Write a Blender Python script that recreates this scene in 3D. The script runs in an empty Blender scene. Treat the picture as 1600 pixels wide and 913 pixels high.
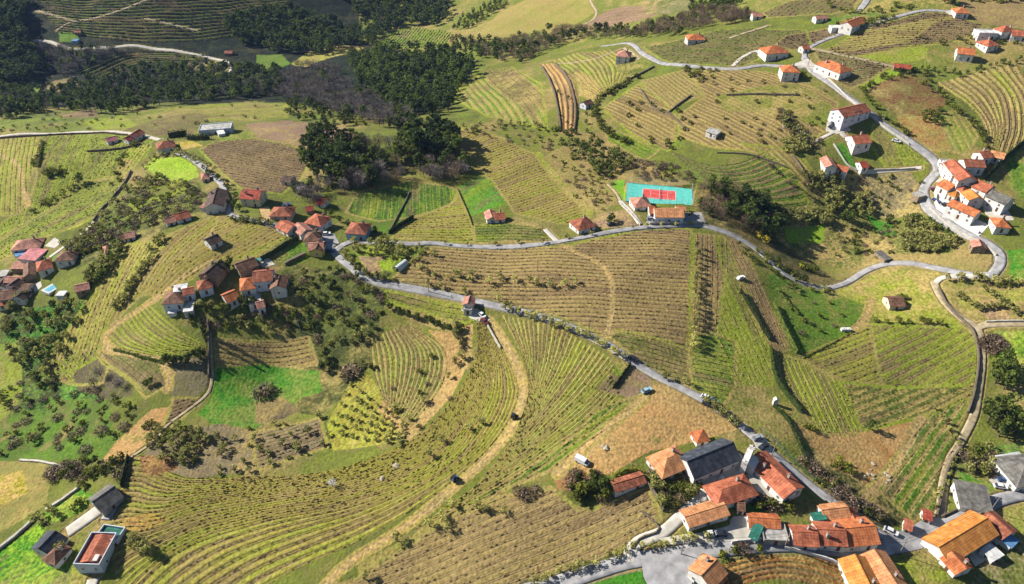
import bpy, bmesh, math, random
import numpy as np
from math import radians, sin, cos, tan, pi
random.seed(7); RNG = np.random.default_rng(7)
SC = bpy.context.scene
COL = SC.collection

# ------------------------------------------------------------------ camera
CAM_H, PITCH, FPX = 190.0, radians(38.0), 1067.0
CX, CY = 800.0, 456.5
cam_d = bpy.data.cameras.new('camera'); cam = bpy.data.objects.new('camera', cam_d); COL.objects.link(cam)
cam.location = (0, 0, CAM_H); cam.rotation_euler = (pi/2 - PITCH, 0, 0)
cam_d.sensor_width = 36.0; cam_d.lens = 36.0*FPX/1600.0
cam_d.clip_start = 1.0; cam_d.clip_end = 20000.0
SC.camera = cam
# ------------------------------------------------------------------ light
SUN_EL = radians(33.0)
TRAVEL = radians(-19.0)                       # plan direction the sunlight travels in (from +x)
sx, sy = -cos(TRAVEL), -sin(TRAVEL)           # horizontal direction towards the sun
world = bpy.data.worlds.new('World'); SC.world = world; world.use_nodes = True
wn = world.node_tree; wn.nodes.clear()
wo = wn.nodes.new('ShaderNodeOutputWorld'); wb = wn.nodes.new('ShaderNodeBackground'); ws = wn.nodes.new('ShaderNodeTexSky')
ws.sky_type = 'NISHITA'; ws.sun_disc = False; ws.sun_elevation = SUN_EL
ws.sun_rotation = math.atan2(sx, sy); ws.altitude = 300; ws.air_density = 1.0; ws.dust_density = 0.6; ws.ozone_density = 2.0
wb.inputs['Strength'].default_value = 0.05
wn.links.new(ws.outputs[0], wb.inputs[0]); wn.links.new(wb.outputs[0], wo.inputs[0])
sun_d = bpy.data.lights.new('sun', 'SUN'); sun_d.energy = 5.0; sun_d.angle = radians(0.53); sun_d.color = (1.0, 0.94, 0.845)
sun = bpy.data.objects.new('sun', sun_d); COL.objects.link(sun)
from mathutils import Vector, Matrix
sun.rotation_euler = Vector((-sx*cos(SUN_EL), -sy*cos(SUN_EL), -sin(SUN_EL))).to_track_quat('-Z', 'Y').to_euler()
sun.location = (sx*300, sy*300+300, 400)
SC.view_settings.view_transform = 'Standard'; SC.view_settings.look = 'None'
SC.view_settings.exposure = 1.2; SC.view_settings.gamma = 1.0; SC.view_settings.use_curve_mapping = False
SC.cycles.max_bounces = 5; SC.cycles.diffuse_bounces = 2; SC.cycles.transparent_max_bounces = 8

# ------------------------------------------------------------------ relief: control points (photo x, photo y, height in m)
CTRL = [(-250,900,-30),(0,900,-20),(300,900,-12),(600,900,-5),(900,900,2),(1200,900,6),(1600,900,0),(1850,900,0),
 (-250,700,-35),(0,700,-25),(300,700,-8),(600,700,-2),(820,700,6),(1000,700,11),(1200,700,8),(1400,700,-4),(1600,700,-4),(1850,700,0),
 (-200,560,-35),(0,560,-26),(120,600,-24),(260,560,-4),(420,600,-14),(560,600,-6),(700,600,-2),(900,570,10),(1080,570,9),(1200,570,3),(1380,560,0),(1540,560,-2),(1850,560,10),
 (-200,430,-25),(0,430,-14),(140,450,-4),(280,430,8),(430,450,7),(600,420,11),(850,430,15),(1060,440,13),(1180,450,9),(1280,460,-1),(1450,440,4),(1600,430,14),(1850,400,25),
 (-200,320,-25),(0,310,-12),(150,300,-10),(350,320,9),(550,340,8),(700,310,6),(850,330,12),(1030,320,14),(1160,350,9),(1260,380,-1),(1380,340,6),(1500,320,20),(1600,310,22),(1850,300,35),
 (-200,210,-25),(0,210,-18),(250,215,0),(450,215,4),(650,230,6),(800,250,8),(960,270,8),(1120,240,20),(1300,230,28),(1480,230,32),(1850,200,45),
 (0,165,-45),(250,150,-50),(480,160,-34),(650,165,-18),(800,140,0),(950,120,22),(1100,130,33),(1280,110,42),(1450,120,44),(1650,110,48),
 (-100,60,-50),(60,90,-60),(200,110,-66),(320,95,-60),(500,100,-50),(640,90,-36),(760,75,-18),(900,60,-4),(1000,80,24),(1150,50,40),(1300,50,49),(1550,50,56),(1850,50,60),
 (-150,0,-28),(60,30,-38),(200,50,-44),(350,50,-48),(520,40,-58),(660,40,-55),(760,30,-35),(900,20,-8),(1050,10,20),(1300,0,56),(1600,0,63),
 (0,-60,-2),(200,-60,0),(400,-60,-10),(600,-60,-25),(800,-60,-10),(1000,-60,22),(1300,-60,64),(1650,-60,72)]
cp, sp_ = cos(PITCH), sin(PITCH)
def ray(px, py):
    a = (np.asarray(px, float)-CX)/FPX; b = (np.asarray(py, float)-CY)/FPX
    # camera axes: right=(1,0,0) fwd=(0,cp,-sp) up=(0,sp,cp)
    return a, cp - b*sp_, -sp_ - b*cp
def at_z(px, py, z):
    dx, dy, dz = ray(px, py); t = (z-CAM_H)/dz
    return dx*t, dy*t
def to_px(x, y, z):
    d = y*cp - (z-CAM_H)*sp_; u = y*sp_ + (z-CAM_H)*cp
    d = np.maximum(d, 1.0)
    return CX + FPX*x/d, CY - FPX*u/d, d
_c = np.array(CTRL, float); _x, _y = at_z(_c[:,0], _c[:,1], _c[:,2]); _z = _c[:,2]
S = 100.0
def _phi(r2): return 0.5*r2*np.log(r2+1e-9)
_X = np.stack([_x, _y], 1)/S; _n = len(_X)
_K = _phi(((_X[:,None]-_X[None])**2).sum(-1)) + np.eye(_n)*0.02
_P = np.concatenate([np.ones((_n,1)), _X], 1)
_A = np.block([[_K, _P],[_P.T, np.zeros((3,3))]])
_w = np.linalg.solve(_A, np.concatenate([_z, np.zeros(3)]))
def h0(x, y):
    x = np.asarray(x, float); y = np.asarray(y, float); sh = np.broadcast(x, y).shape
    x = np.broadcast_to(x, sh).ravel(); y = np.broadcast_to(y, sh).ravel()
    out = np.empty(len(x))
    for s in range(0, len(x), 60000):
        a = x[s:s+60000]/S; b = y[s:s+60000]/S
        r2 = (a[:,None]-_X[None,:,0])**2 + (b[:,None]-_X[None,:,1])**2
        out[s:s+60000] = _phi(r2) @ _w[:_n] + _w[_n] + _w[_n+1]*a + _w[_n+2]*b
    out += 0.7*np.sin(x/19+1.3)*np.sin(y/23+0.4) + 0.4*np.sin(x/9.1+y/13.7) + 0.25*np.sin(x/7.3-y/6.1+2)
    d = np.hypot(x, y); k = np.clip((d-950)/900, 0, 1); k = k*k*(3-2*k)
    k2 = np.clip((-y+20)/150, 0, 1)
    out = out*(1-k) + 45*k
    out = np.clip(out*(1-k2), -90, 130)
    return out.reshape(sh)
def P(px, py, h=0.0):
    """photo pixel -> world point on the relief (plus h)"""
    px = np.asarray(px, float); py = np.asarray(py, float)
    z = np.zeros(np.broadcast(px, py).shape)
    for i in range(30):
        x, y = at_z(px, py, z+h); z = z + 0.7*(h0(x, y)-z)
    x, y = at_z(px, py, z+h)
    return x, y, h0(x, y)
def W2(pts):
    p = np.array(pts, float); x, y, z = P(p[:,0], p[:,1]); return np.stack([x, y], 1)

# ------------------------------------------------------------------ colours and materials
KA = 0.645
def srgb(r, g, b, k=KA):
    return tuple(k*((v/255/12.92) if v/255 < .04045 else ((v/255+.055)/1.055)**2.4) for v in (r, g, b))
def nodes_mat(name, rough=0.9, spec=0.2):
    m = bpy.data.materials.new(name); m.use_nodes = True; nt = m.node_tree
    b = nt.nodes['Principled BSDF']; b.inputs['Roughness'].default_value = rough
    b.inputs['Specular IOR Level'].default_value = spec
    return m, nt, b
def noise_mat(name, c1, c2, scale=1.0, rough=0.9, spec=0.2, bump=0.0, detail=4, rand=0.0, coord='Object', lo=.35, hi=.65, stripes=None, metal=0, stain=0, trans=0):
    m, nt, b = nodes_mat(name, rough, spec); N = nt.nodes; L = nt.links
    tc = N.new('ShaderNodeTexCoord'); nz = N.new('ShaderNodeTexNoise'); nz.inputs['Scale'].default_value = scale; nz.inputs['Detail'].default_value = detail
    L.new(tc.outputs[coord], nz.inputs['Vector'])
    mr = N.new('ShaderNodeMapRange'); mr.inputs[1].default_value = lo; mr.inputs[2].default_value = hi
    L.new(nz.outputs[0], mr.inputs[0])
    mx = N.new('ShaderNodeMix'); mx.data_type = 'RGBA'; mx.inputs[6].default_value = (*c1, 1); mx.inputs[7].default_value = (*c2, 1)
    L.new(mr.outputs[0], mx.inputs[0]); out = mx.outputs[2]
    if stripes:                                   # (axis, period m, darkening)
        sep = N.new('ShaderNodeSeparateXYZ'); L.new(tc.outputs[coord], sep.inputs[0])
        for ax, per, dk in stripes:
            mm = N.new('ShaderNodeMath'); mm.operation = 'MULTIPLY'; mm.inputs[1].default_value = 2*pi/per; L.new(sep.outputs[ax], mm.inputs[0])
            sn = N.new('ShaderNodeMath'); sn.operation = 'SINE'; L.new(mm.outputs[0], sn.inputs[0])
            r2 = N.new('ShaderNodeMapRange'); r2.inputs[1].default_value = -1; r2.inputs[2].default_value = 0.2; r2.inputs[3].default_value = 1-dk; r2.inputs[4].default_value = 1
            L.new(sn.outputs[0], r2.inputs[0])
            vm = N.new('ShaderNodeVectorMath'); vm.operation = 'SCALE'; L.new(out, vm.inputs[0]); L.new(r2.outputs[0], vm.inputs['Scale']); out = vm.outputs[0]
    if stain:
        n2 = N.new('ShaderNodeTexNoise'); n2.inputs['Scale'].default_value = .33; n2.inputs['Detail'].default_value = 6; n2.inputs['Roughness'].default_value = .7; L.new(tc.outputs[coord], n2.inputs['Vector'])
        r4 = N.new('ShaderNodeMapRange'); r4.inputs[1].default_value = .38; r4.inputs[2].default_value = .62; r4.inputs[3].default_value = 1-stain; r4.inputs[4].default_value = 1+stain*.35; L.new(n2.outputs[0], r4.inputs[0])
        vm = N.new('ShaderNodeVectorMath'); vm.operation = 'SCALE'; L.new(out, vm.inputs[0]); L.new(r4.outputs[0], vm.inputs['Scale']); out = vm.outputs[0]
    if rand:
        oi = N.new('ShaderNodeObjectInfo'); r3 = N.new('ShaderNodeMapRange'); r3.inputs[3].default_value = 1-rand; r3.inputs[4].default_value = 1+rand
        L.new(oi.outputs['Random'], r3.inputs[0]); vm = N.new('ShaderNodeVectorMath'); vm.operation = 'SCALE'
        L.new(out, vm.inputs[0]); L.new(r3.outputs[0], vm.inputs['Scale']); out = vm.outputs[0]
    L.new(out, b.inputs['Base Color']); b.inputs['Metallic'].default_value = metal
    if trans:
        tb = N.new('ShaderNodeBsdfTranslucent'); L.new(out, tb.inputs[0]); ms = N.new('ShaderNodeMixShader'); ms.inputs[0].default_value = trans
        L.new(b.outputs[0], ms.inputs[1]); L.new(tb.outputs[0], ms.inputs[2]); L.new(ms.outputs[0], nt.nodes['Material Output'].inputs[0])
    if bump:
        bp = N.new('ShaderNodeBump'); bp.inputs['Strength'].default_value = bump; bp.inputs['Distance'].default_value = 0.2
        L.new(nz.outputs[0], bp.inputs['Height']); L.new(bp.outputs[0], b.inputs['Normal'])
    return m

ORD = 'first second third fourth fifth sixth seventh eighth ninth tenth eleventh twelfth thirteenth fourteenth fifteenth sixteenth seventeenth eighteenth nineteenth twentieth'.split()
TENS = {2:'twenty', 3:'thirty', 4:'forty', 5:'fifty', 6:'sixty', 7:'seventy', 8:'eighty', 9:'ninety'}
def ordinal(n):
    if n <= 20: return ORD[n-1]
    t, u = divmod(n, 10)
    return TENS[t][:-1]+'ieth' if u == 0 else TENS[t]+'-'+ORD[u-1]
# ------------------------------------------------------------------ object helpers
def tag(o, label=None, cat=None, group=None, kind=None):
    if label: o['label'] = label
    if cat: o['category'] = cat
    if group: o['group'] = group
    if kind: o['kind'] = kind
    return o
def np_mesh(name, V, F, mats=(), smooth=False, mi=None):
    """V (n,3); F (m,3) or (m,4) array"""
    V = np.ascontiguousarray(V, dtype=np.float32); F = np.ascontiguousarray(F, dtype=np.int32); k = F.shape[1]
    me = bpy.data.meshes.new(name); me.vertices.add(len(V)); me.vertices.foreach_set('co', V.ravel())
    me.loops.add(F.size); me.loops.foreach_set('vertex_index', F.ravel())
    me.polygons.add(len(F)); me.polygons.foreach_set('loop_start', np.arange(0, F.size, k, dtype=np.int32))
    if mi is not None: me.polygons.foreach_set('material_index', np.asarray(mi, dtype=np.int32))
    me.polygons.foreach_set('use_smooth', np.full(len(F), smooth))
    me.update(calc_edges=True)
    for m in mats: me.materials.append(m)
    return me
def link(name, data, parent=None, loc=None, rz=None):
    o = bpy.data.objects.new(name, data); COL.objects.link(o)
    if parent: o.parent = parent
    if loc is not None: o.location = loc
    if rz is not None: o.rotation_euler = (0, 0, rz)
    return o
class MB:
    """collects boxes / polygons, becomes one mesh"""
    def __init__(s): s.v = []; s.f = []; s.m = []
    def poly(s, pts, m=0):
        k = len(s.v); s.v += [tuple(p) for p in pts]; s.f.append(tuple(range(k, k+len(pts)))); s.m.append(m)
    def box(s, x0, x1, y0, y1, z0, z1, m=0):
        k = len(s.v)
        s.v += [(x0,y0,z0),(x1,y0,z0),(x1,y1,z0),(x0,y1,z0),(x0,y0,z1),(x1,y0,z1),(x1,y1,z1),(x0,y1,z1)]
        for q in ((0,3,2,1),(4,5,6,7),(0,1,5,4),(1,2,6,5),(2,3,7,6),(3,0,4,7)): s.f.append(tuple(k+i for i in q)); s.m.append(m)
    def prism(s, pts, z0, z1, m=0):
        n = len(pts); k = len(s.v)
        s.v += [(p[0],p[1],z0) for p in pts]+[(p[0],p[1],z1) for p in pts]
        s.f.append(tuple(k+n+i for i in range(n))); s.m.append(m)
        s.f.append(tuple(k+n-1-i for i in range(n))); s.m.append(m)
        for i in range(n): j = (i+1)%n; s.f.append((k+i, k+j, k+n+j, k+n+i)); s.m.append(m)
    def cyl(s, c0, c1, r0, r1=None, n=8, m=0):
        r1 = r0 if r1 is None else r1; a = Vector(c0); b = Vector(c1); d = (b-a).normalized()
        u = d.orthogonal().normalized(); w = d.cross(u); k = len(s.v)
        for c, r in ((a, r0), (b, r1)):
            for i in range(n): t = 2*pi*i/n; s.v.append(tuple(c+u*(r*cos(t))+w*(r*sin(t))))
        for i in range(n): j = (i+1)%n; s.f.append((k+i, k+j, k+n+j, k+n+i)); s.m.append(m)
        s.f.append(tuple(k+n-1-i for i in range(n))); s.m.append(m); s.f.append(tuple(k+n+i for i in range(n))); s.m.append(m)
    def mesh(s, name, *mats):
        me = bpy.data.meshes.new(name); me.from_pydata(s.v, [], s.f); me.update()
        for m in mats: me.materials.append(m)
        me.polygons.foreach_set('material_index', s.m)
        return me
# ------------------------------------------------------------------ fields (photo outlines -> laid on the relief)
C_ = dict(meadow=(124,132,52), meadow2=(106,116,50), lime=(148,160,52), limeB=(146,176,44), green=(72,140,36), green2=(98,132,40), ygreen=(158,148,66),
 olive=(106,114,52), brown=(122,102,74), brown2=(128,110,80), dbrown=(104,88,66), tan=(190,156,100), tan2=(168,146,92), path=(182,158,112), redbrown=(134,98,66), pinkbrown=(158,130,108),
 grey=(140,128,96), orange=(170,130,80), scrub=(78,84,44), dark=(42,52,30), yellow=(168,158,52), ytan=(168,150,86), dgreen=(70,98,36), rust=(142,94,48), pale=(196,184,150), concrete=(196,190,178), forest_shade=(22,32,22), bare=(112,98,78))  # near-black green: undergrowth with the slope's shade put into the colour
C = {k: np.array(srgb(*v)) for k, v in C_.items()}
F = []
def PF(name, pts, a, b=None, st=0.0, d=None, sp=2.4, vine=None, terr=0.0, sharp=1.0): F.append(dict(t='P', name=name, pts=pts, a=a, b=b or a, st=st, d=d, sp=sp, vine=vine, terr=terr, sharp=sharp))
def LF(name, guides, cnt, a, b=None, st=0.0, vine=None, terr=0.0, sharp=1.0): F.append(dict(t='L', name=name, g=guides, cnt=cnt, a=a, b=b or a, st=st, vine=vine, terr=terr, sharp=sharp))
# broad grounds
PF('', [(-300,-80),(560,-80),(700,60),(740,130),(640,190),(450,160),(-300,190)], 'forest_shade', 'dark')  # shade of the wooded slopes painted into the ground colour
PF('', [(560,-80),(1900,-80),(1900,40),(1200,30),(1000,60),(800,95),(700,90),(560,60)], 'meadow', 'olive')
PF('', [(440,410),(600,430),(600,520),(560,600),(500,650),(440,640),(440,520)], 'scrub', 'olive')
PF('', [(860,215),(960,205),(1000,250),(1080,285),(970,320),(900,330),(870,290)], 'tan2', 'scrub')
PF('', [(1090,285),(1220,320),(1260,400),(1330,450),(1260,450),(1190,400),(1090,345)], 'scrub', 'dark')
PF('', [(0,480),(130,470),(120,560),(150,600),(170,700),(60,720),(-200,720),(-200,480)], 'scrub', 'green')
PF('', [(160,350),(215,280),(310,280),(320,330),(260,360),(190,385),(120,420),(90,400)], 'scrub', 'meadow2')
# far valley
LF('the shaded terraces on the far hillside', [[(30,-30),(200,-40),(470,-50)],[(95,52),(200,64),(330,62),(440,42)]], [22], 'meadow2', 'forest_shade', .95, 'f', 2.8)  # riser stripes coloured dark to carry the hillside's shade
PF('', [(92,50),(120,52),(125,66),(92,66)], 'green2')
LF('the lower shaded terraces beside the valley lane', [[(120,112),(200,82),(330,88)],[(150,128),(215,100),(300,97)]], [5], 'meadow2', 'forest_shade', .9, 'f', 2.4)  # shade painted on these risers too
PF('', [(290,100),(340,95),(358,108),(340,120),(300,112)], 'grey', 'olive')
PF('', [(20,135),(40,128),(65,132),(60,145),(25,148)], 'green2', 'green')
PF('', [(70,128),(115,120),(125,138),(95,148),(75,140)], 'pinkbrown', 'olive')
PF('', [(455,100),(480,82),(530,70),(570,72),(560,82),(510,92),(480,105),(460,103)], 'ytan', 'lime')
PF('', [(400,85),(440,85),(455,100),(420,112),(400,110)], 'green2', 'olive')
PF('the small green vineyard beyond the pine wood', [(580,75),(610,48),(650,42),(705,50),(700,72),(640,78)], 'meadow', 'green2', .8, ((640,74),(665,46)), 4.0, 'f')
PF('', [(740,55),(780,20),(840,-10),(925,-10),(932,20),(890,42),(830,52),(790,64),(710,66)], 'ytan', 'meadow')
LF('the brown field on the far slope', [[(925,30),(965,12),(1010,8)],[(895,45),(960,40),(1030,24)]], [6], 'pinkbrown', 'brown', .4, None, .6)
PF('', [(1000,-20),(1085,-20),(1080,22),(1010,22)], 'olive', 'grey')
PF('', [(0,200),(100,180),(200,178),(260,168),(400,158),(455,162),(450,186),(380,190),(310,195),(200,207),(-100,216)], 'meadow', 'meadow2')
PF('', [(130,190),(190,178),(220,200),(150,203)], 'lime', 'meadow')
PF('the terraced bank under the valley wood', [(0,188),(90,176),(190,172),(180,184),(90,192),(0,203)], 'olive', 'green2', .6, ((0,198),(180,178)), 3.0, None)
PF('the faint terraces below the leafless belt', [(255,172),(330,162),(450,164),(450,184),(380,186),(330,190),(262,184)], 'meadow', 'ytan', .6, ((260,180),(440,170)), 3.4, None)
PF('the furrowed plot behind the white villa', [(190,206),(260,180),(330,180),(312,196),(300,212),(240,212)], 'brown', 'meadow2', .6, ((210,204),(300,180)), 4, None)
PF('', [(95,178),(150,170),(155,182),(100,185)], 'brown2')
# right plateau
PF('the wide brown vineyard below the ridge road', [(1005,74),(1140,45),(1260,48),(1268,72),(1190,90),(1160,104),(1060,100),(1030,92)], 'olive', 'brown2', .6, ((1030,84),(1180,88)), 2.6, 'd')
PF('the dark plot beside the ridge junction', [(1210,70),(1230,55),(1290,45),(1330,50),(1290,62),(1262,74),(1235,78)], 'dbrown', 'brown2', .5, ((1215,66),(1320,50)), 2.2, 'd')
PF('the far right brown vineyard', [(1190,20),(1330,-30),(1345,-10),(1335,12),(1300,22),(1200,28)], 'brown', 'olive', .7, ((1220,26),(1265,-4)), 4, 'd')
PF('', [(1345,14),(1480,-20),(1500,20),(1440,16),(1400,22),(1350,36)], 'meadow', 'ytan')
PF('', [(1295,30),(1345,14),(1400,24),(1340,46),(1300,44)], 'green2', 'olive')
PF('', [(1500,-30),(1900,-30),(1900,60),(1600,45),(1540,38),(1500,20)], 'tan2', 'brown')
PF('the domed vineyard between the lanes', [(1285,80),(1345,46),(1440,20),(1490,24),(1540,40),(1505,62),(1420,72),(1335,88)], 'ytan', 'olive', .6, ((1300,78),(1490,68)), 2.6, 'd')
PF('the dark upper strip of the domed vineyard', [(1360,42),(1430,20),(1480,22),(1500,26),(1420,36),(1360,48)], 'dbrown', 'brown2', .3, ((1360,46),(1490,24)), 2.2, 'd')
PF('the dark lower half of the domed vineyard', [(1290,82),(1420,66),(1460,34),(1500,28),(1545,42),(1505,64),(1420,74),(1335,88)], 'brown2', 'dbrown', .4, ((1300,80),(1490,66)), 2.4, 'd')
PF('', [(1335,88),(1420,72),(1450,74),(1448,92),(1400,100),(1365,94)], 'lime', 'meadow')
PF('the plot behind the long orange house', [(1270,80),(1320,84),(1390,104),(1350,130),(1330,138),(1300,126)], 'brown2', 'olive', .5, ((1290,118),(1390,104)), 2.2, 'd')
PF('', [(1345,134),(1380,112),(1400,107),(1412,114),(1372,140),(1350,142)], 'limeB', 'lime')
PF('', [(1400,100),(1450,92),(1560,96),(1540,118),(1470,128),(1430,115)], 'meadow', 'olive')
PF('', [(1350,142),(1412,114),(1445,118),(1482,160),(1460,182),(1400,182)], 'redbrown', 'olive')
PF('', [(1400,182),(1470,180),(1490,235),(1455,240),(1410,205)], 'orange', 'meadow')
LF('the curved terraces on the right hillside', [[(1462,130),(1520,172),(1540,205),(1535,245)],[(1520,115),(1560,150),(1570,195),(1560,235)],[(1590,100),(1620,150),(1625,200),(1610,250)]], [6,6], 'tan2', 'meadow', .7, 'd', .8)
PF('the small striped vineyard below the curved terraces', [(1465,182),(1500,170),(1522,190),(1527,215),(1510,242),(1487,238)], 'ytan', 'green2', .8, ((1475,185),(1500,235)), 3.4, 'd')
# upper middle slopes
LF('the pale curved vineyard under the pink-roofed house', [[(862,96),(880,110),(905,132),(935,152)],[(905,82),(930,100),(945,125),(955,150)],[(955,78),(985,102),(975,125),(960,150)]], [6,6], 'ytan', 'green2', .75, 'd', .5)
PF('', [(958,100),(1005,92),(1025,102),(975,130)], 'olive', 'meadow')
LF('the tan terraces on the wooded slope', [[(845,100),(865,135),(872,170),(875,208)],[(870,98),(895,125),(905,165),(900,210)]], [4], 'tan', 'redbrown', .7, None, 1.2)
PF('', [(895,110),(925,120),(945,150),(925,160),(905,150)], 'ytan', 'tan2')
PF('the green strips beside the pine wood', [(712,130),(750,115),(800,105),(845,130),(855,205),(760,182),(712,158)], 'ytan', 'green2', .9, ((745,125),(800,190)), 4.5, 'd')
PF('', [(755,110),(800,104),(830,130),(850,165),(800,160)], 'brown', 'meadow')
PF('', [(640,185),(760,180),(860,205),(900,215),(860,240),(800,230),(700,205),(640,205)], 'meadow', 'scrub')
PF('the yellow vineyard in the middle of the slope', [(940,170),(1000,130),(1008,140),(1050,170),(1062,205),(1045,236),(990,212)], 'ytan', 'brown', .7, ((945,176),(1030,222)), 2.6, 'd')
PF('the brown vineyard above the yellow one', [(1003,126),(1075,108),(1100,150),(1050,168),(1010,140)], 'tan2', 'olive', .6, ((1012,128),(1060,166)), 2.6, 'd')
PF('the wide meadow vineyard round the white hut', [(1078,112),(1195,112),(1250,128),(1310,160),(1300,200),(1240,230),(1185,240),(1110,230),(1050,212),(1062,180),(1100,152)], 'ytan', 'brown', .8, ((1080,165),(1180,215)), 2.6, 'd')
PF('', [(1120,150),(1240,130),(1300,165),(1290,200),(1190,178),(1130,172)], 'meadow', 'meadow2')
PF('the small green terraces under the yellow vineyard', [(945,200),(985,212),(1030,235),(1010,250),(950,222)], 'green2', 'meadow', .7, ((950,205),(1015,240)), 2.6, 'd', .3)
LF('the curved green vineyard above the tennis court', [[(1050,238),(1105,258),(1150,256),(1195,238)],[(1075,262),(1120,284),(1180,284),(1235,262)],[(1095,290),(1160,312),(1215,322),(1265,318)]], [5,5], 'brown', 'green2', .75, 'd', .6)
PF('the terraced plot left of the olive blocks', [(1160,225),(1240,235),(1285,290),(1300,340),(1270,330),(1240,275),(1195,240)], 'ytan', 'olive', .7, ((1190,232),(1280,330)), 2.6, 'd', .3)
PF('', [(1200,340),(1300,300),(1330,330),(1400,345),(1420,400),(1330,420),(1250,400),(1210,370)], 'olive', 'tan2')
PF('', [(1225,355),(1290,350),(1285,380),(1230,378)], 'limeB', 'green2')
PF('', [(1355,335),(1400,350),(1402,370),(1370,365)], 'green', 'scrub')
PF('', [(1350,410),(1380,412),(1410,405),(1540,430),(1560,410),(1550,385),(1490,355),(1490,395),(1410,398),(1350,385)], 'tan2', 'olive')
PF('', [(1310,268),(1420,265),(1448,300),(1445,332),(1380,342),(1330,310)], 'grey', 'ytan')
PF('the meadow plot below the road bend', [(1365,195),(1400,205),(1452,250),(1440,260),(1385,262),(1360,228)], 'meadow', 'lime', .6, ((1372,205),(1405,262)), 3.2, 'd')
PF('', [(1302,228),(1318,222),(1340,262),(1320,262)], 'green', 'green')
PF('', [(1575,235),(1700,225),(1700,300),(1600,310),(1575,290)], 'green2', 'meadow')
PF('', [(1572,392),(1700,380),(1700,440),(1575,440),(1580,410)], 'green', 'green2')
# left valley slopes
PF('the lime vineyard at the left edge', [(-150,225),(60,214),(62,250),(50,270),(30,335),(-150,360)], 'ytan', 'lime', .9, ((0,300),(12,228)), 2.8, 'd', .3)
PF('the lime vineyard below the lane wall', [(62,214),(140,208),(140,240),(120,285),(105,305),(70,332),(0,372),(-40,372),(45,322),(58,270)], 'meadow', 'lime', .9, ((70,325),(108,225)), 2.8, 'd', .3)
PF('the green vineyard beside the pink-roofed farm', [(140,212),(240,216),(228,245),(192,272),(135,282),(120,275),(138,240)], 'olive', 'lime', .8, ((132,276),(176,224)), 2.6, 'd', .3)
PF('', [(205,225),(238,228),(222,250),(195,275),(178,272)], 'lime', 'ytan')
PF('the long vineyard above the grey lane', [(132,284),(195,274),(185,302),(160,332),(100,358),(0,408),(-40,400),(0,376),(70,336),(108,306)], 'olive', 'lime', .6, ((20,378),(180,290)), 2.6, 'd', .2)
PF('', [(-40,408),(0,408),(100,360),(150,338),(120,356),(60,375),(15,378),(-40,430)], 'lime', 'ygreen')
PF('', [(225,262),(240,246),(282,246),(306,256),(310,276),(285,286),(250,280)], 'limeB', 'limeB')
PF('', [(250,282),(285,286),(300,300),(260,310),(190,345),(200,320)], 'lime', 'scrub')
PF('the broad brown field north of the hamlet', [(312,234),(335,222),(400,216),(470,232),(484,250),(470,280),(440,304),(385,300),(352,275)], 'brown', 'brown2', .5, ((325,236),(470,262)), 2.6, 'd')
PF('', [(383,194),(450,189),(530,195),(565,216),(480,234),(402,216)], 'pinkbrown', 'brown')
PF('', [(330,208),(370,203),(400,206),(395,216),(345,220)], 'meadow', 'green2')
PF('', [(275,222),(300,220),(318,228),(285,234)], 'yellow', 'tan')
PF('the striped hill vineyard left of the hamlet', [(250,374),(342,334),(338,352),(322,372),(290,400),(250,440),(225,458),(162,520),(165,500),(212,430),(258,385)], 'ygreen', 'brown2', .85, ((222,458),(325,342)), 2.5, 'd', .3)
PF('the brown vineyard round the small grey house', [(342,334),(410,344),(452,370),(400,400),(332,410),(300,436),(250,462),(225,460),(292,400),(325,372)], 'ygreen', 'brown', .75, ((262,456),(420,352)), 2.5, 'd', .3)
PF('the yellow vineyard running down to the olive plot', [(142,456),(190,385),(245,376),(256,386),(214,430),(168,500),(160,530),(150,560),(112,580),(72,582),(82,545),(130,480)], 'ytan', 'lime', .5, ((150,575),(222,400)), 2.2, 'd')
PF('the vineyard under the track bend', [(150,545),(170,570),(160,600),(110,600),(70,582),(90,560)], 'brown', 'lime', .75, ((100,560),(130,600)), 2.6, 'd')
PF('', [(430,400),(468,378),(482,384),(490,402),(470,412),(440,414)], 'green2', 'meadow')
PF('', [(60,410),(80,395),(95,392),(90,410)], 'green', 'green2')
# hamlet surroundings
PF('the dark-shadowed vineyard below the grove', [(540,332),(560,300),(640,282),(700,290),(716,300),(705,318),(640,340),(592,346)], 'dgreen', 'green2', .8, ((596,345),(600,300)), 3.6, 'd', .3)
PF('the green terraced field left of the dividing wall', [(640,342),(705,320),(718,302),(737,350),(742,379),(680,379),(612,372)], 'ygreen', 'olive', .7, ((620,371),(740,371)), 2.5, 'd', .25)
PF('', [(540,345),(600,345),(640,345),(610,368),(560,345)], 'green2', 'scrub')
PF('the bright green rows by the farmhouse', [(718,290),(770,270),(802,305),(788,322),(735,338)], 'green2', 'green', .7, ((738,334),(796,296)), 2.4, None)
PF('the sloping vineyard above the farmhouse', [(714,200),(760,205),(832,240),(905,322),(918,346),(872,350),(805,334),(772,285),(722,248)], 'ygreen', 'brown', .85, ((790,292),(880,262)), 2.6, 'd', .2)
PF('', [(832,238),(845,238),(928,330),(918,346),(905,322)], 'lime', 'ytan')
PF('the dark green rows below the farmhouse', [(740,350),(800,349),(850,358),(862,376),(740,380)], 'olive', 'dgreen', .8, ((742,366),(850,368)), 2.4, 'd', .2)
PF('', [(925,345),(940,332),(985,328),(1000,352),(960,356),(930,358)], 'pinkbrown', 'tan2')
PF('', [(948,285),(975,280),(978,316),(965,310)], 'limeB', 'green')
PF('', [(870,232),(950,282),(965,312),(940,335),(925,328),(850,245)], 'tan2', 'meadow')
PF('', [(545,395),(580,385),(665,388),(640,400),(600,425),(560,420)], 'meadow', 'lime')
PF('', [(560,402),(600,400),(608,420),(575,430)], 'pinkbrown', 'tan2')
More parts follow.
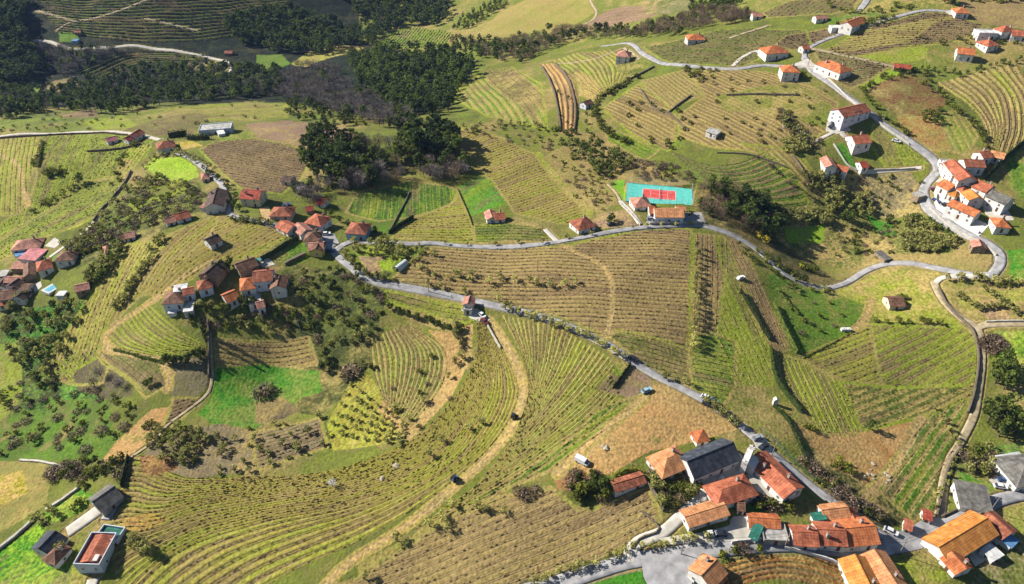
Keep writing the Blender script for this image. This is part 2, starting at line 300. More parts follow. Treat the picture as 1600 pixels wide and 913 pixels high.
PF('', [(590,408),(612,405),(614,425),(596,424)], 'lime', 'limeB')
# the central bare vineyard
PF('the large bare vineyard, western half', [(676,384),(740,389),(850,386),(888,388),(922,405),(946,422),(956,446),(958,480),(948,524),(860,492),(740,464),(612,438),(640,408),(668,392)], 'tan2', 'brown', .75, ((650,428),(930,438)), 2.35, 'd', .22)
PF('the large bare vineyard, eastern half', [(888,388),(900,380),(1000,360),(1080,357),(1076,545),(960,516),(948,524),(958,480),(956,446),(946,422),(922,405)], 'tan2', 'brown', .75, ((962,440),(1076,448)), 2.35, 'd', .22)
PF('the vineyard corner beside the lower road', [(954,528),(962,518),(1074,548),(1078,602),(1055,600),(1000,568)], 'olive', 'brown', .8, ((962,532),(1074,562)), 2.35, 'd', .22)
PF('the tan strips east of the tree line', [(1086,365),(1132,370),(1142,400),(1132,440),(1122,470),(1118,520),(1080,520)], 'tan2', 'brown', .75, ((1104,372),(1100,516)), 2.3, 'd')
PF('the green fork between the strips', [(1118,372),(1134,372),(1150,420),(1192,520),(1212,560),(1205,602),(1150,602),(1120,525),(1134,440)], 'lime', 'olive', .5, ((1142,450),(1192,560)), 2.5, 'd')
PF('the narrow tan strip by the dark shadow line', [(1132,371),(1158,376),(1200,470),(1235,545),(1212,556),(1190,518),(1160,460),(1146,420)], 'tan2', 'brown', .75, ((1146,385),(1214,540)), 2.2, 'd')
PF('the green slope under the strips', [(1078,548),(1080,522),(1118,520),(1150,535),(1150,604),(1128,640),(1080,606)], 'green2', 'olive', .5, ((1080,548),(1150,562)), 2.4, 'd')
PF('', [(1150,604),(1205,602),(1222,640),(1260,690),(1290,735),(1355,782),(1330,800),(1240,722),(1180,665),(1130,640)], 'meadow', 'olive')
PF('', [(1198,398),(1240,440),(1300,458),(1362,470),(1352,500),(1330,520),(1252,556),(1236,542),(1205,470)], 'green2', 'meadow2')
PF('', [(1300,456),(1380,420),(1468,424),(1478,480),(1502,506),(1372,502),(1356,480)], 'lime', 'ytan')
PF('the yellow terraced vineyard below the brown barn', [(1360,506),(1500,510),(1526,522),(1528,580),(1510,602),(1380,604),(1366,545)], 'lime', 'brown', .85, ((1374,556),(1466,512)), 3.3, 'd', .35)
PF('the green vineyard left of the yellow terraces', [(1250,557),(1330,522),(1358,506),(1366,545),(1378,602),(1318,596),(1278,576)], 'ygreen', 'olive', .6, ((1262,572),(1352,540)), 2.4, 'd')
PF('the steep golden vineyard by the retaining wall', [(1213,552),(1246,560),(1318,600),(1346,672),(1330,680),(1285,678),(1250,642),(1226,612)], 'lime', 'brown', .8, ((1282,580),(1326,672)), 2.2, 'd', .2)
PF('the fanned vineyard above the ploughed slope', [(1312,597),(1390,606),(1500,603),(1530,590),(1516,620),(1440,652),(1348,673)], 'olive', 'ytan', .7, ((1345,650),(1440,612)), 3.0, 'd', .3)
PF('', [(1240,662),(1290,678),(1346,673),(1440,650),(1400,740),(1368,765),(1310,735),(1268,700)], 'tan', 'rust')
PF('the striped slope beside the gravel track', [(1442,650),(1516,612),(1500,690),(1476,722),(1466,800),(1430,816),(1400,790),(1368,762),(1400,735)], 'green2', 'tan2', .75, ((1400,770),(1492,645)), 3.0, 'd', .3)
PF('', [(1270,700),(1310,735),(1370,765),(1400,795),(1420,815),(1380,830),(1310,775),(1250,720)], 'scrub', 'tan2')
PF('the orchard rows at the right edge', [(1490,455),(1560,440),(1700,440),(1700,505),(1545,500),(1502,482)], 'tan2', 'meadow', .6, ((1500,470),(1600,466)), 4.0, None)
PF('', [(1520,470),(1560,466),(1580,500),(1545,500)], 'pinkbrown', 'tan')
PF('', [(1548,520),(1700,512),(1700,600),(1600,600),(1560,560)], 'green2', 'limeB')
PF('', [(1480,720),(1530,700),(1600,690),(1700,690),(1700,720),(1560,720),(1500,745)], 'scrub', 'green')
PF('', [(1495,735),(1560,760),(1560,780),(1500,760)], 'green', 'meadow')
PF('', [(1555,805),(1600,778),(1700,770),(1700,830),(1590,835)], 'lime', 'green2')
PF('', [(1530,880),(1590,840),(1700,840),(1700,960),(1500,960)], 'olive', 'grey')
# lower middle
PF('', [(600,462),(720,470),(735,500),(700,520),(640,500),(600,480)], 'tan2', 'meadow')
PF('the short rows above the dark hedge', [(602,455),(640,462),(718,476),(738,500),(728,505),(660,486),(605,474)], 'meadow', 'brown', .7, ((610,458),(722,484)), 2.4, 'd')
PF('the pale rows above the bright green plot', [(334,530),(482,527),(496,570),(410,566),(334,574)], 'ytan', 'brown', .7, ((336,550),(490,548)), 2.0, 'd')
PF('', [(336,574),(420,566),(498,580),(504,612),(470,622),(430,650),(398,672),(330,662),(310,648),(330,622)], 'green', 'green2')
PF('', [(398,630),(440,620),(470,640),(430,660),(400,662)], 'bare', 'scrub')
LF('the round hilltop vineyard left of the cypress', [[(236,476),(262,500),(290,522),(322,540)],[(200,494),(222,524),(262,544),(322,552)],[(168,526),(196,546),(250,556),(318,560)]], [6,5], 'lime', 'brown2', .8, 'd', .5)
PF('the brown rows under the curved track', [(150,548),(180,553),(250,566),(262,602),(228,622),(206,596),(160,566)], 'olive', 'brown2', .75, ((165,556),(236,612)), 2.2, 'd', .2)
PF('', [(142,562),(165,566),(200,590),(208,618),(170,625),(120,610),(115,585)], 'bare', 'scrub')
PF('', [(236,640),(266,636),(272,644),(242,684),(190,722),(158,722),(182,690)], 'tan', 'orange')
PF('the small dark rows beside the bare patch', [(270,622),(312,622),(292,648),(240,692),(262,650)], 'brown', 'dbrown', .6, ((275,630),(300,622)), 1.8, 'd')
PF('', [(262,560),(328,545),(330,600),(300,625),(268,620)], 'grey', 'scrub')
PF('', [(300,670),(350,662),(400,676),(500,650),(512,700),(400,736),(300,748),(262,736),(225,708),(250,682)], 'grey', 'bare')
PF('the grey dotted rows below the green plot', [(392,676),(500,652),(512,698),(402,735)], 'grey', 'brown', .6, ((400,722),(500,690)), 2.0, 'd')
PF('', [(510,662),(545,600),(575,585),(645,662),(620,692),(520,705)], 'ygreen', 'lime')
LF('the small amphitheatre of curved rows', [[(578,530),(582,575),(600,628)],[(618,512),(640,560),(618,650)],[(645,508),(694,548),(690,600),(640,668)]], [7,8], 'tan2', 'green2', .75, 'd', .4)
PF('', [(600,625),(640,668),(690,600),(694,548),(668,515),(700,520),(740,505),(735,560),(705,620),(640,690),(590,640)], 'tan', 'tan2')
LF('the great curved vineyard west of the dirt track', [
 [(745,500),(742,560),(706,625),(640,690),(520,735),(400,745),(300,748),(262,737),(232,714),(212,712)],
 [(752,502),(752,570),(720,640),(650,712),(520,756),(400,776),(310,790),(240,815),(200,815),(168,820)],
 [(758,505),(770,590),(745,660),(680,735),(540,790),(400,818),(300,850),(230,900),(190,950)],
 [(768,510),(803,585),(808,625),(772,690),(690,765),(560,845),(440,900),(330,960)]], [13,11,8], 'ygreen', 'brown2', .75, 'd', .42)
PF('', [(190,812),(240,800),(262,812),(230,830),(185,832)], 'orange', 'yellow')
PF('', [(218,712),(262,712),(280,732),(240,745),(222,740)], 'redbrown', 'orange')
LF('the fan of rows east of the dirt track', [
 [(782,492),(812,550),(826,600),(822,635)],[(870,508),(856,570),(830,640),(800,690)],[(955,560),(900,625),(820,700),(742,762)],[(972,625),(915,680),(840,730),(740,785),(650,825)]], [11,12,9], 'ytan', 'green2', .8, 'd', .4)
PF('the dark green terraces at the fan edge', [(930,640),(975,625),(1005,618),(960,665),(900,705),(860,735),(800,760),(720,800),(660,822),(740,778),(830,728),(900,680)], 'green2', 'tan2', .6, ((760,778),(960,640)), 2.6, 'd', .4)
PF('', [(985,628),(1005,620),(985,650),(940,690),(905,735),(870,735),(880,720),(935,675)], 'tan', 'tan2')
PF('', [(955,585),(985,566),(1015,590),(1022,606),(985,622),(950,612),(930,608)], 'pinkbrown', 'scrub')
PF('', [(965,565),(985,570),(975,590),(955,585)], 'green2', 'meadow')
PF('', [(1020,600),(1045,598),(1085,620),(1140,655),(1152,672),(1080,692),(1015,706),(955,742),(905,740),(915,718),(985,645)], 'tan', 'orange')
PF('', [(865,745),(900,735),(925,745),(915,770),(870,765)], 'orange', 'redbrown')
PF('the broad brown vineyard at the bottom', [(560,905),(640,850),(720,800),(790,775),(860,762),(900,795),(930,795),(1000,742),(1030,800),(1026,822),(965,862),(880,905),(800,960),(400,960)], 'tan2', 'brown2', .8, ((640,872),(800,806)), 2.4, 'd', .3)
PF('', [(560,880),(640,838),(720,792),(800,768),(860,758),(790,780),(720,806),(640,850),(560,905)], 'ytan', 'meadow')
PF('', [(1005,742),(1068,735),(1098,750),(1090,775),(1050,800),(1030,800)], 'meadow2', 'ytan')
PF('', [(1140,775),(1180,772),(1225,780),(1230,800),(1170,802),(1142,795)], 'green', 'meadow')
LF('the rust-coloured contour rows at the bottom edge', [[(1130,882),(1180,868),(1250,862),(1325,884)],[(1120,930),(1220,905),(1330,930)]], [5], 'rust', 'ytan', .6, None, .5)
PF('', [(1385,885),(1455,862),(1485,905),(1425,930)], 'lime', 'olive')
PF('', [(905,905),(960,888),(1010,895),(1010,960),(850,960)], 'green', 'dgreen')
# lower left
PF('', [(0,640),(60,640),(110,680),(100,720),(20,720),(-200,720),(-200,640)], 'green2', 'scrub')
PF('', [(75,620),(170,625),(180,690),(155,722),(110,720),(60,690)], 'green2', 'scrub')
PF('', [(-200,725),(60,718),(80,732),(72,790),(0,832),(-200,900)], 'ytan', 'olive')
PF('', [(0,745),(35,735),(45,770),(0,790)], 'yellow', 'tan')
PF('', [(70,800),(125,765),(150,775),(135,795),(100,812),(76,818)], 'green', 'lime')
PF('', [(-200,960),(-200,900),(0,862),(60,818),(72,826),(50,860),(75,885),(112,880),(112,960)], 'green', 'limeB')
PF('the bright green rows at the lower left corner', [(-100,960),(-60,890),(0,866),(45,870),(75,890),(112,885),(110,960)], 'green', 'limeB', .6, ((0,905),(60,868)), 2.4, None)
PF('', [(112,888),(165,888),(140,960),(105,960)], 'lime', 'meadow')
PF('', [(-60,540),(30,535),(35,620),(0,660),(-60,660)], 'lime', 'green2')
PF('', [(1100,560),(1101,560),(1101,561)], 'lime')

ROADS = [ # pts, width m, kind
 ('lower_road', [(518,388),(530,402),(545,414),(565,430),(590,441),(620,447),(660,454),(700,462),(735,469),(775,478),(820,488),(860,500),(900,515),(940,534),(985,562),(1020,584),(1060,604),(1100,625),(1140,650),(1175,680),(1205,706),(1240,736),(1280,768),(1320,795),(1360,824),(1395,846)], 3.9, 'asphalt'),
 ('upper_road', [(522,394),(540,381),(562,376),(590,379),(640,381),(680,380),(730,385),(790,386),(850,381),(900,373),(950,363),(1000,356),(1050,353),(1090,352),(1120,358),(1150,370),(1180,388),(1205,410),(1230,430),(1260,444),(1290,450),(1320,443),(1350,425),(1375,415),(1400,411),(1430,412),(1470,420),(1510,428),(1552,430)], 3.7, 'asphalt'),
 ('hill_road', [(1258,90),(1264,105),(1290,125),(1330,155),(1370,185),(1420,220),(1455,245),(1466,262),(1460,274),(1448,287),(1443,303),(1452,325),(1478,347),(1512,367),(1545,382),(1562,396),(1563,412),(1552,428)], 4.9, 'asphalt'),
 ('ridge_road', [(940,72),(985,68),(1000,80),(1025,95),(1060,101),(1110,106),(1150,108),(1195,102),(1240,105),(1266,104)], 4.0, 'asphalt'),
 ('ridge_lane', [(1258,92),(1258,82),(1268,73),(1290,62),(1340,45),(1400,27),(1440,17),(1480,18)], 3.6, 'asphalt'),
 ('top_lane', [(1362,-10),(1352,5),(1342,18)], 5.0, 'asphalt'),
 ('ridge_driveway', [(1145,104),(1160,90),(1180,80),(1192,84)], 3.0, 'concrete'),
 ('field_lane', [(1268,76),(1300,82),(1335,90),(1370,98),(1396,104)], 2.6, 'gravel'),
 ('far_ridge_lane', [(1140,60),(1170,50),(1200,40)], 3, 'gravel'),
 ('valley_lane', [(40,62),(75,65),(92,71),(117,77),(150,75),(180,74),(215,72),(270,79),(310,86),(345,94),(362,101),(359,112),(345,122)], 3.8, 'concrete'),
 ('terrace_path', [(88,48),(115,34),(165,24),(230,0)], 3, 'gravel'), ('terrace_path', [(55,17),(115,33)], 3, 'gravel'), ('terrace_path', [(225,29),(310,48)], 3, 'gravel'),
 ('west_lane', [(-60,216),(0,213),(60,209),(130,206),(200,208),(225,212),(250,218)], 3.4, 'concrete'),
 ('hamlet_lane', [(272,236),(300,248),(325,268),(343,284),(352,300),(355,320),(360,335),(385,342),(420,350),(445,358),(480,374),(505,384),(522,392)], 3.6, 'asphalt'),
 ('garden_lane', [(205,268),(196,284),(180,306),(160,328),(148,346),(130,364),(100,386),(78,402)], 2.6, 'concrete'),
 ('gravel_track', [(1460,440),(1466,455),(1478,474),(1502,497),(1524,510),(1534,532),(1535,570),(1530,610),(1522,650),(1502,690),(1484,720),(1474,760),(1470,800),(1455,825)], 3.3, 'gravel'),
 ('field_lane', [(1528,514),(1538,508),(1560,506),(1660,506)], 3.6, 'gravel'),
 ('field_lane', [(1462,442),(1478,433),(1545,432)], 3.0, 'concrete'),
 ('village_street', [(820,925),(870,912),(920,896),(970,880),(1010,872),(1060,866),(1120,858),(1180,853),(1240,851),(1300,856),(1360,860),(1400,852),(1440,842),(1490,816),(1530,796),(1565,780),(1620,770),(1700,766)], 5.4, 'asphalt'),
 ('chapel_lane', [(985,878),(985,862),(1000,846),(1035,832),(1058,812),(1075,795),(1095,780),(1103,768)], 4.2, 'concrete'),
 ('side_street', [(1050,868),(1052,890),(1045,940)], 9, 'asphalt'),
 ('court_drive', [(970,314),(985,330),(1000,350)], 2.8, 'concrete'), ('court_path', [(950,288),(962,300),(970,314)], 1.6, 'gravel'),
 ('farm_drive', [(852,358),(866,372),(874,380)], 2.8, 'concrete'),
 ('dirt_track', [(764,500),(782,525),(800,556),(815,592),(816,625),(800,668),(768,708),(728,745),(690,778),(640,818),(600,845),(540,882),(500,925)], 1.9, 'dirt'),
 ('parcel_path', [(884,386),(902,396),(928,406),(946,420),(955,440),(958,470),(954,495),(947,522)], 2.6, 'dirt'),
 ('curved_track', [(330,408),(250,462),(205,494),(166,522),(162,535),(175,547),(210,556),(240,562),(260,573),(265,590),(262,608)], 2.2, 'dirt'),
 ('garden_path', [(328,520),(330,560),(331,595),(322,618),(288,645),(262,664),(240,690),(200,718)], 1.4, 'gravel'),
 ('left_loop_track', [(-20,236),(5,244),(22,252),(33,272),(36,298),(46,322)], 2.6, 'dirt'),
 ('strip_track', [(1010,618),(985,640),(940,676),(890,720),(872,740)], 2.0, 'dirt'),
 ('slope_track', [(1440,652),(1425,690),(1392,735),(1360,770),(1340,785)], 2.2, 'dirt'),
 ('meadow_path', [(1362,468),(1352,498),(1335,516)], 1.4, 'dirt'),
 ('barn_drive', [(165,788),(150,800),(125,818),(105,832)], 5.5, 'concrete'), ('villa_drive', [(146,905),(140,925),(130,960)], 4.5, 'concrete'), ('barn_drive', [(180,785),(172,800),(165,812)], 4.5, 'asphalt'),
 ('house_path', [(1306,205),(1290,213),(1275,220)], 2, 'concrete'), ('house_path', [(1308,202),(1322,214)], 3, 'concrete'),
 ('field_path', [(1450,660),(1440,652)], 1.5, 'dirt'),
 ('lane_by_plot', [(1000,92),(975,75)], 2.5, 'gravel'),
 ('upper_path', [(868,100),(930,92),(985,72)], 2.2, 'gravel'),
 ('plateau_path', [(895,45),(925,32),(932,18),(922,0)], 2.5, 'gravel'),
 ('wall_path', [(1440,262),(1400,266),(1340,268)], 2.0, 'concrete'),
]
YARDS = [ # polygons
 ('yard', [(1512,840),(1540,838),(1558,862),(1524,886),(1512,868)], 'concrete'),
 ('yard', [(1003,874),(1040,868),(1085,868),(1110,872),(1085,888),(1078,930),(1020,930),(1005,900)], 'asphalt'),
 ('yard', [(1030,842),(1100,832),(1140,822),(1142,808),(1180,804),(1192,838),(1130,848),(1040,852)], 'concrete'),
 ('yard', [(1088,738),(1100,760),(1160,742),(1152,735),(1172,728),(1156,708)], 'concrete'),
 ('yard', [(1166,742),(1182,738),(1222,776),(1205,778),(1182,768)], 'concrete'),
 ('yard', [(1172,680),(1190,678),(1210,705),(1195,708),(1182,700)], 'concrete'),
 ('yard', [(1380,838),(1420,826),(1450,806),(1476,812),(1500,806),(1440,858),(1400,866),(1385,858)], 'asphalt'),
 ('yard', [(1012,334),(1096,332),(1102,348),(1010,350)], 'asphalt'),
 ('yard', [(500,362),(522,366),(530,380),(518,388),(500,382)], 'asphalt'),
 ('yard', [(70,385),(85,372),(98,378),(86,388)], 'concrete'),
 ('yard', [(50,445),(64,440),(66,448),(54,458)], 'concrete'),
 ('yard', [(1292,192),(1312,178),(1318,192),(1330,204),(1308,210),(1290,205)], 'concrete'),
 ('yard', [(1236,102),(1262,92),(1276,104),(1300,118),(1290,124),(1270,108)], 'concrete'),
 ('yard', [(1460,300),(1480,290),(1520,340),(1545,352),(1530,370),(1500,352),(1462,326)], 'pale'),
 ('yard', [(1530,310),(1570,322),(1585,345),(1560,345),(1540,335)], 'concrete'),
 ('yard', [(1462,284),(1480,272),(1490,284),(1475,288)], 'concrete'),
 ('yard', [(720,484),(745,482),(766,500),(758,506),(736,498)], 'concrete'),
 ('yard', [(1476,18),(1492,14),(1500,24),(1486,24)], 'concrete'),
 ('yard', [(1555,742),(1580,760),(1560,764),(1545,750)], 'concrete'),
 ('yard', [(404,414),(418,402),(430,414),(412,418)], 'concrete'),
 ('yard', [(462,292),(475,288),(478,296),(466,298)], 'pale'),
 ('yard', [(405,326),(420,322),(426,345),(412,345)], 'tan'),
]
# ------------------------------------------------------------------ the ground sheet
def nonuni(a, b, step, lo, hi): return np.concatenate([np.array(lo, float), np.arange(a, b, step), np.array(hi, float)])
UX = nonuni(-70, 1671, 1.62, [-2600,-1500,-900,-600,-420,-320,-250,-190,-150,-120,-95], [1690,1720,1750,1790,1850,1930,2050,2250,2600,3400,4600])
UY = nonuni(-24, 940, 1.34, [-70,-55,-42,-33], [945,955,968,985,1010,1045,1100,1200,1400,1900])
GX = np.concatenate([[-2600,-1500,-900],np.linspace(-600,2100,91),[2600,3400,4600]]); GY = np.concatenate([np.linspace(-70,1060,70),[1200,1400,1900]])
gx, gy = np.meshgrid(GX, GY)
_cx, _cy, _cz = P(gx, gy)
def interp2(T, ux, uy):
    i = np.clip(np.searchsorted(GX, ux)-1, 0, len(GX)-2); fx = (ux-GX[i])/(GX[i+1]-GX[i])
    j = np.clip(np.searchsorted(GY, uy)-1, 0, len(GY)-2); fy = (uy-GY[j])/(GY[j+1]-GY[j])
    i = i[None,:]; j = j[:,None]; fx = fx[None,:]; fy = fy[:,None]
    return T[j,i]*(1-fx)*(1-fy)+T[j,i+1]*fx*(1-fy)+T[j+1,i]*(1-fx)*fy+T[j+1,i+1]*fx*fy
VX = interp2(_cx, UX, UY); VY = interp2(_cy, UX, UY)
far = [1.12,1.3,1.6,2.2,3.4,6.0]                      # rows continuing to the horizon
VX = np.concatenate([np.stack([VX[0]*k for k in far[::-1]]), VX]); VY = np.concatenate([np.stack([VY[0]*k for k in far[::-1]]), VY])
NR, NC = VX.shape
vx = VX.ravel(); vy = VY.ravel(); hbase = h0(vx, vy)
print('ground verts', NR*NC)
nV = NR*NC
ca = np.tile(C['meadow'], (nV,1)); cb = np.tile(C['scrub'], (nV,1)); st = np.zeros(nV); rv = np.zeros(nV); terr = np.zeros(nV); drift = np.ones(nV); weed = np.ones(nV); GREENS = ('lime','limeB','green','green2','dgreen','meadow','ygreen')
def in_poly(x, y, poly):
    c = np.zeros(len(x), bool); n = len(poly)
    for i in range(n):
        x0, y0 = poly[i]; x1, y1 = poly[(i+1)%n]
        if y0 == y1: continue
        t = (y0 > y) != (y1 > y)
        c ^= t & (x < (x1-x0)*(y-y0)/(y1-y0)+x0)
    return c
def bbox_idx(pts):
    lo = pts.min(0); hi = pts.max(0)
    return np.nonzero((vx>=lo[0])&(vx<=hi[0])&(vy>=lo[1])&(vy<=hi[1]))[0]
def resample(w, n):
    d = np.concatenate([[0], np.cumsum(np.hypot(*(w[1:]-w[:-1]).T))]); s = np.linspace(0, d[-1], n)
    return np.stack([np.interp(s, d, w[:,0]), np.interp(s, d, w[:,1])], 1)
def smooth_line(w, n):
    """Catmull-Rom through points, resampled evenly"""
    p = np.concatenate([[2*w[0]-w[1]], w, [2*w[-1]-w[-2]]]); out = []
    for i in range(1, len(p)-2):
        for t in np.linspace(0, 1, 8, endpoint=False):
            a,b,c,d = p[i-1],p[i],p[i+1],p[i+2]
            out.append(.5*((2*b)+(c-a)*t+(2*a-5*b+4*c-d)*t*t+(3*b-a-3*c+d)*t**3))
    out.append(p[-2]); return resample(np.array(out), n)
M_ = 28
for f in F:
    if f['t'] == 'P':
        w = W2(f['pts']); f['w'] = w; idx = bbox_idx(w)
        if not len(idx): continue
        idx = idx[in_poly(vx[idx], vy[idx], w)]
        if f['d']:
            q = W2(f['d']); dr = (q[1]-q[0])/np.hypot(*(q[1]-q[0])); nn = np.array([-dr[1], dr[0]]); f['dr'] = dr; f['nn'] = nn; f['o'] = q[0]
            v = ((vx[idx]-q[0][0])*nn[0] + (vy[idx]-q[0][1])*nn[1])/f['sp']
        else: v = np.zeros(len(idx))
        ids, vs = [idx], [v]
    else:
        gs = [smooth_line(W2(g), M_) for g in f['g']]; f['gs'] = gs; k0 = 0; ids = []; vs = []
        allp = np.concatenate(gs); base = bbox_idx(allp); bx = vx[base]; by = vy[base]
        for g, cnt in enumerate(f['cnt']):
            G0, G1 = gs[g], gs[g+1]
            for j in range(M_-1):
                q = np.array([G0[j], G0[j+1], G1[j+1], G1[j]]); lo = q.min(0); hi = q.max(0)
                s = np.nonzero((bx>=lo[0])&(bx<=hi[0])&(by>=lo[1])&(by<=hi[1]))[0]
                if not len(s): continue
                s = s[in_poly(bx[s], by[s], q)]
                if not len(s): continue
                x = bx[s]; y = by[s]
                # inverse bilinear: solve for t across
                e = q[1]-q[0]; ff = q[3]-q[0]; gg = q[0]-q[1]+q[2]-q[3]
                hx = x-q[0][0]; hy = y-q[0][1]
                cr = lambda ax, ay, bx_, by_: ax*by_-ay*bx_
                k2 = cr(gg[0],gg[1],ff[0],ff[1]); k1 = cr(e[0],e[1],ff[0],ff[1]) + cr(hx,hy,gg[0],gg[1]); kk0 = cr(hx,hy,e[0],e[1])
                if abs(k2) < 1e-6: t = -kk0/k1
                else:
                    D = np.sqrt(np.maximum(k1*k1-4*kk0*k2, 0)); t = (-k1-D)/(2*k2); t2 = (-k1+D)/(2*k2)
                    t = np.where((t<-.01)|(t>1.01), t2, t)
                ids.append(base[s]); vs.append(k0 + np.clip(t,0,1)*cnt)
            k0 += cnt
    for idx, v in zip(ids, vs):
        ca[idx] = C[f['a']]; cb[idx] = C[f['b']]; st[idx] = f['st'] if f['st'] else -1; rv[idx] = v; terr[idx] = f['terr']; weed[idx] = 1.0 if (f['a'] in GREENS or f['b'] in GREENS) else .12; drift[idx] = .12 if f['a'] in ('forest_shade','dark') else (.4 if f['st'] else (.4 if f['a'] in ('green','limeB') else 1.0))
# lighter grassy headland round every planted field
def seg_dist(x, y, w):
    d = np.full(len(x), 1e9)
    for a, b in zip(w[:-1], w[1:]):
        ab = b-a; L2 = (ab**2).sum()+1e-9
        t = np.clip(((x-a[0])*ab[0]+(y-a[1])*ab[1])/L2, 0, 1)
        d = np.minimum(d, np.hypot(x-a[0]-t*ab[0], y-a[1]-t*ab[1]))
    return d
for k, f in enumerate(F):
    if f['t'] != 'P' or not f['vine']: continue
    w = f['w']; m_ = 1.2; idx = np.nonzero((vx>w[:,0].min()-m_)&(vx<w[:,0].max()+m_)&(vy>w[:,1].min()-m_)&(vy<w[:,1].max()+m_))[0]
    d = seg_dist(vx[idx], vy[idx], np.concatenate([w, w[:1]])); s_ = idx[d < .75]
    ca[s_] = C[('ytan','lime','tan2')[k % 3]]; cb[s_] = C['meadow']; st[s_] = -1; terr[s_] = 0
# roads and yards: bed the ground under them, worn verge beside them
sink = np.zeros(nV)
ROADCOL = dict(asphalt=C['grey'], concrete=C['tan2'], gravel=C['tan2'], dirt=C['tan2'], grassdirt=C['ytan'], pale=C['concrete'], tan=C['tan2'])
def seg_dist(x, y, w):
    d = np.full(len(x), 1e9)
    for a, b in zip(w[:-1], w[1:]):
        ab = b-a; L2 = (ab**2).sum()+1e-9
        t = np.clip(((x-a[0])*ab[0]+(y-a[1])*ab[1])/L2, 0, 1)
        d = np.minimum(d, np.hypot(x-a[0]-t*ab[0], y-a[1]-t*ab[1]))
    return d
for r in ROADS:
    nm, pts, wd, kind = r; wd *= .88
    w = smooth_line(W2(pts), max(12, int(len(pts)*5)))
    m = 4.0; sel = np.nonzero((vx>w[:,0].min()-m-wd)&(vx<w[:,0].max()+m+wd)&(vy>w[:,1].min()-m-wd)&(vy<w[:,1].max()+m+wd))[0]
    ws_ = resample(w, max(6, len(w)//3)); d = seg_dist(vx[sel], vy[sel], ws_)
    edge = wd/2 + (0.9 if kind in ('asphalt','concrete') else 0.5)
    s = sel[d < edge]
    if kind == 'dirt':
        s = sel[(d < wd/2+1.4) & (st[sel] <= 0)]; ca[s] = C['tan2']; cb[s] = C['ygreen']; st[s] = -1
    else: ca[s] = ROADCOL[kind]; cb[s] = C['olive']; st[s] = -1
    s2 = sel[d < wd/2+1.2]; terr[s2] = 0
    if kind not in ('dirt','grassdirt'): s3 = sel[d < wd/2+0.4]; sink[s3] = 0.3
    else: s3 = sel[d < wd/2]; ca[s3] = C['path']; cb[s3] = C['tan']; st[s3] = -1; drift[s3] = 0; s4 = sel[d < wd*.14]; ca[s4] = C['ytan']
for nm, pts, kind in YARDS:
    w = W2(pts); idx = bbox_idx(w); idx = idx[in_poly(vx[idx], vy[idx], w)]
    sink[idx] = 0.3; ca[idx] = ROADCOL[kind]; cb[idx] = ROADCOL[kind]; st[idx] = -1; terr[idx] = 0
fr = rv - np.floor(rv)
z = hbase + terr*(np.where(fr<.72, fr/.72, (1-fr)/.28)-.5) - sink
micro = (np.sin(vx*2.1+np.sin(vy*1.3)*2)*np.sin(vy*2.6+np.sin(vx*1.7)*2))*0.10 + RNG.normal(0, .035, nV)
z += micro*(sink == 0)
COURT = [(981,284),(1084,296),(1079,321),(977,316)]
_q = W2(COURT); COURT_Z = float(h0(_q[:,0], _q[:,1]).mean())+.3
_cc = np.array([[float(v) for v in at_z(x, y, COURT_Z)] for x, y in COURT]); _m = _cc.mean(0); _cc = _m+(_cc-_m)*1.04
_i = bbox_idx(_cc); _i = _i[in_poly(vx[_i], vy[_i], _cc)]; z[_i] = COURT_Z-.4
ii = np.arange(nV).reshape(NR, NC)
FQ = np.stack([ii[1:,:-1], ii[1:,1:], ii[:-1,1:], ii[:-1,:-1]], -1).reshape(-1, 4)

gm, nt, bs = nodes_mat('ground_cover', 0.95, 0.1); N = nt.nodes; L = nt.links
def nd(t, **k):
    n = N.new(t)
    for a, b in k.items(): setattr(n, a, b)
    return n
def mth(op, a, b=None, clamp=False):
    n = nd('ShaderNodeMath', operation=op, use_clamp=clamp)
    for i, q in enumerate((a, b)):
        if q is None: continue
        if isinstance(q, (int, float)): n.inputs[i].default_value = q
        else: L.new(q, n.inputs[i])
    return n.outputs[0]
A1 = nd('ShaderNodeAttribute', attribute_name='ca'); A2 = nd('ShaderNodeAttribute', attribute_name='cb'); A3 = nd('ShaderNodeAttribute', attribute_name='rowv')
geo = nd('ShaderNodeNewGeometry')
def nz(scale, detail=3, rough=.6, dist=0.0):
    n = nd('ShaderNodeTexNoise'); n.inputs['Scale'].default_value = scale; n.inputs['Detail'].default_value = detail; n.inputs['Roughness'].default_value = rough; n.inputs['Distortion'].default_value = dist
    L.new(geo.outputs['Position'], n.inputs['Vector']); return n.outputs[0]
n_big, n_mid, n_fine, n_tiny = nz(.018, 4, .6, .4), nz(.11, 5, .65, .3), nz(.75, 4, .7), nz(3.2, 3, .7)
rowfrac = mth('FRACT', A3.outputs['Fac'])
tri = mth('ABSOLUTE', mth('SUBTRACT', mth('MULTIPLY', rowfrac, 2.0), 1.0))           # 1 on the row, 0 between
tri = mth('ADD', tri, mth('MULTIPLY', mth('SUBTRACT', n_fine, .5), 1.3))
tri = mth('ADD', tri, mth('MULTIPLY', mth('SUBTRACT', n_mid, .5), .9))
def remap(x, lo, hi, a=0, b=1):
    n = nd('ShaderNodeMapRange', interpolation_type='SMOOTHSTEP'); L.new(x, n.inputs[0])
    for i, q in enumerate((lo, hi, a, b)): n.inputs[i+1].default_value = q
    return n.outputs[0]
stripe = remap(tri, .36, .60)
stf = A1.outputs['Alpha']                                                          # stripe strength (0 = patchy ground)
patch = remap(mth('ADD', mth('MULTIPLY', n_mid, .6), mth('MULTIPLY', n_fine, .4)), .42, .60)
isrow = mth('GREATER_THAN', stf, .02)
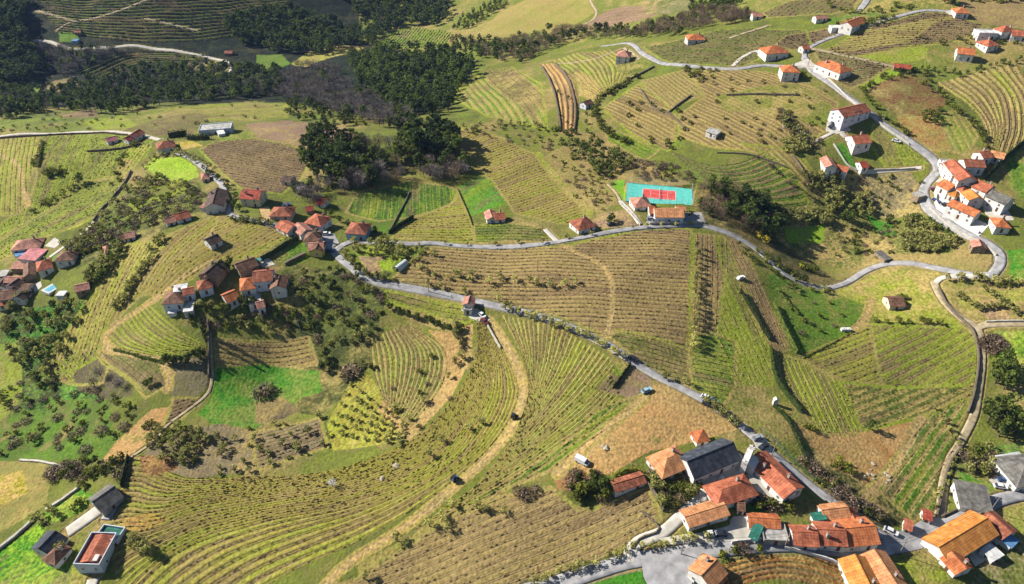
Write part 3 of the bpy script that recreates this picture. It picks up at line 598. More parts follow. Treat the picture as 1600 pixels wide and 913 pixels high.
mixf = mth('ADD', mth('MULTIPLY', mth('MULTIPLY', stripe, stf), isrow), mth('MULTIPLY', patch, mth('SUBTRACT', 1.0, mth('MULTIPLY', isrow, 1.0))))
mixf2 = mth('ADD', mth('MULTIPLY', mixf, .86), mth('MULTIPLY', patch, mth('MULTIPLY', isrow, .26)), clamp=True)
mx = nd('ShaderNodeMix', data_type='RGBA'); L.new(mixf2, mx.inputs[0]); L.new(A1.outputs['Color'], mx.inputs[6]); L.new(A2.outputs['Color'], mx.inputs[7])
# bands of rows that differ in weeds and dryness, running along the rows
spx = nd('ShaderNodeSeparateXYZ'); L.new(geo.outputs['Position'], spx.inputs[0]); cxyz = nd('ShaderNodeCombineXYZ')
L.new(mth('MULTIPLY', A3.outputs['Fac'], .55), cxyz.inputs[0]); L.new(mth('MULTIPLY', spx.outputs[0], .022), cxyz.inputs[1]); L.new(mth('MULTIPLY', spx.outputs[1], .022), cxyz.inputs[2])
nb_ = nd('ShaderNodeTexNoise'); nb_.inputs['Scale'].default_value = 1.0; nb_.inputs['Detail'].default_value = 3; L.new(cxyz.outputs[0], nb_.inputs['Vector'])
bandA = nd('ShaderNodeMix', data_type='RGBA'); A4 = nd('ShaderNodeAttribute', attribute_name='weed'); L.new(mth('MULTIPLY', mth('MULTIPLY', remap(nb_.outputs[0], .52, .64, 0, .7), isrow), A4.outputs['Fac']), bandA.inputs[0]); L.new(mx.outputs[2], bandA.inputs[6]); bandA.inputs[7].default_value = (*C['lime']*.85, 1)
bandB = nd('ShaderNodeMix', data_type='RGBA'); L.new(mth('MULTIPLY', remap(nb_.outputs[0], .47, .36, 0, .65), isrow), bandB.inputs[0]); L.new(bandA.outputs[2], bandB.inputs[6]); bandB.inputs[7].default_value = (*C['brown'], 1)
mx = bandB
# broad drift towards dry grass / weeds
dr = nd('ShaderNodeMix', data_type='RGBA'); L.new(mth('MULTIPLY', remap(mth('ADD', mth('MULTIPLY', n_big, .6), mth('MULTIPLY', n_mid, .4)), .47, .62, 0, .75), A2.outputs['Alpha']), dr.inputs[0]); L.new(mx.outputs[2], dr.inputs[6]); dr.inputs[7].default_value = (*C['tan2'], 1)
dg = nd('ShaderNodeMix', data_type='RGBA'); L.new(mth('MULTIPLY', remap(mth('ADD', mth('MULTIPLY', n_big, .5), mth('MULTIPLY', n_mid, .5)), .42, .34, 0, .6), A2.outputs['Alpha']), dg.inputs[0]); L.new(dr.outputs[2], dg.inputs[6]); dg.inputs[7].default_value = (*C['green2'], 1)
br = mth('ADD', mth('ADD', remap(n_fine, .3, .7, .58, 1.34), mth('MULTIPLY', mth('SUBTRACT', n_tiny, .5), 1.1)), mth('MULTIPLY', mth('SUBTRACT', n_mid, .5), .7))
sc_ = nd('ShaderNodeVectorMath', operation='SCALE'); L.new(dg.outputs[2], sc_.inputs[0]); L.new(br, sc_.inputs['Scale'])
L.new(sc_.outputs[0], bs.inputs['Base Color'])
bp = nd('ShaderNodeBump'); bp.inputs['Strength'].default_value = .8; bp.inputs['Distance'].default_value = .35
L.new(mth('ADD', n_fine, mth('MULTIPLY', n_tiny, .4)), bp.inputs['Height']); L.new(bp.outputs[0], bs.inputs['Normal'])
me = np_mesh('ground', np.stack([vx, vy, z], 1), FQ, [gm], True)
a = me.attributes.new('ca', 'FLOAT_COLOR', 'POINT'); a.data.foreach_set('color', np.concatenate([ca, np.clip(st,0,1)[:,None]], 1).astype(np.float32).ravel())
a = me.attributes.new('cb', 'FLOAT_COLOR', 'POINT'); a.data.foreach_set('color', np.concatenate([cb, drift[:,None]], 1).astype(np.float32).ravel())
a = me.attributes.new('rowv', 'FLOAT', 'POINT'); a.data.foreach_set('value', rv.astype(np.float32))
a = me.attributes.new('weed', 'FLOAT', 'POINT'); a.data.foreach_set('value', weed.astype(np.float32))
ground = link('ground', me); tag(ground, 'rolling farmland of striped vineyard soil, meadow grass and scrub', None, None, 'structure')

# ------------------------------------------------------------------ roads, tracks and yards
M_asph = noise_mat('worn_asphalt', srgb(148,147,148), srgb(180,178,178), .35, .9, .2, .3, 6, coord='Object', stain=.22)
M_conc = noise_mat('pale_concrete', srgb(184,178,166), srgb(210,205,194), .4, .9, .2, .3, 6)
M_grav = noise_mat('gravel', srgb(150,134,104), srgb(186,172,142), .5, .95, .1, .6, 6)
M_dirt = noise_mat('bare_earth', srgb(170,142,96), srgb(200,172,122), .5, .95, .1, .6, 6)
M_gdirt = noise_mat('grassy_earth', srgb(160,148,78), srgb(188,166,104), .5, .95, .1, .6, 6)
M_pale = noise_mat('white_paving', srgb(205,203,198), srgb(222,220,215), .4, .8)
RM = dict(asphalt=M_asph, concrete=M_conc, gravel=M_grav, dirt=M_dirt, grassdirt=M_gdirt, pale=M_pale, tan=M_dirt)
RCENT = {}
lift = {}
for k, (nm, pts, wd, kind) in enumerate(ROADS):
    if kind in ('dirt','grassdirt'):
        continue
    wd *= .88; w = W2(pts); n = max(16, int(np.hypot(*(w[1:]-w[:-1]).T).sum()/1.5)); w = smooth_line(w, n)
    t = np.gradient(w, axis=0); t /= np.hypot(*t.T)[:,None]+1e-9; nn = np.stack([-t[:,1], t[:,0]], 1)
    zl = 0.03 + 0.008*(k % 12)
    hw = wd/2*(1+.04*np.sin(np.arange(n)*.21+k))
    cols = []
    for j, u in enumerate((-1,-.96,-.5,0,.5,.96,1)):
        p = w + nn*(u*hw)[:,None]
        zz = h0(p[:,0], p[:,1]) + zl + .04*(1-u*u) - (.45 if abs(u) == 1 else 0)
        cols.append(np.stack([p[:,0], p[:,1], zz], 1))
    V = np.stack(cols, 1).reshape(-1, 3); q = np.arange(n*7).reshape(n, 7)
    Fq = np.stack([q[:-1,:-1], q[:-1,1:], q[1:,1:], q[1:,:-1]], -1).reshape(-1, 4)
    o = link(nm, np_mesh(nm, V, Fq[:, ::-1], [RM[kind]], True)); tag(o, None, None, None, 'structure')
    RCENT.setdefault(nm, w)
for k, (nm, pts, kind) in enumerate(YARDS):
    w = W2(pts); bm = bmesh.new(); vs = []
    r = resample(np.concatenate([w, w[:1]]), 40)[:-1]
    zc = h0(r[:,0], r[:,1]) + .13 + .006*(k % 8)
    vs = [bm.verts.new((x, y, z_)) for (x, y), z_ in zip(r, zc)]
    lo = [bm.verts.new((x, y, z_-.5)) for (x, y), z_ in zip(r, zc)]
    for i in range(len(vs)): j = (i+1) % len(vs); bm.faces.new((lo[i], lo[j], vs[j], vs[i]))
    fc = bm.faces.new(vs); bmesh.ops.triangulate(bm, faces=[fc]); bmesh.ops.recalc_face_normals(bm, faces=bm.faces)
    me = bpy.data.meshes.new(nm); bm.to_mesh(me); bm.free(); me.materials.append(RM[kind]); o = link('paved_'+nm, me); tag(o, None, None, None, 'structure')
# ------------------------------------------------------------------ vine rows: every row is a thing, the smaller ones past 300 joined per field
M_vine = noise_mat('dormant_vine', srgb(118,102,76), srgb(164,146,108), .8, .9, .1, rand=.15)
M_vineg = noise_mat('weedy_vine', srgb(96,98,48), srgb(150,146,76), .8, .9, .1, rand=.1)
def clip_line(w, o, d):
    """intervals along line o+t*d inside polygon w"""
    nn = np.array([-d[1], d[0]]); s = (w-o)@nn; t = (w-o)@d; ts = []
    for i in range(len(w)):
        j = (i+1) % len(w)
        if (s[i] > 0) != (s[j] > 0): ts.append(t[i]+(t[j]-t[i])*(-s[i])/(s[j]-s[i]))
    ts.sort(); return [(ts[i], ts[i+1]) for i in range(0, len(ts)-1, 2)]
rows = []   # (screen size, field, points Nx2)
for fi, f in enumerate(F):
    if not f['vine']: continue
    if f['t'] == 'P':
        if not f['d']: continue
        w = f['w']; s = (w-f['o'])@f['nn']/f['sp']
        for k in range(int(math.ceil(s.min())), int(math.floor(s.max()))+1):
            o = f['o']+f['nn']*f['sp']*k
            for t0, t1 in clip_line(w, o, f['dr']):
                t0 += .8; t1 -= .8
                if t1-t0 < 5: continue
                n = max(2, int((t1-t0)/4)); rows.append([fi, o+np.linspace(t0, t1, n)[:,None]*f['dr']])
    else:
        for g, cnt in enumerate(f['cnt']):
            for k in range(cnt + (g == len(f['cnt'])-1)):
                u = k/cnt; p = f['gs'][g]*(1-u)+f['gs'][g+1]*u; rows.append([fi, p])
for r in rows:
    p = r[1]; z_ = h0(p[:,0], p[:,1]); a, b, d = to_px(p[:,0], p[:,1], z_)
    ok = (a>-10)&(a<1610)&(b>-10)&(b<920); L_ = np.hypot(np.diff(a), np.diff(b))*(ok[1:]&ok[:-1])
    r.append(L_.sum()*FPX/np.median(d)); r.append(ok.any())
rows = [r for r in rows if r[3]]
by = {}
for r in rows:
    a, b, _ = to_px(r[1][:,0], r[1][:,1], h0(r[1][:,0], r[1][:,1])); r.append((float(a.mean()), float(b.mean()))); by.setdefault(r[0], []).append(r)
for fi, rr in by.items():
    dx = abs(rr[-1][4][0]-rr[0][4][0]); dy = abs(rr[-1][4][1]-rr[0][4][1]); ax = 1 if dy*1.6 > dx else 0
    side = 'top' if ax else 'left'
    for n_, r in enumerate(sorted(rr, key=lambda r: r[4][ax])):
        lb = '%s vine row from the %s of %s' % (ordinal(n_+1) if n_ < 99 else 'last', side, F[fi]['name']); lb = lb.replace(' of the ', ' of ', 1) if len(lb.split()) > 16 else lb; r.append(lb)
rows.sort(key=lambda r: -r[2])
def row_mesh(p, step, h, wd, keep, sw):
    """one row: a low weedy ridge with ragged little vines growing out of it, all joined edge to edge"""
    d = np.concatenate([[0], np.cumsum(np.hypot(*np.diff(p, axis=0).T))]); n = int(d[-1]/step)
    if n < 3: return None
    s = np.linspace(0, d[-1], n); s[1:-1] += RNG.normal(0, step*.12, n-2); x = np.interp(s, d, p[:,0]); y = np.interp(s, d, p[:,1])
    t = np.stack([np.gradient(x), np.gradient(y)], 1); t /= np.hypot(*t.T)[:,None]+1e-9
    ww = sw*(.6+.7*RNG.random(n)); z_ = h0(x, y)+.04+.10*RNG.random(n)
    Lv = np.stack([x-t[:,1]*ww, y+t[:,0]*ww, z_], 1); Rv = np.stack([x+t[:,1]*ww, y-t[:,0]*ww, z_], 1)
    iL = np.arange(n)*2; iR = iL+1; V = np.stack([Lv, Rv], 1).reshape(-1, 3)
    F0 = np.stack([iL[:-1], iR[:-1], iR[1:], iL[1:]], 1)
    e = []; m = RNG.random(n) < keep; k = np.nonzero(m)[0]; e.append(np.stack([iL[k], iR[k]], 1))
    k2 = k[k < n-1]; k3 = k2[RNG.random(len(k2)) < .3]; e.append(np.stack([iR[k3], iL[k3+1]], 1)); e = np.concatenate(e)
    A, B = V[e[:,0]], V[e[:,1]]; q = len(e); mid = (A+B)/2; hh = h*(.5+.7*RNG.random(q)); off = RNG.normal(0, wd, (q, 2))
    dirv = (B-A)*(.15+.25*RNG.random(q))[:,None]
    top = mid.copy(); top[:,:2] += off; top[:,2] += hh
    T0 = top-dirv; T1 = top+dirv; base = len(V); V = np.concatenate([V, np.stack([T0, T1], 1).reshape(-1,3)])
    j = base+np.arange(q)*2; F1 = np.stack([e[:,0], e[:,1], j+1, j], 1)
    return V, np.concatenate([F0, F1]), np.concatenate([np.zeros(len(F0), int), np.ones(len(F1), int)])
strip_m = {}
def strip_mat(f):
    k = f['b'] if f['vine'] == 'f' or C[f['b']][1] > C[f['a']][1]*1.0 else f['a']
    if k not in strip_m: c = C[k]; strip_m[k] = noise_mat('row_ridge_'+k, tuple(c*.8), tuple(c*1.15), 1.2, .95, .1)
    return strip_m[k]
acc = {}; nind = 0; tot = 0
for r in rows:
    f = F[r[0]]; p = r[1]; dist = np.hypot(p[:,0], p[:,1]).mean(); far_ = dist > 420
    if f['vine'] == 'f': h, wd, step, sw = 1.0, .3, 2.4, .5
    else: h, wd, step, sw = (.36, .07, .85, .11) if not far_ else (.5, .12, 1.3, .16)
    res = row_mesh(p, step, h, wd, .75, sw)
    if res is None: continue
    f['mats'] = [strip_mat(f), M_vineg if (f['vine'] == 'f' or f['b'] in ('dgreen','lime','green2')) else M_vine]
    V, Fq, mi = res; tot += len(Fq)
    if nind < 300:
        nind += 1; c = V.mean(0); o = link('vine_row', np_mesh('vine_row', V-c, Fq, f['mats'], mi=mi), loc=c)
        tag(o, r[5], 'vine row', 'vine rows of '+f['name'])
    else: acc.setdefault(r[0], []).append((V, Fq, mi))
for fi, lst in acc.items():
    f = F[fi]; off = 0; Vs = []; Fs = []
    for V, Fq, mi in lst: Vs.append(V); Fs.append(Fq+off); off += len(V)
    o = link('vine_rows', np_mesh('vine_rows', np.concatenate(Vs), np.concatenate(Fs), f['mats'], mi=np.concatenate([q[2] for q in lst]))); tag(o, None, None, None, 'stuff')
    o['label'] = 'many thin vine rows of '+f['name']
print('rows', len(rows), 'quads', tot)
# ------------------------------------------------------------------ trees
def leafmat(name, c1, c2, sc=.9, tr=.25):
    if 'leaves' in name or 'needles' in name: c1, c2 = [(min(255,int(c[0]*1.12+3)), int(c[1]*1.04), int(c[2]*.80)) for c in (c1, c2)]
    m = noise_mat(name, srgb(*c1), srgb(*c2), sc, .75, .25, rand=.34, detail=3, trans=.38 if ('leaves' in name or 'needles' in name) else 0)
    return m
M_ol = leafmat('olive_leaves', (127,142,96), (212,223,172)); M_ev = leafmat('evergreen_leaves', (52,77,38), (111,136,66)); M_pn = leafmat('pine_needles', (38,62,38), (80,106,58))
M_bu = leafmat('bush_leaves', (75,95,41), (136,150,68)); M_tw = leafmat('bare_twigs', (108,98,96), (146,134,130)); M_twb = leafmat('warm_bare_twigs', (112,94,76), (144,122,96))
M_bk = noise_mat('bark', srgb(78,66,54), srgb(118,102,86), 3); M_mi = leafmat('yellow_blossom', (236,202,43), (255,241,83)); M_wh = leafmat('white_blossom', (255,255,255), (255,255,255))
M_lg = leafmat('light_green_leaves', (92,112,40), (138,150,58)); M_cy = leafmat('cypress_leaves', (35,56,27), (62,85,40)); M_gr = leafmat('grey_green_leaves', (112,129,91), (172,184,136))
def cards(n, cen, rad, size, rng, squash=1.0, outward=.6, shell=.55):
    """n small leaf-cluster cards scattered in an ellipsoid shell"""
    d = rng.normal(size=(n,3)); d /= np.linalg.norm(d, axis=1)[:,None]; r = shell+(1-shell)*rng.random(n)**.6
    c = np.asarray(cen)+d*r[:,None]*np.asarray(rad)
    nn = d*outward+rng.normal(size=(n,3))*.6; nn /= np.linalg.norm(nn, axis=1)[:,None]
    a = np.cross(nn, rng.normal(size=(n,3))); a /= np.linalg.norm(a, axis=1)[:,None]; b = np.cross(nn, a)
    s = size*(.6+.8*rng.random(n))[:,None]; k = (.5+.6*rng.random(n))[:,None]
    V = np.stack([c-a*s, c+b*s*k, c+a*s*.9, c-b*s*k], 1)
    return V.reshape(-1,3)
def crown(rng, R, H, z0, nclump, ncard, size, squash=.75, cone=0.0, lump=.5):
    out = []
    for i in range(nclump):
        t = (i+.5)/nclump; zz = z0+H*(t if cone else rng.random()); k = (1-t*cone) if cone else math.sqrt(max(.05, 1-(2*(zz-z0)/H-1)**2))
        an = rng.random()*2*pi; rr = R*k*(.35+.55*rng.random()) if i else 0
        cr = R*lump*(.7+.5*rng.random())*(k*.6+.4)
        out.append(cards(ncard, (rr*cos(an), rr*sin(an), zz), (cr, cr, cr*squash), size, rng))
    return np.concatenate(out)
def trunkm(rng, h, r, limbs, spread, lh):
    m = MB(); m.cyl((0,0,-.6), (rng.normal()*.1, rng.normal()*.1, h), r*1.25, r*.75, 6)
    for i in range(limbs):
        a = 2*pi*i/limbs+rng.random(); m.cyl((0,0,h*.85), (spread*cos(a), spread*sin(a), h+lh*(.6+.5*rng.random())), r*.6, r*.2, 5)
    return m
def twigs(rng, R, H, z0, n, w, up=.6, length=1.3):
    """fine bare shoots fanning out of the limbs"""
    th = rng.random(n)*2*pi; rr = R*rng.random(n)**.5*.75; z_ = z0+H*rng.random(n)*.75*(1-.5*(rr/R)**2)
    c = np.stack([rr*np.cos(th), rr*np.sin(th), z_], 1)
    d = np.stack([np.cos(th)*.7, np.sin(th)*.7, np.full(n, up)], 1)+rng.normal(size=(n,3))*.45; d /= np.linalg.norm(d,axis=1)[:,None]
    sd = np.cross(d, rng.normal(size=(n,3))); sd /= np.linalg.norm(sd,axis=1)[:,None]; L_ = (length*(.6+.8*rng.random(n)))[:,None]
    V = np.stack([c-sd*w, c+sd*w, c+d*L_+sd*w*.3, c+d*L_*.98-sd*w*.3], 1); return V.reshape(-1,3)
def quads(V): return np.arange(len(V)).reshape(-1,4)
KINDS = {}
def make_kind(key, variants):
    KINDS[key] = variants
rg = np.random.default_rng(3)
def mk(key, fn, leafm, n=3):
    out = []
    for i in range(n):
        V, tm, H = fn(); out.append((np_mesh(key+'_crown', V, quads(V), [leafm]), tm.mesh(key+'_trunk', M_bk), H, V))
    KINDS[key] = out
# all templates are about their natural size (m); height used for scaling
mk('olive', lambda: (crown(rg, 1.9, 2.6, 1.3, 9, 26, .26, .75), trunkm(rg, 1.2, .22, 3, .9, 1.2), 4.2), M_ol, 4)
mk('grey', lambda: (crown(rg, 1.9, 2.6, 1.0, 9, 26, .28, .75), trunkm(rg, 1.0, .2, 3, .9, 1.2), 4.0), M_gr, 3)
mk('evergreen', lambda: (crown(rg, 3.3, 6.8, 2.0, 18, 34, .42, .8, 0, .45), trunkm(rg, 3, .32, 4, 1.6, 4), 10.5), M_ev, 4)
mk('pine', lambda: (crown(rg, 3.1, 6.2, 4.0, 16, 34, .42, .7, 0, .48), trunkm(rg, 5.5, .28, 4, 1.6, 2.5), 11.2), M_pn, 4)
mk('bush', lambda: (crown(rg, 1.3, 1.3, .2, 6, 22, .22, .8), trunkm(rg, .4, .08, 3, .5, .7), 1.9), M_bu, 4)
mk('light', lambda: (crown(rg, 1.3, 1.3, .2, 6, 22, .22, .8), trunkm(rg, .4, .08, 3, .5, .7), 1.9), M_lg, 2)
mk('cypress', lambda: (crown(rg, .9, 7.0, .3, 14, 22, .25, 1.3, .7, .8), trunkm(rg, 2, .15, 1, .1, 1), 8.), M_cy, 2)
mk('mimosa', lambda: (crown(rg, 2.4, 3.5, 1.5, 11, 26, .3, .8), trunkm(rg, 1.5, .15, 3, .9, 1.5), 5.5), M_mi, 1)
mk('blossom', lambda: (np.concatenate([cards(220, (0,0,2.8), (1.6,1.6,1.5), .16, rg), twigs(rg, 1.6, 3, 1.2, 60, .03)]), trunkm(rg, 1.2, .14, 4, .9, 1.5), 4.2), M_wh, 1)
def bare(R, H, z0, n, w):
    def fn():
        t = trunkm(rg, z0*1.1, .18*H/8, 6, R*.5, H*.55)
        for i in range(5):
            a = rg.random()*2*pi; t.cyl((0,0,z0*.9), (R*.35*cos(a), R*.35*sin(a), z0+H*.75), .09, .03, 4)
        return twigs(rg, R, H, z0, n, w), t, z0+H
    return fn
mk('bare', bare(2.8, 6.5, 2.2, 420, .045), M_tw, 4)
mk('warmbare', bare(2.6, 5.5, 1.8, 400, .045), M_twb, 3)
mk('bramble', lambda: (np.concatenate([twigs(rg, 1.5, 1.2, .1, 160, .04, .3, .8), cards(60, (0,0,.7), (1.3,1.3,.8), .2, rg)]), trunkm(rg, .3, .06, 3, .4, .5), 1.9), M_twb, 3)
INFO = dict(olive=('olive_tree','olive tree'), grey=('olive_tree','olive tree'), evergreen=('evergreen_tree','evergreen tree'), pine=('pine_tree','pine tree'), bush=('bush','bush'), light=('shrub','shrub'),
 cypress=('cypress_tree','cypress'), mimosa=('mimosa_tree','mimosa'), blossom=('almond_tree','almond tree'), bare=('bare_tree','bare tree'), warmbare=('leafless_tree','leafless tree'), bramble=('bramble_bush','bramble'))
TREES = []  # px, py, kind, height, label, group
def T(pts, kind, h, label, group=None, order=True):
    ext = np.ptp(np.array(pts, float), axis=0); ax = 1 if ext[1] > ext[0]*1.2 else 0; rank = {i: k for k, i in enumerate(sorted(range(len(pts)), key=lambda i: pts[i][ax]))}
    for i, q in enumerate(pts): TREES.append([q[0], q[1], kind, h*random.uniform(.82, 1.2), label, group, ', %s from the %s' % (ordinal(rank[i]+1), 'top' if ax else 'left') if len(pts) > 1 and order else ''])
def LINE(pts, n, kind, h, label, group, jit=1.5):
    p = resample(np.array(pts, float), n); T([(x+random.gauss(0,jit), y+random.gauss(0,jit*.6)) for x, y in p], kind, h, label, group)
def WOOD(poly, n, kinds, h, label, group):
    p = np.array(poly, float); lo = p.min(0); hi = p.max(0); pts = []; k = 0
    # even scatter: best of a few darts
    while len(pts) < n and k < n*30:
        k += 1; q = (random.uniform(lo[0], hi[0]), random.uniform(lo[1], hi[1]))
        if not in_poly(np.array([q[0]]), np.array([q[1]]), p)[0]: continue
        mind = .55*math.sqrt((hi[0]-lo[0])*(hi[1]-lo[1])/max(n,1))
        if any(abs(q[0]-a) < mind and abs(q[1]-b)*1.8 < mind for a, b in pts[-200:]): continue
        pts.append(q)
    names = [a for a, w_ in kinds]; ww = [w_ for a, w_ in kinds]
    for q in pts:
        kd = random.choices(names, ww)[0]; hh = h if not isinstance(h, dict) else h[kd]
        TREES.append([q[0], q[1], kd, hh*random.uniform(.75, 1.25), label, group, ''])
H1 = dict(pine=11, evergreen=9, bare=9, warmbare=8, bush=3, bramble=2.5, olive=4, grey=4, light=2.5, cypress=8, mimosa=5)
WOOD([(545,92),(600,76),(650,80),(700,82),(742,98),(738,122),(712,150),(700,178),(650,182),(600,165),(560,135)], 460, [('pine',3),('evergreen',7)], {'pine':11,'evergreen':9.5}, 'in the dense dark wood between the valley and the green strips', 'trees of the dense dark wood')
WOOD([(400,122),(450,108),(520,100),(545,130),(600,165),(650,185),(640,200),(600,200),(540,185),(470,165),(400,150)], 230, [('bare',9),('evergreen',1)], H1, 'in the long purple-grey leafless belt below the dark wood', 'trees of the leafless belt')
WOOD([(450,165),(480,160),(550,178),(580,195),(540,198),(480,190),(445,185)], 50, [('evergreen',5),('bush',2)], {'evergreen':7,'bush':3}, 'on the near edge of the leafless belt', 'trees edging the leafless belt')
WOOD([(0,135),(60,150),(100,140),(170,125),(240,105),(330,104),(400,110),(440,112),(440,150),(330,158),(250,165),(180,182),(90,172),(0,188)], 620, [('evergreen',6),('pine',4),('bare',2)], {'evergreen':9,'pine':11,'bare':9}, 'in the mixed wood across the valley floor', 'trees of the valley floor wood')
WOOD([(-10,10),(40,20),(46,60),(70,110),(40,135),(-10,135)], 200, [('pine',5),('evergreen',5)], {'pine':15,'evergreen':13}, 'in the tall shaded stand at the upper left', 'trees of the tall shaded stand')
WOOD([(50,75),(170,79),(200,84),(130,105),(110,125),(60,112)], 80, [('bare',8),('evergreen',2)], H1, 'below the pale valley lane', 'trees below the valley lane')
WOOD([(350,45),(380,28),(440,12),(520,36),(560,70),(500,88),(440,85),(375,70)], 300, [('evergreen',6),('pine',4)], {'pine':13,'evergreen':12}, 'on the shaded slope right of the far terraces', 'trees of the shaded far slope')
WOOD([(525,-10),(640,-15),(700,0),(700,25),(690,42),(600,40),(550,22)], 260, [('evergreen',6),('pine',3),('bare',1)], {'pine':13,'evergreen':12,'bare':9}, 'in the dark stand along the top of the picture', 'trees of the dark stand at the top')
WOOD([(720,30),(770,5),(790,-5),(790,10),(735,45),(705,50)], 45, [('light',1),('evergreen',2)], {'light':6,'evergreen':7}, 'on the bright edge beside the round hill field', 'trees at the hill field edge')
WOOD([(700,65),(790,66),(830,58),(890,46),(990,52),(1000,60),(900,64),(860,78),(815,100),(745,92),(715,82)], 190, [('warmbare',6),('evergreen',3),('pine',2)], {'warmbare':7,'evergreen':8,'pine':9}, 'in the brown tree belt under the far ridge', 'trees of the brown belt')
WOOD([(990,48),(1070,26),(1100,18),(1170,22),(1178,32),(1100,45),(1060,56),(1000,60)], 120, [('warmbare',7),('evergreen',2)], {'warmbare':7,'evergreen':7}, 'in the brown belt left of the small far house', 'trees of the upper brown belt')
WOOD([(1080,8),(1150,0),(1160,10),(1110,20),(1075,24)], 30, [('evergreen',1)], {'evergreen':7}, 'in the clump on the crest', 'trees of the crest clump')
WOOD([(478,222),(520,208),(560,236),(565,262),(530,290),(495,285),(470,250)], 42, [('pine',5),('evergreen',3)], {'pine':13,'evergreen':11}, 'in the dark left part of the hamlet grove', 'dark trees of the hamlet grove')
WOOD([(545,230),(640,225),(650,262),(620,285),(560,300),(520,300)], 56, [('bare',4),('warmbare',3),('evergreen',3)], {'bare':11,'warmbare':10,'evergreen':12}, 'in the leafless middle of the hamlet grove', 'leafless trees of the hamlet grove')
WOOD([(625,215),(655,205),(705,215),(722,240),(700,262),(650,255)], 40, [('evergreen',5),('pine',4)], {'evergreen':13,'pine':15}, 'in the tall right end of the hamlet grove', 'tall trees of the hamlet grove')
WOOD([(650,262),(700,258),(732,258),(730,280),(690,288),(655,280)], 20, [('warmbare',4),('bare',2),('evergreen',3)], {'bare':9,'warmbare':9,'evergreen':10}, 'on the sunny edge of the hamlet grove', 'edge trees of the hamlet grove')
WOOD([(455,290),(530,290),(530,320),(500,322),(460,312)], 16, [('bare',5),('evergreen',1)], {'bare':9,'evergreen':7}, 'behind the red shed under the grove', 'trees behind the red shed')
WOOD([(876,225),(925,218),(970,240),(985,262),(950,280),(905,262)], 46, [('evergreen',4),('grey',3),('bush',3)], {'evergreen':6,'grey':5,'bush':3}, 'on the scrub slope above the tennis court', 'trees of the scrub slope')
WOOD([(975,248),(1060,262),(1088,282),(1080,290),(985,278)], 26, [('bramble',4),('bush',2),('warmbare',2)], {'bramble':3,'bush':3,'warmbare':5}, 'just behind the tennis court fence', 'bushes behind the tennis court')
WOOD([(1090,295),(1120,290),(1145,300),(1150,335),(1120,345),(1092,330)], 26, [('warmbare',4),('evergreen',4)], {'warmbare':7,'evergreen':8}, 'beside the right end of the tennis court', 'leafless trees beside the tennis court')
WOOD([(1140,305),(1175,305),(1212,330),(1224,352),(1206,378),(1188,380),(1160,358)], 50, [('evergreen',6),('pine',3),('warmbare',1)], {'evergreen':8,'pine':9,'warmbare':7}, 'in the ravine thicket above the road bend', 'trees of the ravine thicket')
WOOD([(1145,380),(1195,395),(1260,440),(1300,462),(1240,452),(1200,430)], 22, [('bush',3),('evergreen',1)], {'bush':2.5,'evergreen':4}, 'on the verge of the road bend', 'verge bushes of the road bend')
T([(1185,374),(1193,380),(1197,372)], 'mimosa', 5, 'yellow flowering mimosa above the road bend', 'yellow mimosas')
T([(1253,418),(1268,424)], 'light', 4, 'yellow-green shrub in the shaded ravine', 'ravine shrubs')
WOOD([(1282,302),(1318,298),(1328,332),(1292,332)], 34, [('grey',1)], {'grey':4}, 'in the square olive block under the red shed', 'olives of the square block')
WOOD([(1250,272),(1300,278),(1318,294),(1272,298)], 30, [('grey',1)], {'grey':4}, 'in the olive block below the two white farmhouses', 'olives below the farmhouses')
WOOD([(1200,330),(1270,328),(1305,338),(1300,352),(1215,352)], 44, [('grey',1)], {'grey':4}, 'in the long olive block above the lime patch', 'olives above the lime patch')
WOOD([(1325,305),(1350,310),(1368,338),(1345,342)], 16, [('grey',3),('bush',1)], {'grey':4,'bush':2}, 'in the narrow olive strip right of the square block', 'olives of the narrow strip')
for r_ in range(6):
    LINE([(1412+r_*3,345+r_*9.5),(1450+r_*8,350+r_*9)] if r_ < 2 else [(1410,348+r_*8.5),(1488-max(0,r_-3)*12,366+r_*4.5+max(0,r_-3)*3)], 8, 'grey', 4.4, 'in '+ordinal(r_+1)+' row of the road loop grid', 'olives of the planted grid', .8)
T([(1318,343),(1326,348)], 'evergreen', 7, 'round dark evergreen between the olive blocks', 'evergreens between the olive blocks'); T([(1386,350)], 'evergreen', 6, 'single dark evergreen above the planted olive grid')
LINE([(1425,345),(1462,358),(1484,372)], 7, 'evergreen', 4.5, 'along the upper edge of the olive grid', 'bushy evergreens edging the olive grid')
WOOD([(560,40),(640,38),(610,50),(585,72),(560,72),(530,68)], 60, [('evergreen',6),('pine',4)], {'pine':12,'evergreen':11}, 'on the dark slope above the yellow valley patch', 'trees above the yellow valley patch')
WOOD([(0,-8),(60,-6),(50,12),(0,22)], 30, [('evergreen',3),('bare',1)], {'bare':9,'evergreen':10}, 'at the upper left corner', 'trees of the upper left corner')
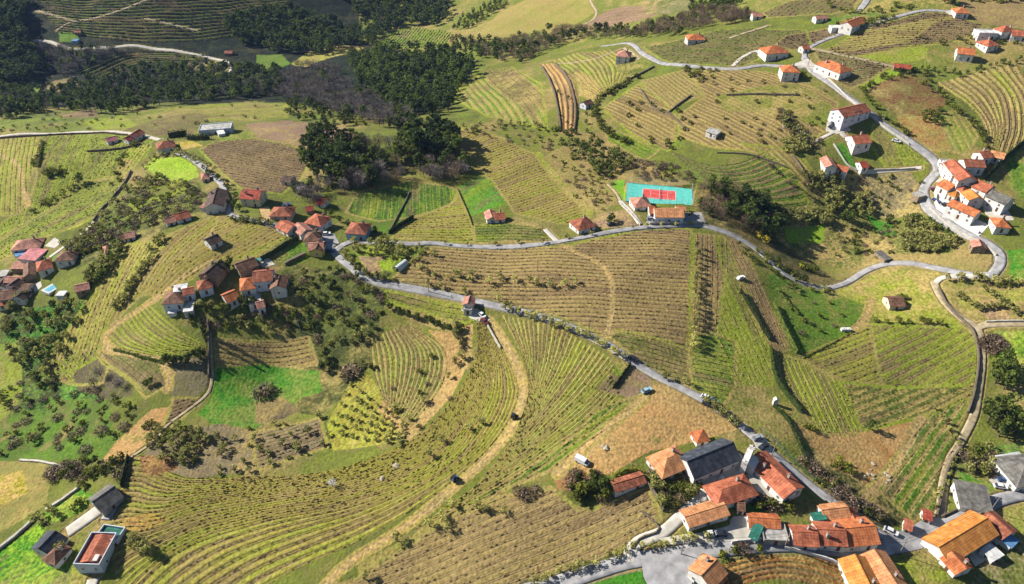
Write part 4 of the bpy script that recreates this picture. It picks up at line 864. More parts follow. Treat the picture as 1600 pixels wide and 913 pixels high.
# lines and orchard trees of the middle ground
LINE([(790,484),(830,497),(880,512),(920,527),(960,552),(972,562)], 20, 'olive', 3.6, 'lining the near side of the lower road', 'olives lining the lower road', 1.6)
LINE([(1088,385),(1087,460),(1084,545)], 21, 'olive', 3.4, 'in the straight line along the east end of the bare vineyard', 'olives along the vineyard end', .8)
LINE([(680,433),(760,440),(860,446),(900,448)], 12, 'olive', 3.4, 'in the broken line across the bare vineyard', 'olives across the bare vineyard', 3)
T([(668,395),(678,400),(655,408),(648,416),(660,424),(712,432),(738,431),(782,434),(668,446),(690,450),(724,457),(780,470)], 'olive', 3.6, 'scattered in the west corner of the bare vineyard', 'olives in the west corner')
LINE([(620,382),(760,384),(850,378),(925,366)], 9, 'olive', 2.6, 'on the verge of the upper road', 'olives on the upper road verge', 2)
LINE([(612,484),(650,498),(690,512),(722,522)], 16, 'evergreen', 3.6, 'forming the dark line under the short rows', 'dark bushes under the short rows', 2)
T([(712,528),(720,540),(722,560),(712,512),(716,516)], 'grey', 4, 'at the head of the dirt track rows', 'olives at the track head')
T([(662,628),(638,655),(616,640),(700,592),(752,662),(735,672),(690,690),(672,712)], 'olive', 4, 'between the amphitheatre and the great curved vineyard', 'olives between the curved vineyards')
T([(580,575),(566,572)], 'grey', 3.5, 'left of the small amphitheatre', 'olives left of the amphitheatre')
for r_ in range(6):
    LINE([(548-r_*7,604+r_*15),(630-r_*1,664+r_*6)] , 7, 'grey', 2.4, 'in '+ordinal(r_+1)+' row of the yellow-green plot', 'young trees of the yellow-green plot', 1.5)
T([(508,562),(514,572),(505,580)], 'evergreen', 6, 'big dark round evergreen between the green plot and the amphitheatre', 'round evergreens by the green plot')
T([(543,590),(550,584),(418,612),(408,618)], 'bramble', 5, 'dark leafless thicket beside the green plots', 'leafless thickets by the green plots')
T([(520,760)], 'blossom', 4, 'white blossoming almond tree alone in the great curved vineyard')
T([(620,846),(570,905),(745,795),(690,812),(700,826),(672,822),(760,800),(785,802),(708,792)], 'olive', 3.8, 'on the bank above the broad bottom vineyard', 'olives on the bottom bank')
T([(812,770),(820,776),(835,768)], 'bramble', 3, 'bare bramble clump near the white van', 'brambles near the white van')
WOOD([(888,742),(918,738),(952,745),(955,770),(930,790),(900,785),(885,760)], 22, [('light',4),('evergreen',4),('bramble',2)], {'light':4,'evergreen':5,'bramble':3}, 'in the clump beside the long red shed', 'bushes beside the long red shed')
WOOD([(1012,742),(1065,735),(1095,752),(1085,775),(1055,800),(1032,795)], 40, [('grey',3),('bush',3),('bramble',3)], {'grey':3.4,'bush':2.2,'bramble':2}, 'in the overgrown garden below the slate-roofed manor', 'overgrown garden bushes')
LINE([(832,912),(890,893),(940,878),(990,858)], 12, 'olive', 3.2, 'between the bottom vineyard and the village street', 'olives above the village street')
LINE([(1004,858),(1030,852),(1060,846),(1100,845)], 9, 'olive', 3, 'on the wall between the white car and the street', 'olives by the parked white car')
T([(1128,868),(1150,862),(1186,858)], 'light', 3, 'clipped round shrub at the head of the rust rows', 'clipped shrubs at the rust rows'); T([(1160,861)], 'bramble', 3, 'dark purple shrub at the head of the rust rows')
WOOD([(1160,775),(1180,780),(1235,785),(1240,800),(1180,795)], 14, [('bush',3),('mimosa',1),('bramble',2)], {'bush':2.5,'mimosa':2.6,'bramble':2.5}, 'in the walled garden beside the village road', 'walled garden bushes')
WOOD([(1250,720),(1285,735),(1330,775),(1385,815),(1400,820),(1340,800),(1290,770)], 60, [('bush',4),('bramble',6),('evergreen',1)], {'bush':2.4,'bramble':3,'evergreen':4}, 'in the brambly bank above the village road', 'brambles of the village bank')
T([(1302,728),(1312,724),(1318,733),(1260,668),(1270,672),(1330,740)], 'light', 2.6, 'bright yellow-green shrub at the foot of the ploughed slope', 'yellow-green shrubs of the ploughed slope'); T([(1357,670)], 'evergreen', 5, 'single round dark bush at the tip of the golden vineyard')
T([(1562,575),(1570,590),(1555,598),(1568,608)], 'evergreen', 10, 'tall dark evergreen beside the gravel track', 'tall evergreens beside the gravel track')
T([(1550,668),(1562,655),(1575,668),(1560,682),(1545,655),(1580,680)], 'evergreen', 12, 'in the huge dark clump at the right edge', 'evergreens of the huge dark clump')
WOOD([(1530,535),(1555,528),(1570,545),(1545,552)], 12, [('bramble',1)], {'bramble':3.5}, 'brown thicket in the track fork', 'thicket bushes in the track fork')
WOOD([(1500,715),(1540,700),(1560,720),(1550,745),(1510,740)], 22, [('bush',2),('bramble',2),('grey',1)], {'bush':3,'bramble':3,'grey':4}, 'between the gravel track and the white house', 'bushes by the white house')
LINE([(1460,640),(1500,700),(1462,790),(1440,812)], 16, 'grey', 2.4, 'along the near side of the gravel track', 'small trees along the gravel track')
LINE([(1494,462),(1530,486),(1570,478)], 12, 'grey', 3, 'in the orchard at the right edge', 'orchard trees at the right edge'); LINE([(1540,456),(1598,500)], 8, 'grey', 3, 'in the orchard at the right edge', 'orchard trees at the right edge')
LINE([(1482,436),(1598,446)], 11, 'olive', 4, 'in the row under the road loop', 'olives under the road loop', 3)
LINE([(1368,504),(1440,502),(1470,506)], 7, 'bush', 2.4, 'on the bank above the yellow terraces', 'bushes on the terrace bank'); T([(1405,466),(1415,467)], 'bush', 3, 'beside the brown barn', 'bushes beside the brown barn')
# right upper
LINE([(870,190),(900,215),(925,170),(880,150)], 10, 'evergreen', 3.4, 'among the tan terraces', 'bushes among the tan terraces', 6)
LINE([(990,125),(960,140),(932,160),(930,185),(945,205),(975,225)], 26, 'bush', 3.5, 'along the stone wall below the pink-roofed house', 'bushes along the upper stone wall', 2.5)
LINE([(1040,225),(1000,205),(985,160),(1090,190),(1040,235)], 18, 'bush', 2.6, 'dotted over the yellow vineyard banks', 'bushes dotted over the vineyard banks', 7)
WOOD([(1065,105),(1120,112),(1110,130),(1085,128)], 12, [('bush',1)], {'bush':3}, 'in the scrub patch under the ridge road', 'bushes under the ridge road')
WOOD([(1218,170),(1240,185),(1275,225),(1262,235),(1222,200)], 40, [('bramble',3),('bush',3),('grey',2)], {'bramble':2.5,'bush':2.5,'grey':3.4}, 'on the rocky bank left of the white drive', 'bushes on the rocky bank')
WOOD([(1215,220),(1260,222),(1265,240),(1230,245)], 22, [('grey',1)], {'grey':3.5}, 'at the foot of the rocky bank', 'olives at the foot of the rocky bank')
LINE([(1350,140),(1400,115),(1440,110),(1480,165),(1530,205),(1545,250)], 34, 'bush', 3, 'along the hedged bank of the right hillside', 'bushes of the right hillside bank', 4)
LINE([(1345,140),(1375,180),(1420,215)], 16, 'bush', 2.4, 'beside the hill road', 'bushes beside the hill road', 3)
LINE([(1440,110),(1500,118),(1560,100),(1600,98)], 18, 'evergreen', 3.4, 'below the upper right houses', 'shrubs below the upper right houses', 4)
WOOD([(1430,178),(1470,170),(1478,195),(1450,200)], 14, [('evergreen',1),('bush',1)], {'evergreen':4,'bush':2.5}, 'by the small vineyard under the terraces', 'bushes by the small vineyard')
LINE([(1295,10),(1330,22),(1360,20),(1420,12)], 14, 'bush', 3, 'on the far ridge banks', 'bushes on the far ridge', 4); T([(1475,5),(1482,4),(1488,8)], 'evergreen', 8, 'dark round tree behind the top orange house', 'dark trees behind the top house')
WOOD([(1500,-5),(1600,-8),(1600,4),(1520,8)], 26, [('evergreen',2),('bush',1)], {'evergreen':5,'bush':3}, 'on the skyline bank at the top right', 'trees of the top right bank')
WOOD([(1300,38),(1395,24),(1400,34),(1345,46)], 26, [('bush',1)], {'bush':2.6}, 'on the green bank above the ridge lane', 'bushes above the ridge lane')
T([(1236,112),(1244,118),(1252,122),(1230,116)], 'bush', 4, 'in the garden of the tall square house', 'garden bushes of the tall square house')
LINE([(1440,60),(1500,64),(1560,64),(1590,66)], 10, 'bush', 2.6, 'around the gardens at the upper right', 'bushes at the upper right gardens', 5)
# left
T([(124,288),(128,284)], 'evergreen', 6, 'lone round evergreen in the long left vineyard', 'round evergreens in the left vineyard')
LINE([(55,262),(62,240),(68,228)], 7, 'bush', 3, 'on the bank between the lime vineyards', 'bank bushes between lime vineyards', 3); WOOD([(68,272),(95,264),(98,272),(70,280)], 10, [('bush',1)], {'bush':3}, 'on the bank between the lime vineyards', 'bank bushes between lime vineyards')
LINE([(60,330),(90,310),(120,290)], 12, 'bush', 2.5, 'below the lime vineyards', 'bushes below the lime vineyards', 4); LINE([(178,290),(186,265),(192,240),(214,226)], 9, 'bush', 3, 'beside the bend of the grey lane', 'bushes beside the grey lane', 3)
WOOD([(165,330),(205,285),(250,275),(300,292),(320,300),(310,325),(260,345),(210,360),(170,372),(150,360)], 95, [('grey',4),('bramble',5),('bush',4)], {'grey':4,'bramble':3.2,'bush':3}, 'in the scrub valley between the two vineyards', 'bushes of the scrub valley')
LINE([(225,262),(240,247),(285,243),(308,254)], 14, 'grey', 3, 'around the brilliant lime field', 'trees round the lime field')
WOOD([(95,385),(150,352),(175,372),(160,392),(120,402)], 50, [('grey',4),('bramble',3),('bush',4)], {'grey':4,'bramble':3,'bush':3}, 'in the gardens behind the left village', 'garden trees behind the left village')
WOOD([(170,395),(190,378),(196,390),(160,440),(135,445),(140,425)], 44, [('grey',4),('evergreen',2),('bush',3)], {'grey':4,'evergreen':5,'bush':3}, 'down the slope right of the left village', 'trees right of the left village')
LINE([(250,372),(240,395),(222,425),(205,450),(192,468),(180,480)], 26, 'grey', 3.4, 'in the olive line down the yellow vineyard', 'olives down the yellow vineyard', 4)
LINE([(316,266),(345,282),(358,300),(360,320)], 14, 'evergreen', 3.6, 'on the upper side of the hamlet lane', 'bushes along the hamlet lane', 3); LINE([(272,238),(300,246),(330,262)], 10, 'grey', 3, 'on the upper side of the hamlet lane', 'small trees along the hamlet lane')
WOOD([(0,470),(40,462),(90,470),(135,475),(130,500),(100,540),(88,600),(60,600),(20,560),(0,520)], 46, [('grey',6),('evergreen',1),('bush',4)], {'grey':5,'evergreen':5,'bush':3}, 'on the olive slope below the left village', 'olives below the left village')
WOOD([(0,600),(60,600),(80,630),(70,680),(0,720)], 22, [('bush',3),('bramble',3),('grey',2)], {'bush':2.5,'bramble':2.5,'grey':4}, 'in the wild gardens at the left edge', 'wild garden bushes')
WOOD([(60,580),(120,600),(205,618),(220,640),(180,700),(110,722),(80,690)], 34, [('bush',3),('bramble',4),('grey',1)], {'bush':2.4,'bramble':2.6,'grey':3.6}, 'in the green gully under the brown rows', 'bushes of the green gully')
T([(160,592),(176,600),(150,606),(190,606)], 'bare', 7, 'huge spreading leafless tree under the brown rows', 'spreading leafless trees'); T([(238,600),(230,604)], 'evergreen', 4, 'at the end of the brown rows', 'bushes at the end of the brown rows')
LINE([(258,568),(290,568),(318,556)], 10, 'evergreen', 5, 'in the dark row by the cypress', 'dark trees in the row by the cypress')
T([(322,524),(322,534)], 'cypress', 9, 'tall dark cypress at the end of the garden wall', 'cypresses at the garden wall')
WOOD([(250,480),(340,478),(440,480),(480,500),(480,522),(400,520),(330,515),(270,500)], 46, [('bush',4),('bramble',3),('evergreen',3),('grey',2)], {'bush':2.4,'bramble':2.2,'evergreen':4,'grey':3.4}, 'in the gardens below the hilltop farm', 'garden trees below the hilltop farm')
WOOD([(440,425),(500,412),(560,430),(600,450),(600,500),(560,540),(500,550),(480,500),(450,470)], 60, [('bush',4),('bramble',3),('evergreen',3),('grey',4)], {'bush':2.2,'bramble':2.2,'evergreen':4.2,'grey':3.8}, 'in the dark scrub right of the hilltop farm', 'trees of the dark scrub')
T([(349,420),(356,424),(360,414),(342,428)], 'evergreen', 6, 'among the roofs of the hilltop farm', 'trees among the hilltop roofs'); T([(388,482),(398,478),(380,476)], 'evergreen', 6, 'right below the orange hilltop roofs', 'trees below the orange roofs')
WOOD([(545,378),(600,372),(660,392),(640,405),(580,402),(552,398)], 26, [('grey',3),('bush',3)], {'grey':4,'bush':2.5}, 'between the road fork and the greenhouse', 'trees in the road fork')
LINE([(538,398),(552,415),(570,432),(600,436)], 12, 'grey', 3.5, 'on the verge above the lower road bend', 'verge trees at the lower road bend')
LINE([(510,330),(540,352),(590,365)], 8, 'evergreen', 4.5, 'behind the blue-walled house', 'trees behind the blue-walled house', 5)
WOOD([(225,660),(300,668),(330,690),(300,730),(262,722),(215,690)], 46, [('grey',7),('bush',3)], {'grey':3.4,'bush':2}, 'on the grey slope below the green plot', 'olives of the grey slope'); WOOD([(330,690),(400,665),(500,645),(512,700),(400,736),(340,742)], 26, [('grey',6),('bush',3)], {'grey':3,'bush':1.8}, 'among the grey dotted rows', 'olives among the dotted rows')
T([(216,852),(226,858),(210,846),(232,866)], 'grey', 4.5, 'in the vineyard right of the white-walled villa', 'olives right of the villa')
WOOD([(60,735),(150,715),(195,715),(190,740),(150,752),(90,750)], 24, [('bramble',3),('bush',3),('evergreen',1)], {'bramble':3.4,'bush':3,'evergreen':4}, 'in the thicket above the grey barn', 'thicket above the grey barn')
T([(80,800),(88,806),(98,862),(62,812)], 'grey', 4, 'around the dark-roofed lower left house', 'trees round the lower left house'); T([(118,795),(125,790),(132,760)], 'bush', 3.5, 'beside the grey barn', 'bushes beside the grey barn')
LINE([(690,215),(760,195),(860,205)], 14, 'grey', 3.4, 'on the terrace right of the pine wood', 'trees right of the pine wood', 5); LINE([(860,205),(900,212)], 6, 'evergreen', 4, 'on the terrace right of the pine wood', 'shrubs right of the pine wood', 3)
LINE([(365,345),(420,350)], 6, 'bush', 3.2, 'along the lane below the red-roofed house', 'bushes below the red-roofed house', 2); T([(374,330),(366,322),(370,310)], 'evergreen', 5, 'left of the red-roofed house', 'evergreens left of the red-roofed house')
LINE([(1100,628),(1120,640),(1135,655),(1150,664)], 9, 'grey', 3.4, 'beside the parked cars on the lower road', 'olives beside the parked cars', 1.5); T([(1040,592),(1070,600)], 'grey', 3.4, 'by the lower road verge near the pale field', 'olives by the pale field')
LINE([(1080,352),(985,356),(965,348)], 6, 'olive', 2.2, 'in front of the long orange schoolhouse', 'small trees by the schoolhouse'); T([(952,350),(956,345)], 'evergreen', 5, 'dark conifer on the upper road verge', 'dark conifers on the upper road verge'); T([(1078,336)], 'light', 3, 'bright shrub at the end of the schoolhouse yard')
# loose weeds and bushes over the rough grounds
for poly, n in (([(640,186),(900,205),(860,240),(720,205)], 40), ([(860,240),(960,280),(945,330),(900,310)], 36), ([(1200,400),(1340,470),(1330,500),(1250,540)], 14), ([(1300,360),(1400,350),(1400,405),(1300,400)], 34), ([(1160,230),(1280,300),(1290,335),(1200,260)], 26), ([(1320,270),(1440,280),(1440,330),(1340,330)], 20), ([(1160,620),(1280,740),(1330,790),(1240,700)], 16), ([(600,600),(740,520),(740,600),(640,700)], 12), ([(1100,120),(1300,140),(1290,220),(1120,230)], 40), ([(200,170),(450,162),(440,186),(220,200)], 14), ([(0,175),(200,180),(190,204),(0,208)], 34), ([(1530,430),(1600,432),(1600,450),(1530,450)], 8)):
    WOOD(poly, n, [('bush',4),('bramble',2),('grey',1)], {'bush':2,'bramble':1.8,'grey':2.8}, 'dotted over the rough grassland', 'loose bushes on the grassland')
# ---- place them: the 300 of each kind that show largest as individuals, the rest joined per group
tp = np.array([[t[0], t[1]] for t in TREES], float); tx, ty, tz = P(tp[:,0], tp[:,1]); _, _, td = to_px(tx, ty, tz)
order = sorted(range(len(TREES)), key=lambda i: -TREES[i][3]/td[i])
ADJ = dict(olive='grey-green olive tree', grey='grey-green olive tree', evergreen='dark green bushy evergreen', pine='dark green round-topped pine', bush='low green bush', light='bright yellow-green shrub', cypress='narrow cypress', mimosa='yellow mimosa', blossom='white almond', bare='purple-grey leafless tree', warmbare='brown leafless tree', bramble='brown leafless bramble bush')
cnt = {}; rest = {}; proto = {}
for i in order:
    px, py, kd, h, lab, grp, od = TREES[i]; nm, cat = INFO[kd]; c = cnt.get(nm, 0); vs = KINDS[kd]; vi = random.randrange(len(vs)); cm, tm, H, V = vs[vi]
    inview = -20 < px < 1620 and -15 < py < 930
    if not inview: continue
    s = h/H; wdt = s*random.uniform(.92, 1.15)
    if c < 290:
        cnt[nm] = c+1
        r = bpy.data.objects.new(nm, None); COL.objects.link(r); r.empty_display_size = .5
        r.location = (tx[i], ty[i], tz[i]); r.rotation_euler = (0, 0, random.random()*6.28); r.scale = (wdt, wdt, s)
        if (kd, vi) not in proto: proto[(kd, vi)] = (bpy.data.objects.new('trunk', tm), bpy.data.objects.new('crown', cm)); tr, cr = proto[(kd, vi)]
        else: tr, cr = (q.copy() for q in proto[(kd, vi)])
        for q in (tr, cr): COL.objects.link(q); q.parent = r
        starts = lab.split()[0] in ('in','on','at','below','beside','along','behind','between','among','around','by','down','right','left','just','lining','forming','scattered','dotted','planted','under')
        full = (ADJ[kd]+' '+lab) if starts else lab
        if od and len((full+od).split()) > 16: full = full.replace(ADJ[kd], cat)
        tag(r, full+od if len((full+od).split()) <= 16 else full, cat, (grp+', '+cat) if grp else None)
    else: rest.setdefault((grp or lab, kd), []).append((i, s, wdt, vi))
for (grp, kd), lst in rest.items():
    Vs = []; 
    for i, s, wdt, vi in lst:
        V = KINDS[kd][vi][3].reshape(-1, 4, 3)
        frac = .45 if td[i] > 330 else .7
        m = np.random.default_rng(i).random(len(V)) < frac; V = V[m]; c = V.mean(1, keepdims=True); V = c+(V-c)*(1.35 if kd not in ('bare','warmbare') else 1.0)
        if kd in ('bare','warmbare'):   # fewer but broader shoots far away
            side = V[:,1:2]-V[:,0:1]; V = V.copy(); V[:,0:1] -= side*.35; V[:,1:2] += side*.35
        a = random.random()*6.28; V = V.reshape(-1,3); x = (V[:,0]*cos(a)-V[:,1]*sin(a))*wdt+tx[i]; y = (V[:,0]*sin(a)+V[:,1]*cos(a))*wdt+ty[i]
        Vs.append(np.stack([x, y, V[:,2]*s+tz[i]], 1))
    V = np.concatenate(Vs); o = link('woodland' if kd not in ('bush','bramble','light') else 'undergrowth', np_mesh('woodland', V, quads(V), [KINDS[kd][0][0].materials[0]])); tag(o, grp, None, None, 'stuff')
print('trees', len(TREES), cnt, 'rest', sum(map(len, rest.values())))
# ------------------------------------------------------------------ buildings
def rmat(name, a, b, dk=.22): return noise_mat(name, srgb(*a), srgb(*b), .7, .85, .2, .25, 6, rand=.08, lo=.3, hi=.7, stripes=((0,.9,dk),(1,.7,dk*.8)), stain=.38)
RC = dict(orange=rmat('orange_tiles', (204,112,66), (228,144,92)), lorange=rmat('light_orange_tiles', (218,146,96), (236,172,120)), yorange=rmat('yellow_orange_tiles', (222,140,62), (236,164,88)),
 red=rmat('red_tiles', (170,72,56), (200,102,78)), redorange=rmat('red_orange_tiles', (182,98,70), (212,130,96)), salmon=rmat('salmon_tiles', (196,134,112), (220,162,140)), pink=rmat('pink_sheet', (206,126,128), (224,150,150), .1),
 brown=rmat('old_brown_tiles', (122,86,66), (160,120,96)), dbrown=rmat('dark_brown_tiles', (84,66,58), (122,98,86)), slate=rmat('slate', (60,64,74), (84,90,100), .12), grey=rmat('grey_sheet', (104,102,98), (138,134,126), .14),
 lgrey=rmat('light_grey_slab', (176,174,168), (204,202,196), .05), white=rmat('white_slab', (224,224,222), (240,240,238), .05), blue=rmat('blue_sheet', (84,140,196), (120,170,216), .1), terra=rmat('terracotta_tiles', (178,98,70), (204,124,92)),
 green=rmat('green_sheet', (40,110,96), (64,136,118), .2), oldred=rmat('weathered_red_tiles', (150,84,62), (192,122,92)))
WC = dict(white=noise_mat('white_render', srgb(222,218,210), srgb(240,238,235), .5, .85, rand=.04, stain=.14), cream=noise_mat('cream_render', srgb(222,208,168), srgb(234,224,190), .5, .85), blue=noise_mat('light_blue_render', srgb(140,184,214), srgb(164,200,224), .5, .85),
 bwhite=noise_mat('cool_white_render', srgb(206,214,226), srgb(224,230,238), .5, .85), grey=noise_mat('grey_render', srgb(150,146,138), srgb(178,172,162), .8, .9, bump=.3), stone=noise_mat('stone_wall', srgb(128,112,92), srgb(170,150,122), 1.6, .95, bump=.6), salmon=noise_mat('salmon_render', srgb(214,160,136), srgb(226,178,154), .5, .85), yellow=noise_mat('yellow_render', srgb(226,196,104), srgb(236,210,130), .5, .85))
M_glass = noise_mat('window_glass', srgb(30,38,50), srgb(60,70,84), 2, .15, .6); M_frame = noise_mat('window_frame', srgb(206,204,198), srgb(222,220,214), 2, .6)
M_door = noise_mat('wooden_door', srgb(88,58,40), srgb(120,84,58), 2, .7); M_gar = noise_mat('dark_opening', srgb(52,50,52), srgb(78,74,72), 1, .9); M_chim = WC['grey']; M_cap = RC['red']
def win_meshes():
    f = MB(); w, h, t = .48, .58, .08
    for x0, x1, z0, z1 in ((-w,w,-h-.1,-h), (-w,w,h-.08,h), (-w,-w+.09,-h,h-.08), (w-.09,w,-h,h-.08), (-.04,.04,-h,h-.08)): f.box(x0, x1, 0, t, z0, z1)
    p = MB(); p.box(-w+.09, w-.09, -.02, .04, -h, h-.08)
    return f.mesh('window_frame', M_frame), p.mesh('window_pane', M_glass)
WF, WP = win_meshes()
_d = MB(); _d.box(-.5,.5,-.02,.07,0,2.1); DOORM = _d.mesh('door', M_door)
_g = MB(); _g.box(-1.2,1.2,-.02,.07,0,2.3); GARM = _g.mesh('garage_door', M_gar)
_c = MB(); _c.box(-.38,.38,-.38,.38,-1.2,1.3,0); _c.box(-.48,.48,-.48,.48,1.3,1.42,0); _c.box(-.28,.28,-.28,.28,1.42,1.6,1); CHIM = _c.mesh('chimney', M_chim, M_cap)
HZ = []
def base_z(px, py, h):
    x, y, z = P(px, py, h); return float(h0(x, y))
def house(A, B, W, hw, rt, roof, wall, label, cat='house', name='house', group=None, ridge=False, wins=True, chim=1, rise=None, ov=.45, para=None, door=True, win_sides=None):
    hw = max(2.1, hw*.76) if hw > 2.2 else hw
    W_ = W; rise = rise if rise is not None else (W*.5*.5 if rt in ('gable','hip') else .25)
    hz = hw + (rise if ridge and rt in ('gable','hip') else 0)
    mx_, my_ = (A[0]+B[0])/2, (A[1]+B[1])/2; z0 = base_z(mx_, my_, hz)
    ax, ay = at_z(A[0], A[1], z0+hz); bx, by = at_z(B[0], B[1], z0+hz)
    cx, cy = (ax+bx)/2, (ay+by)/2; Lh = math.hypot(bx-ax, by-ay)/2; ang = math.atan2(by-ay, bx-ax); Wh = W/2
    zs = [float(h0(cx+u*Lh*cos(ang)-v*Wh*sin(ang), cy+u*Lh*sin(ang)+v*Wh*cos(ang))) for u in (-1,1) for v in (-1,1)]
    root = bpy.data.objects.new(name, None); COL.objects.link(root); root.location = (cx, cy, z0); root.rotation_euler = (0,0,ang); root.empty_display_size = 2
    tag(root, label, cat, group)
    m = MB(); lowz = min(zs)-z0-1.5
    m.prism([(-Lh,-Wh),(Lh,-Wh),(Lh,Wh),(-Lh,Wh)], lowz, hw)
    if rt == 'gable':
        for s in (-1, 1): m.poly([(s*Lh,-Wh,hw),(s*Lh,Wh,hw),(s*Lh,0,hw+rise)])
    if rt == 'mono':
        m.v = []; m.f = []; m.m = []
        hi = hw+rise; lo_ = hw
        vv = [(-Lh,-Wh,lowz),(Lh,-Wh,lowz),(Lh,Wh,lowz),(-Lh,Wh,lowz),(-Lh,-Wh,lo_),(Lh,-Wh,lo_),(Lh,Wh,hi),(-Lh,Wh,hi)]
        m.v = vv; m.f = [(0,3,2,1),(4,5,6,7),(0,1,5,4),(1,2,6,5),(2,3,7,6),(3,0,4,7)]; m.m = [0]*6
    link('walls', m.mesh('walls', WC[wall]), root)
    r = MB(); e = ov; th = .22; sl = rise/Wh if Wh else 0; ez = hw-sl*e+.03
    if rt == 'gable':
        x0, x1 = -Lh-e*.7, Lh+e*.7
        for s in (-1, 1):
            y0, z_0 = s*(Wh+e), ez; a = [(x0,y0,z_0),(x1,y0,z_0),(x1,0,hw+rise+.03),(x0,0,hw+rise+.03)]
            t = [(p[0],p[1],p[2]+th) for p in a]; q = a if s < 0 else a[::-1]; tt = t if s < 0 else t[::-1]
            r.poly(tt); r.poly(q[::-1]); 
            for i in range(4):
                j = (i+1)%4; r.poly([q[i], q[j], tt[j], tt[i]])
        r.box(x0, x1, -.13, .13, hw+rise+.2, hw+rise+.33)
    elif rt == 'hip':
        x0, x1, y0, y1 = -Lh-e, Lh+e, -Wh-e, Wh+e; rl = max(Lh-Wh, .05) if Lh > Wh else .05; top = hw+rise+.1
        ry = 0
        c = [(x0,y0),(x1,y0),(x1,y1),(x0,y1)]; b = [(p[0],p[1],ez) for p in c]; t = [(p[0],p[1],ez+th) for p in c]
        R0, R1 = (-rl,ry,top+th), (rl,ry,top+th)
        for i in range(4): j = (i+1)%4; r.poly([b[i], b[j], t[j], t[i]])
        r.poly([b[3],b[2],b[1],b[0]]); r.poly([t[0],t[1],R1,R0]); r.poly([t[1],t[2],R1]); r.poly([t[2],t[3],R0,R1]); r.poly([t[3],t[0],R0])
    elif rt == 'mono':
        x0, x1 = -Lh-e, Lh+e; s2 = rise/W; a = [(x0,-Wh-e,hw-s2*e+.03),(x1,-Wh-e,hw-s2*e+.03),(x1,Wh+e,hw+rise+s2*e+.03),(x0,Wh+e,hw+rise+s2*e+.03)]
        t = [(p[0],p[1],p[2]+.16) for p in a]; r.poly(t); r.poly(a[::-1])
        for i in range(4): j = (i+1)%4; r.poly([a[i], a[j], t[j], t[i]])
    else:  # flat slab, or inside a parapet
        if para: r.box(-Lh+.28, Lh-.28, -Wh+.28, Wh-.28, hw-.6, hw+.02)
        else: r.box(-Lh-e*.5, Lh+e*.5, -Wh-e*.5, Wh+e*.5, hw+.003, hw+.25)
    ro = link('roof', r.mesh('roof', RC[roof]), root)
    if para:
        q = MB(); 
        for x0, x1, y0, y1 in ((-Lh,Lh,-Wh,-Wh+.25),(-Lh,Lh,Wh-.25,Wh),(-Lh,-Lh+.25,-Wh+.25,Wh-.25),(Lh-.25,Lh,-Wh+.25,Wh-.25)): q.box(x0,x1,y0,y1,hw+.003,hw+para)
        link('parapet', q.mesh('parapet', WC[wall]), root)
    if chim and rt in ('gable','hip'):
        for c in range(chim):
            u = (.45, -.4, .05)[c % 3]*Lh; v = (.45, -.5, .5)[c % 3]*Wh
            link('chimney', CHIM, ro, (u, v, hw+rise*.55+.5))
    if wins and hw >= 2.1:
        walls_ = ((0,-Wh,-pi/2,Lh),(Lh,0,0,Wh),(0,Wh,pi/2,Lh),(-Lh,0,pi,Wh)); k = 0
        for wi, (ox, oy, na, half) in enumerate(walls_):
            wa = na+ang
            if win_sides is not None and wi not in win_sides: continue
            if cos(wa)*(0-cx)+sin(wa)*(0-cy) < -.1*math.hypot(cx,cy): continue
            n = max(1, int(2*half/3.8)); fl = [1.35] if hw < 4.3 else [1.3, 3.5]
            
            for fz in fl:
                if fz+.65 > hw: continue
                for i in range(n):
                    u = (i+.5)/n*2*half-half
                    isd = door and fz == fl[0] and i == n//2 and wi in (0, 3) and k == 0
                    px_, py_ = ox-u*sin(na), oy+u*cos(na)
                    if isd:
                        d = link('door', DOORM, root, (px_, py_, 0), na-pi/2); k = 1
                        d.location = (px_+cos(na)*.0, py_+sin(na)*.0, .0); d.rotation_euler = (0,0,na-pi/2); continue
                    w = link('window', WF, root, (px_, py_, fz), na-pi/2)
                    link('pane', WP, w)
    HZ.append((root, Lh, Wh, hw))
    return root
G1 = 'buildings of the south-east village'; G2 = 'buildings of the left village'; G3 = 'buildings of the hilltop farm'; G4 = 'houses of the crossroads hamlet'; G5 = 'buildings of the eastern village'; G6 = 'houses on the upper right hillside'; G7 = 'scattered farm buildings'
# south-east village
manor = house((1074,721),(1145,692),9,4.8,'gable','slate','white','long white manor hall with a dark slate roof','manor',group=G1,ridge=True,chim=0,rise=3)
house((1023,731),(1068,712),8.5,3.6,'hip','lorange','white','light orange hipped house against the left end of the slate-roofed hall',group=G1)
house((1110,776),(1172,757),7.6,3.6,'hip','redorange','white','hipped red-orange house below the paved courtyard of the slate hall',group=G1)
house((1070,811),(1131,792),5.6,3.0,'gable','lorange','white','long light orange roofed barn beside the curving lane','barn',group=G1,chim=0,rise=1.0)
house((1183,714),(1240,770),8.2,4.2,'gable','redorange','white','long red-orange roofed house squeezed between courtyard and village road',group=G1,chim=2)
house((1222,757),(1238,773),5.0,3.6,'gable','orange','white','small bright orange wing at the lower end of the long roadside house','house wing',group=G1,chim=0)
house((1169,812),(1216,815),4.4,2.6,'gable','orange','white','row of little garages with three bright orange roof panels','garage',group=G1,chim=0)
house((1176,829),(1186,834),5.0,2.6,'mono','green','white','lean-to with a dark green sheet roof beside the pale forecourt','lean-to',group=G1,chim=0,wins=False)
house((1190,830),(1229,832),6.2,2.8,'flat','lgrey','grey','flat concrete-roofed outbuilding left of the terraced row','outbuilding',group=G1,para=.5)
house((1237,836),(1274,838),6.4,3.4,'gable','redorange','white','lowest left house of the orange terraced row on the street',group=G1)
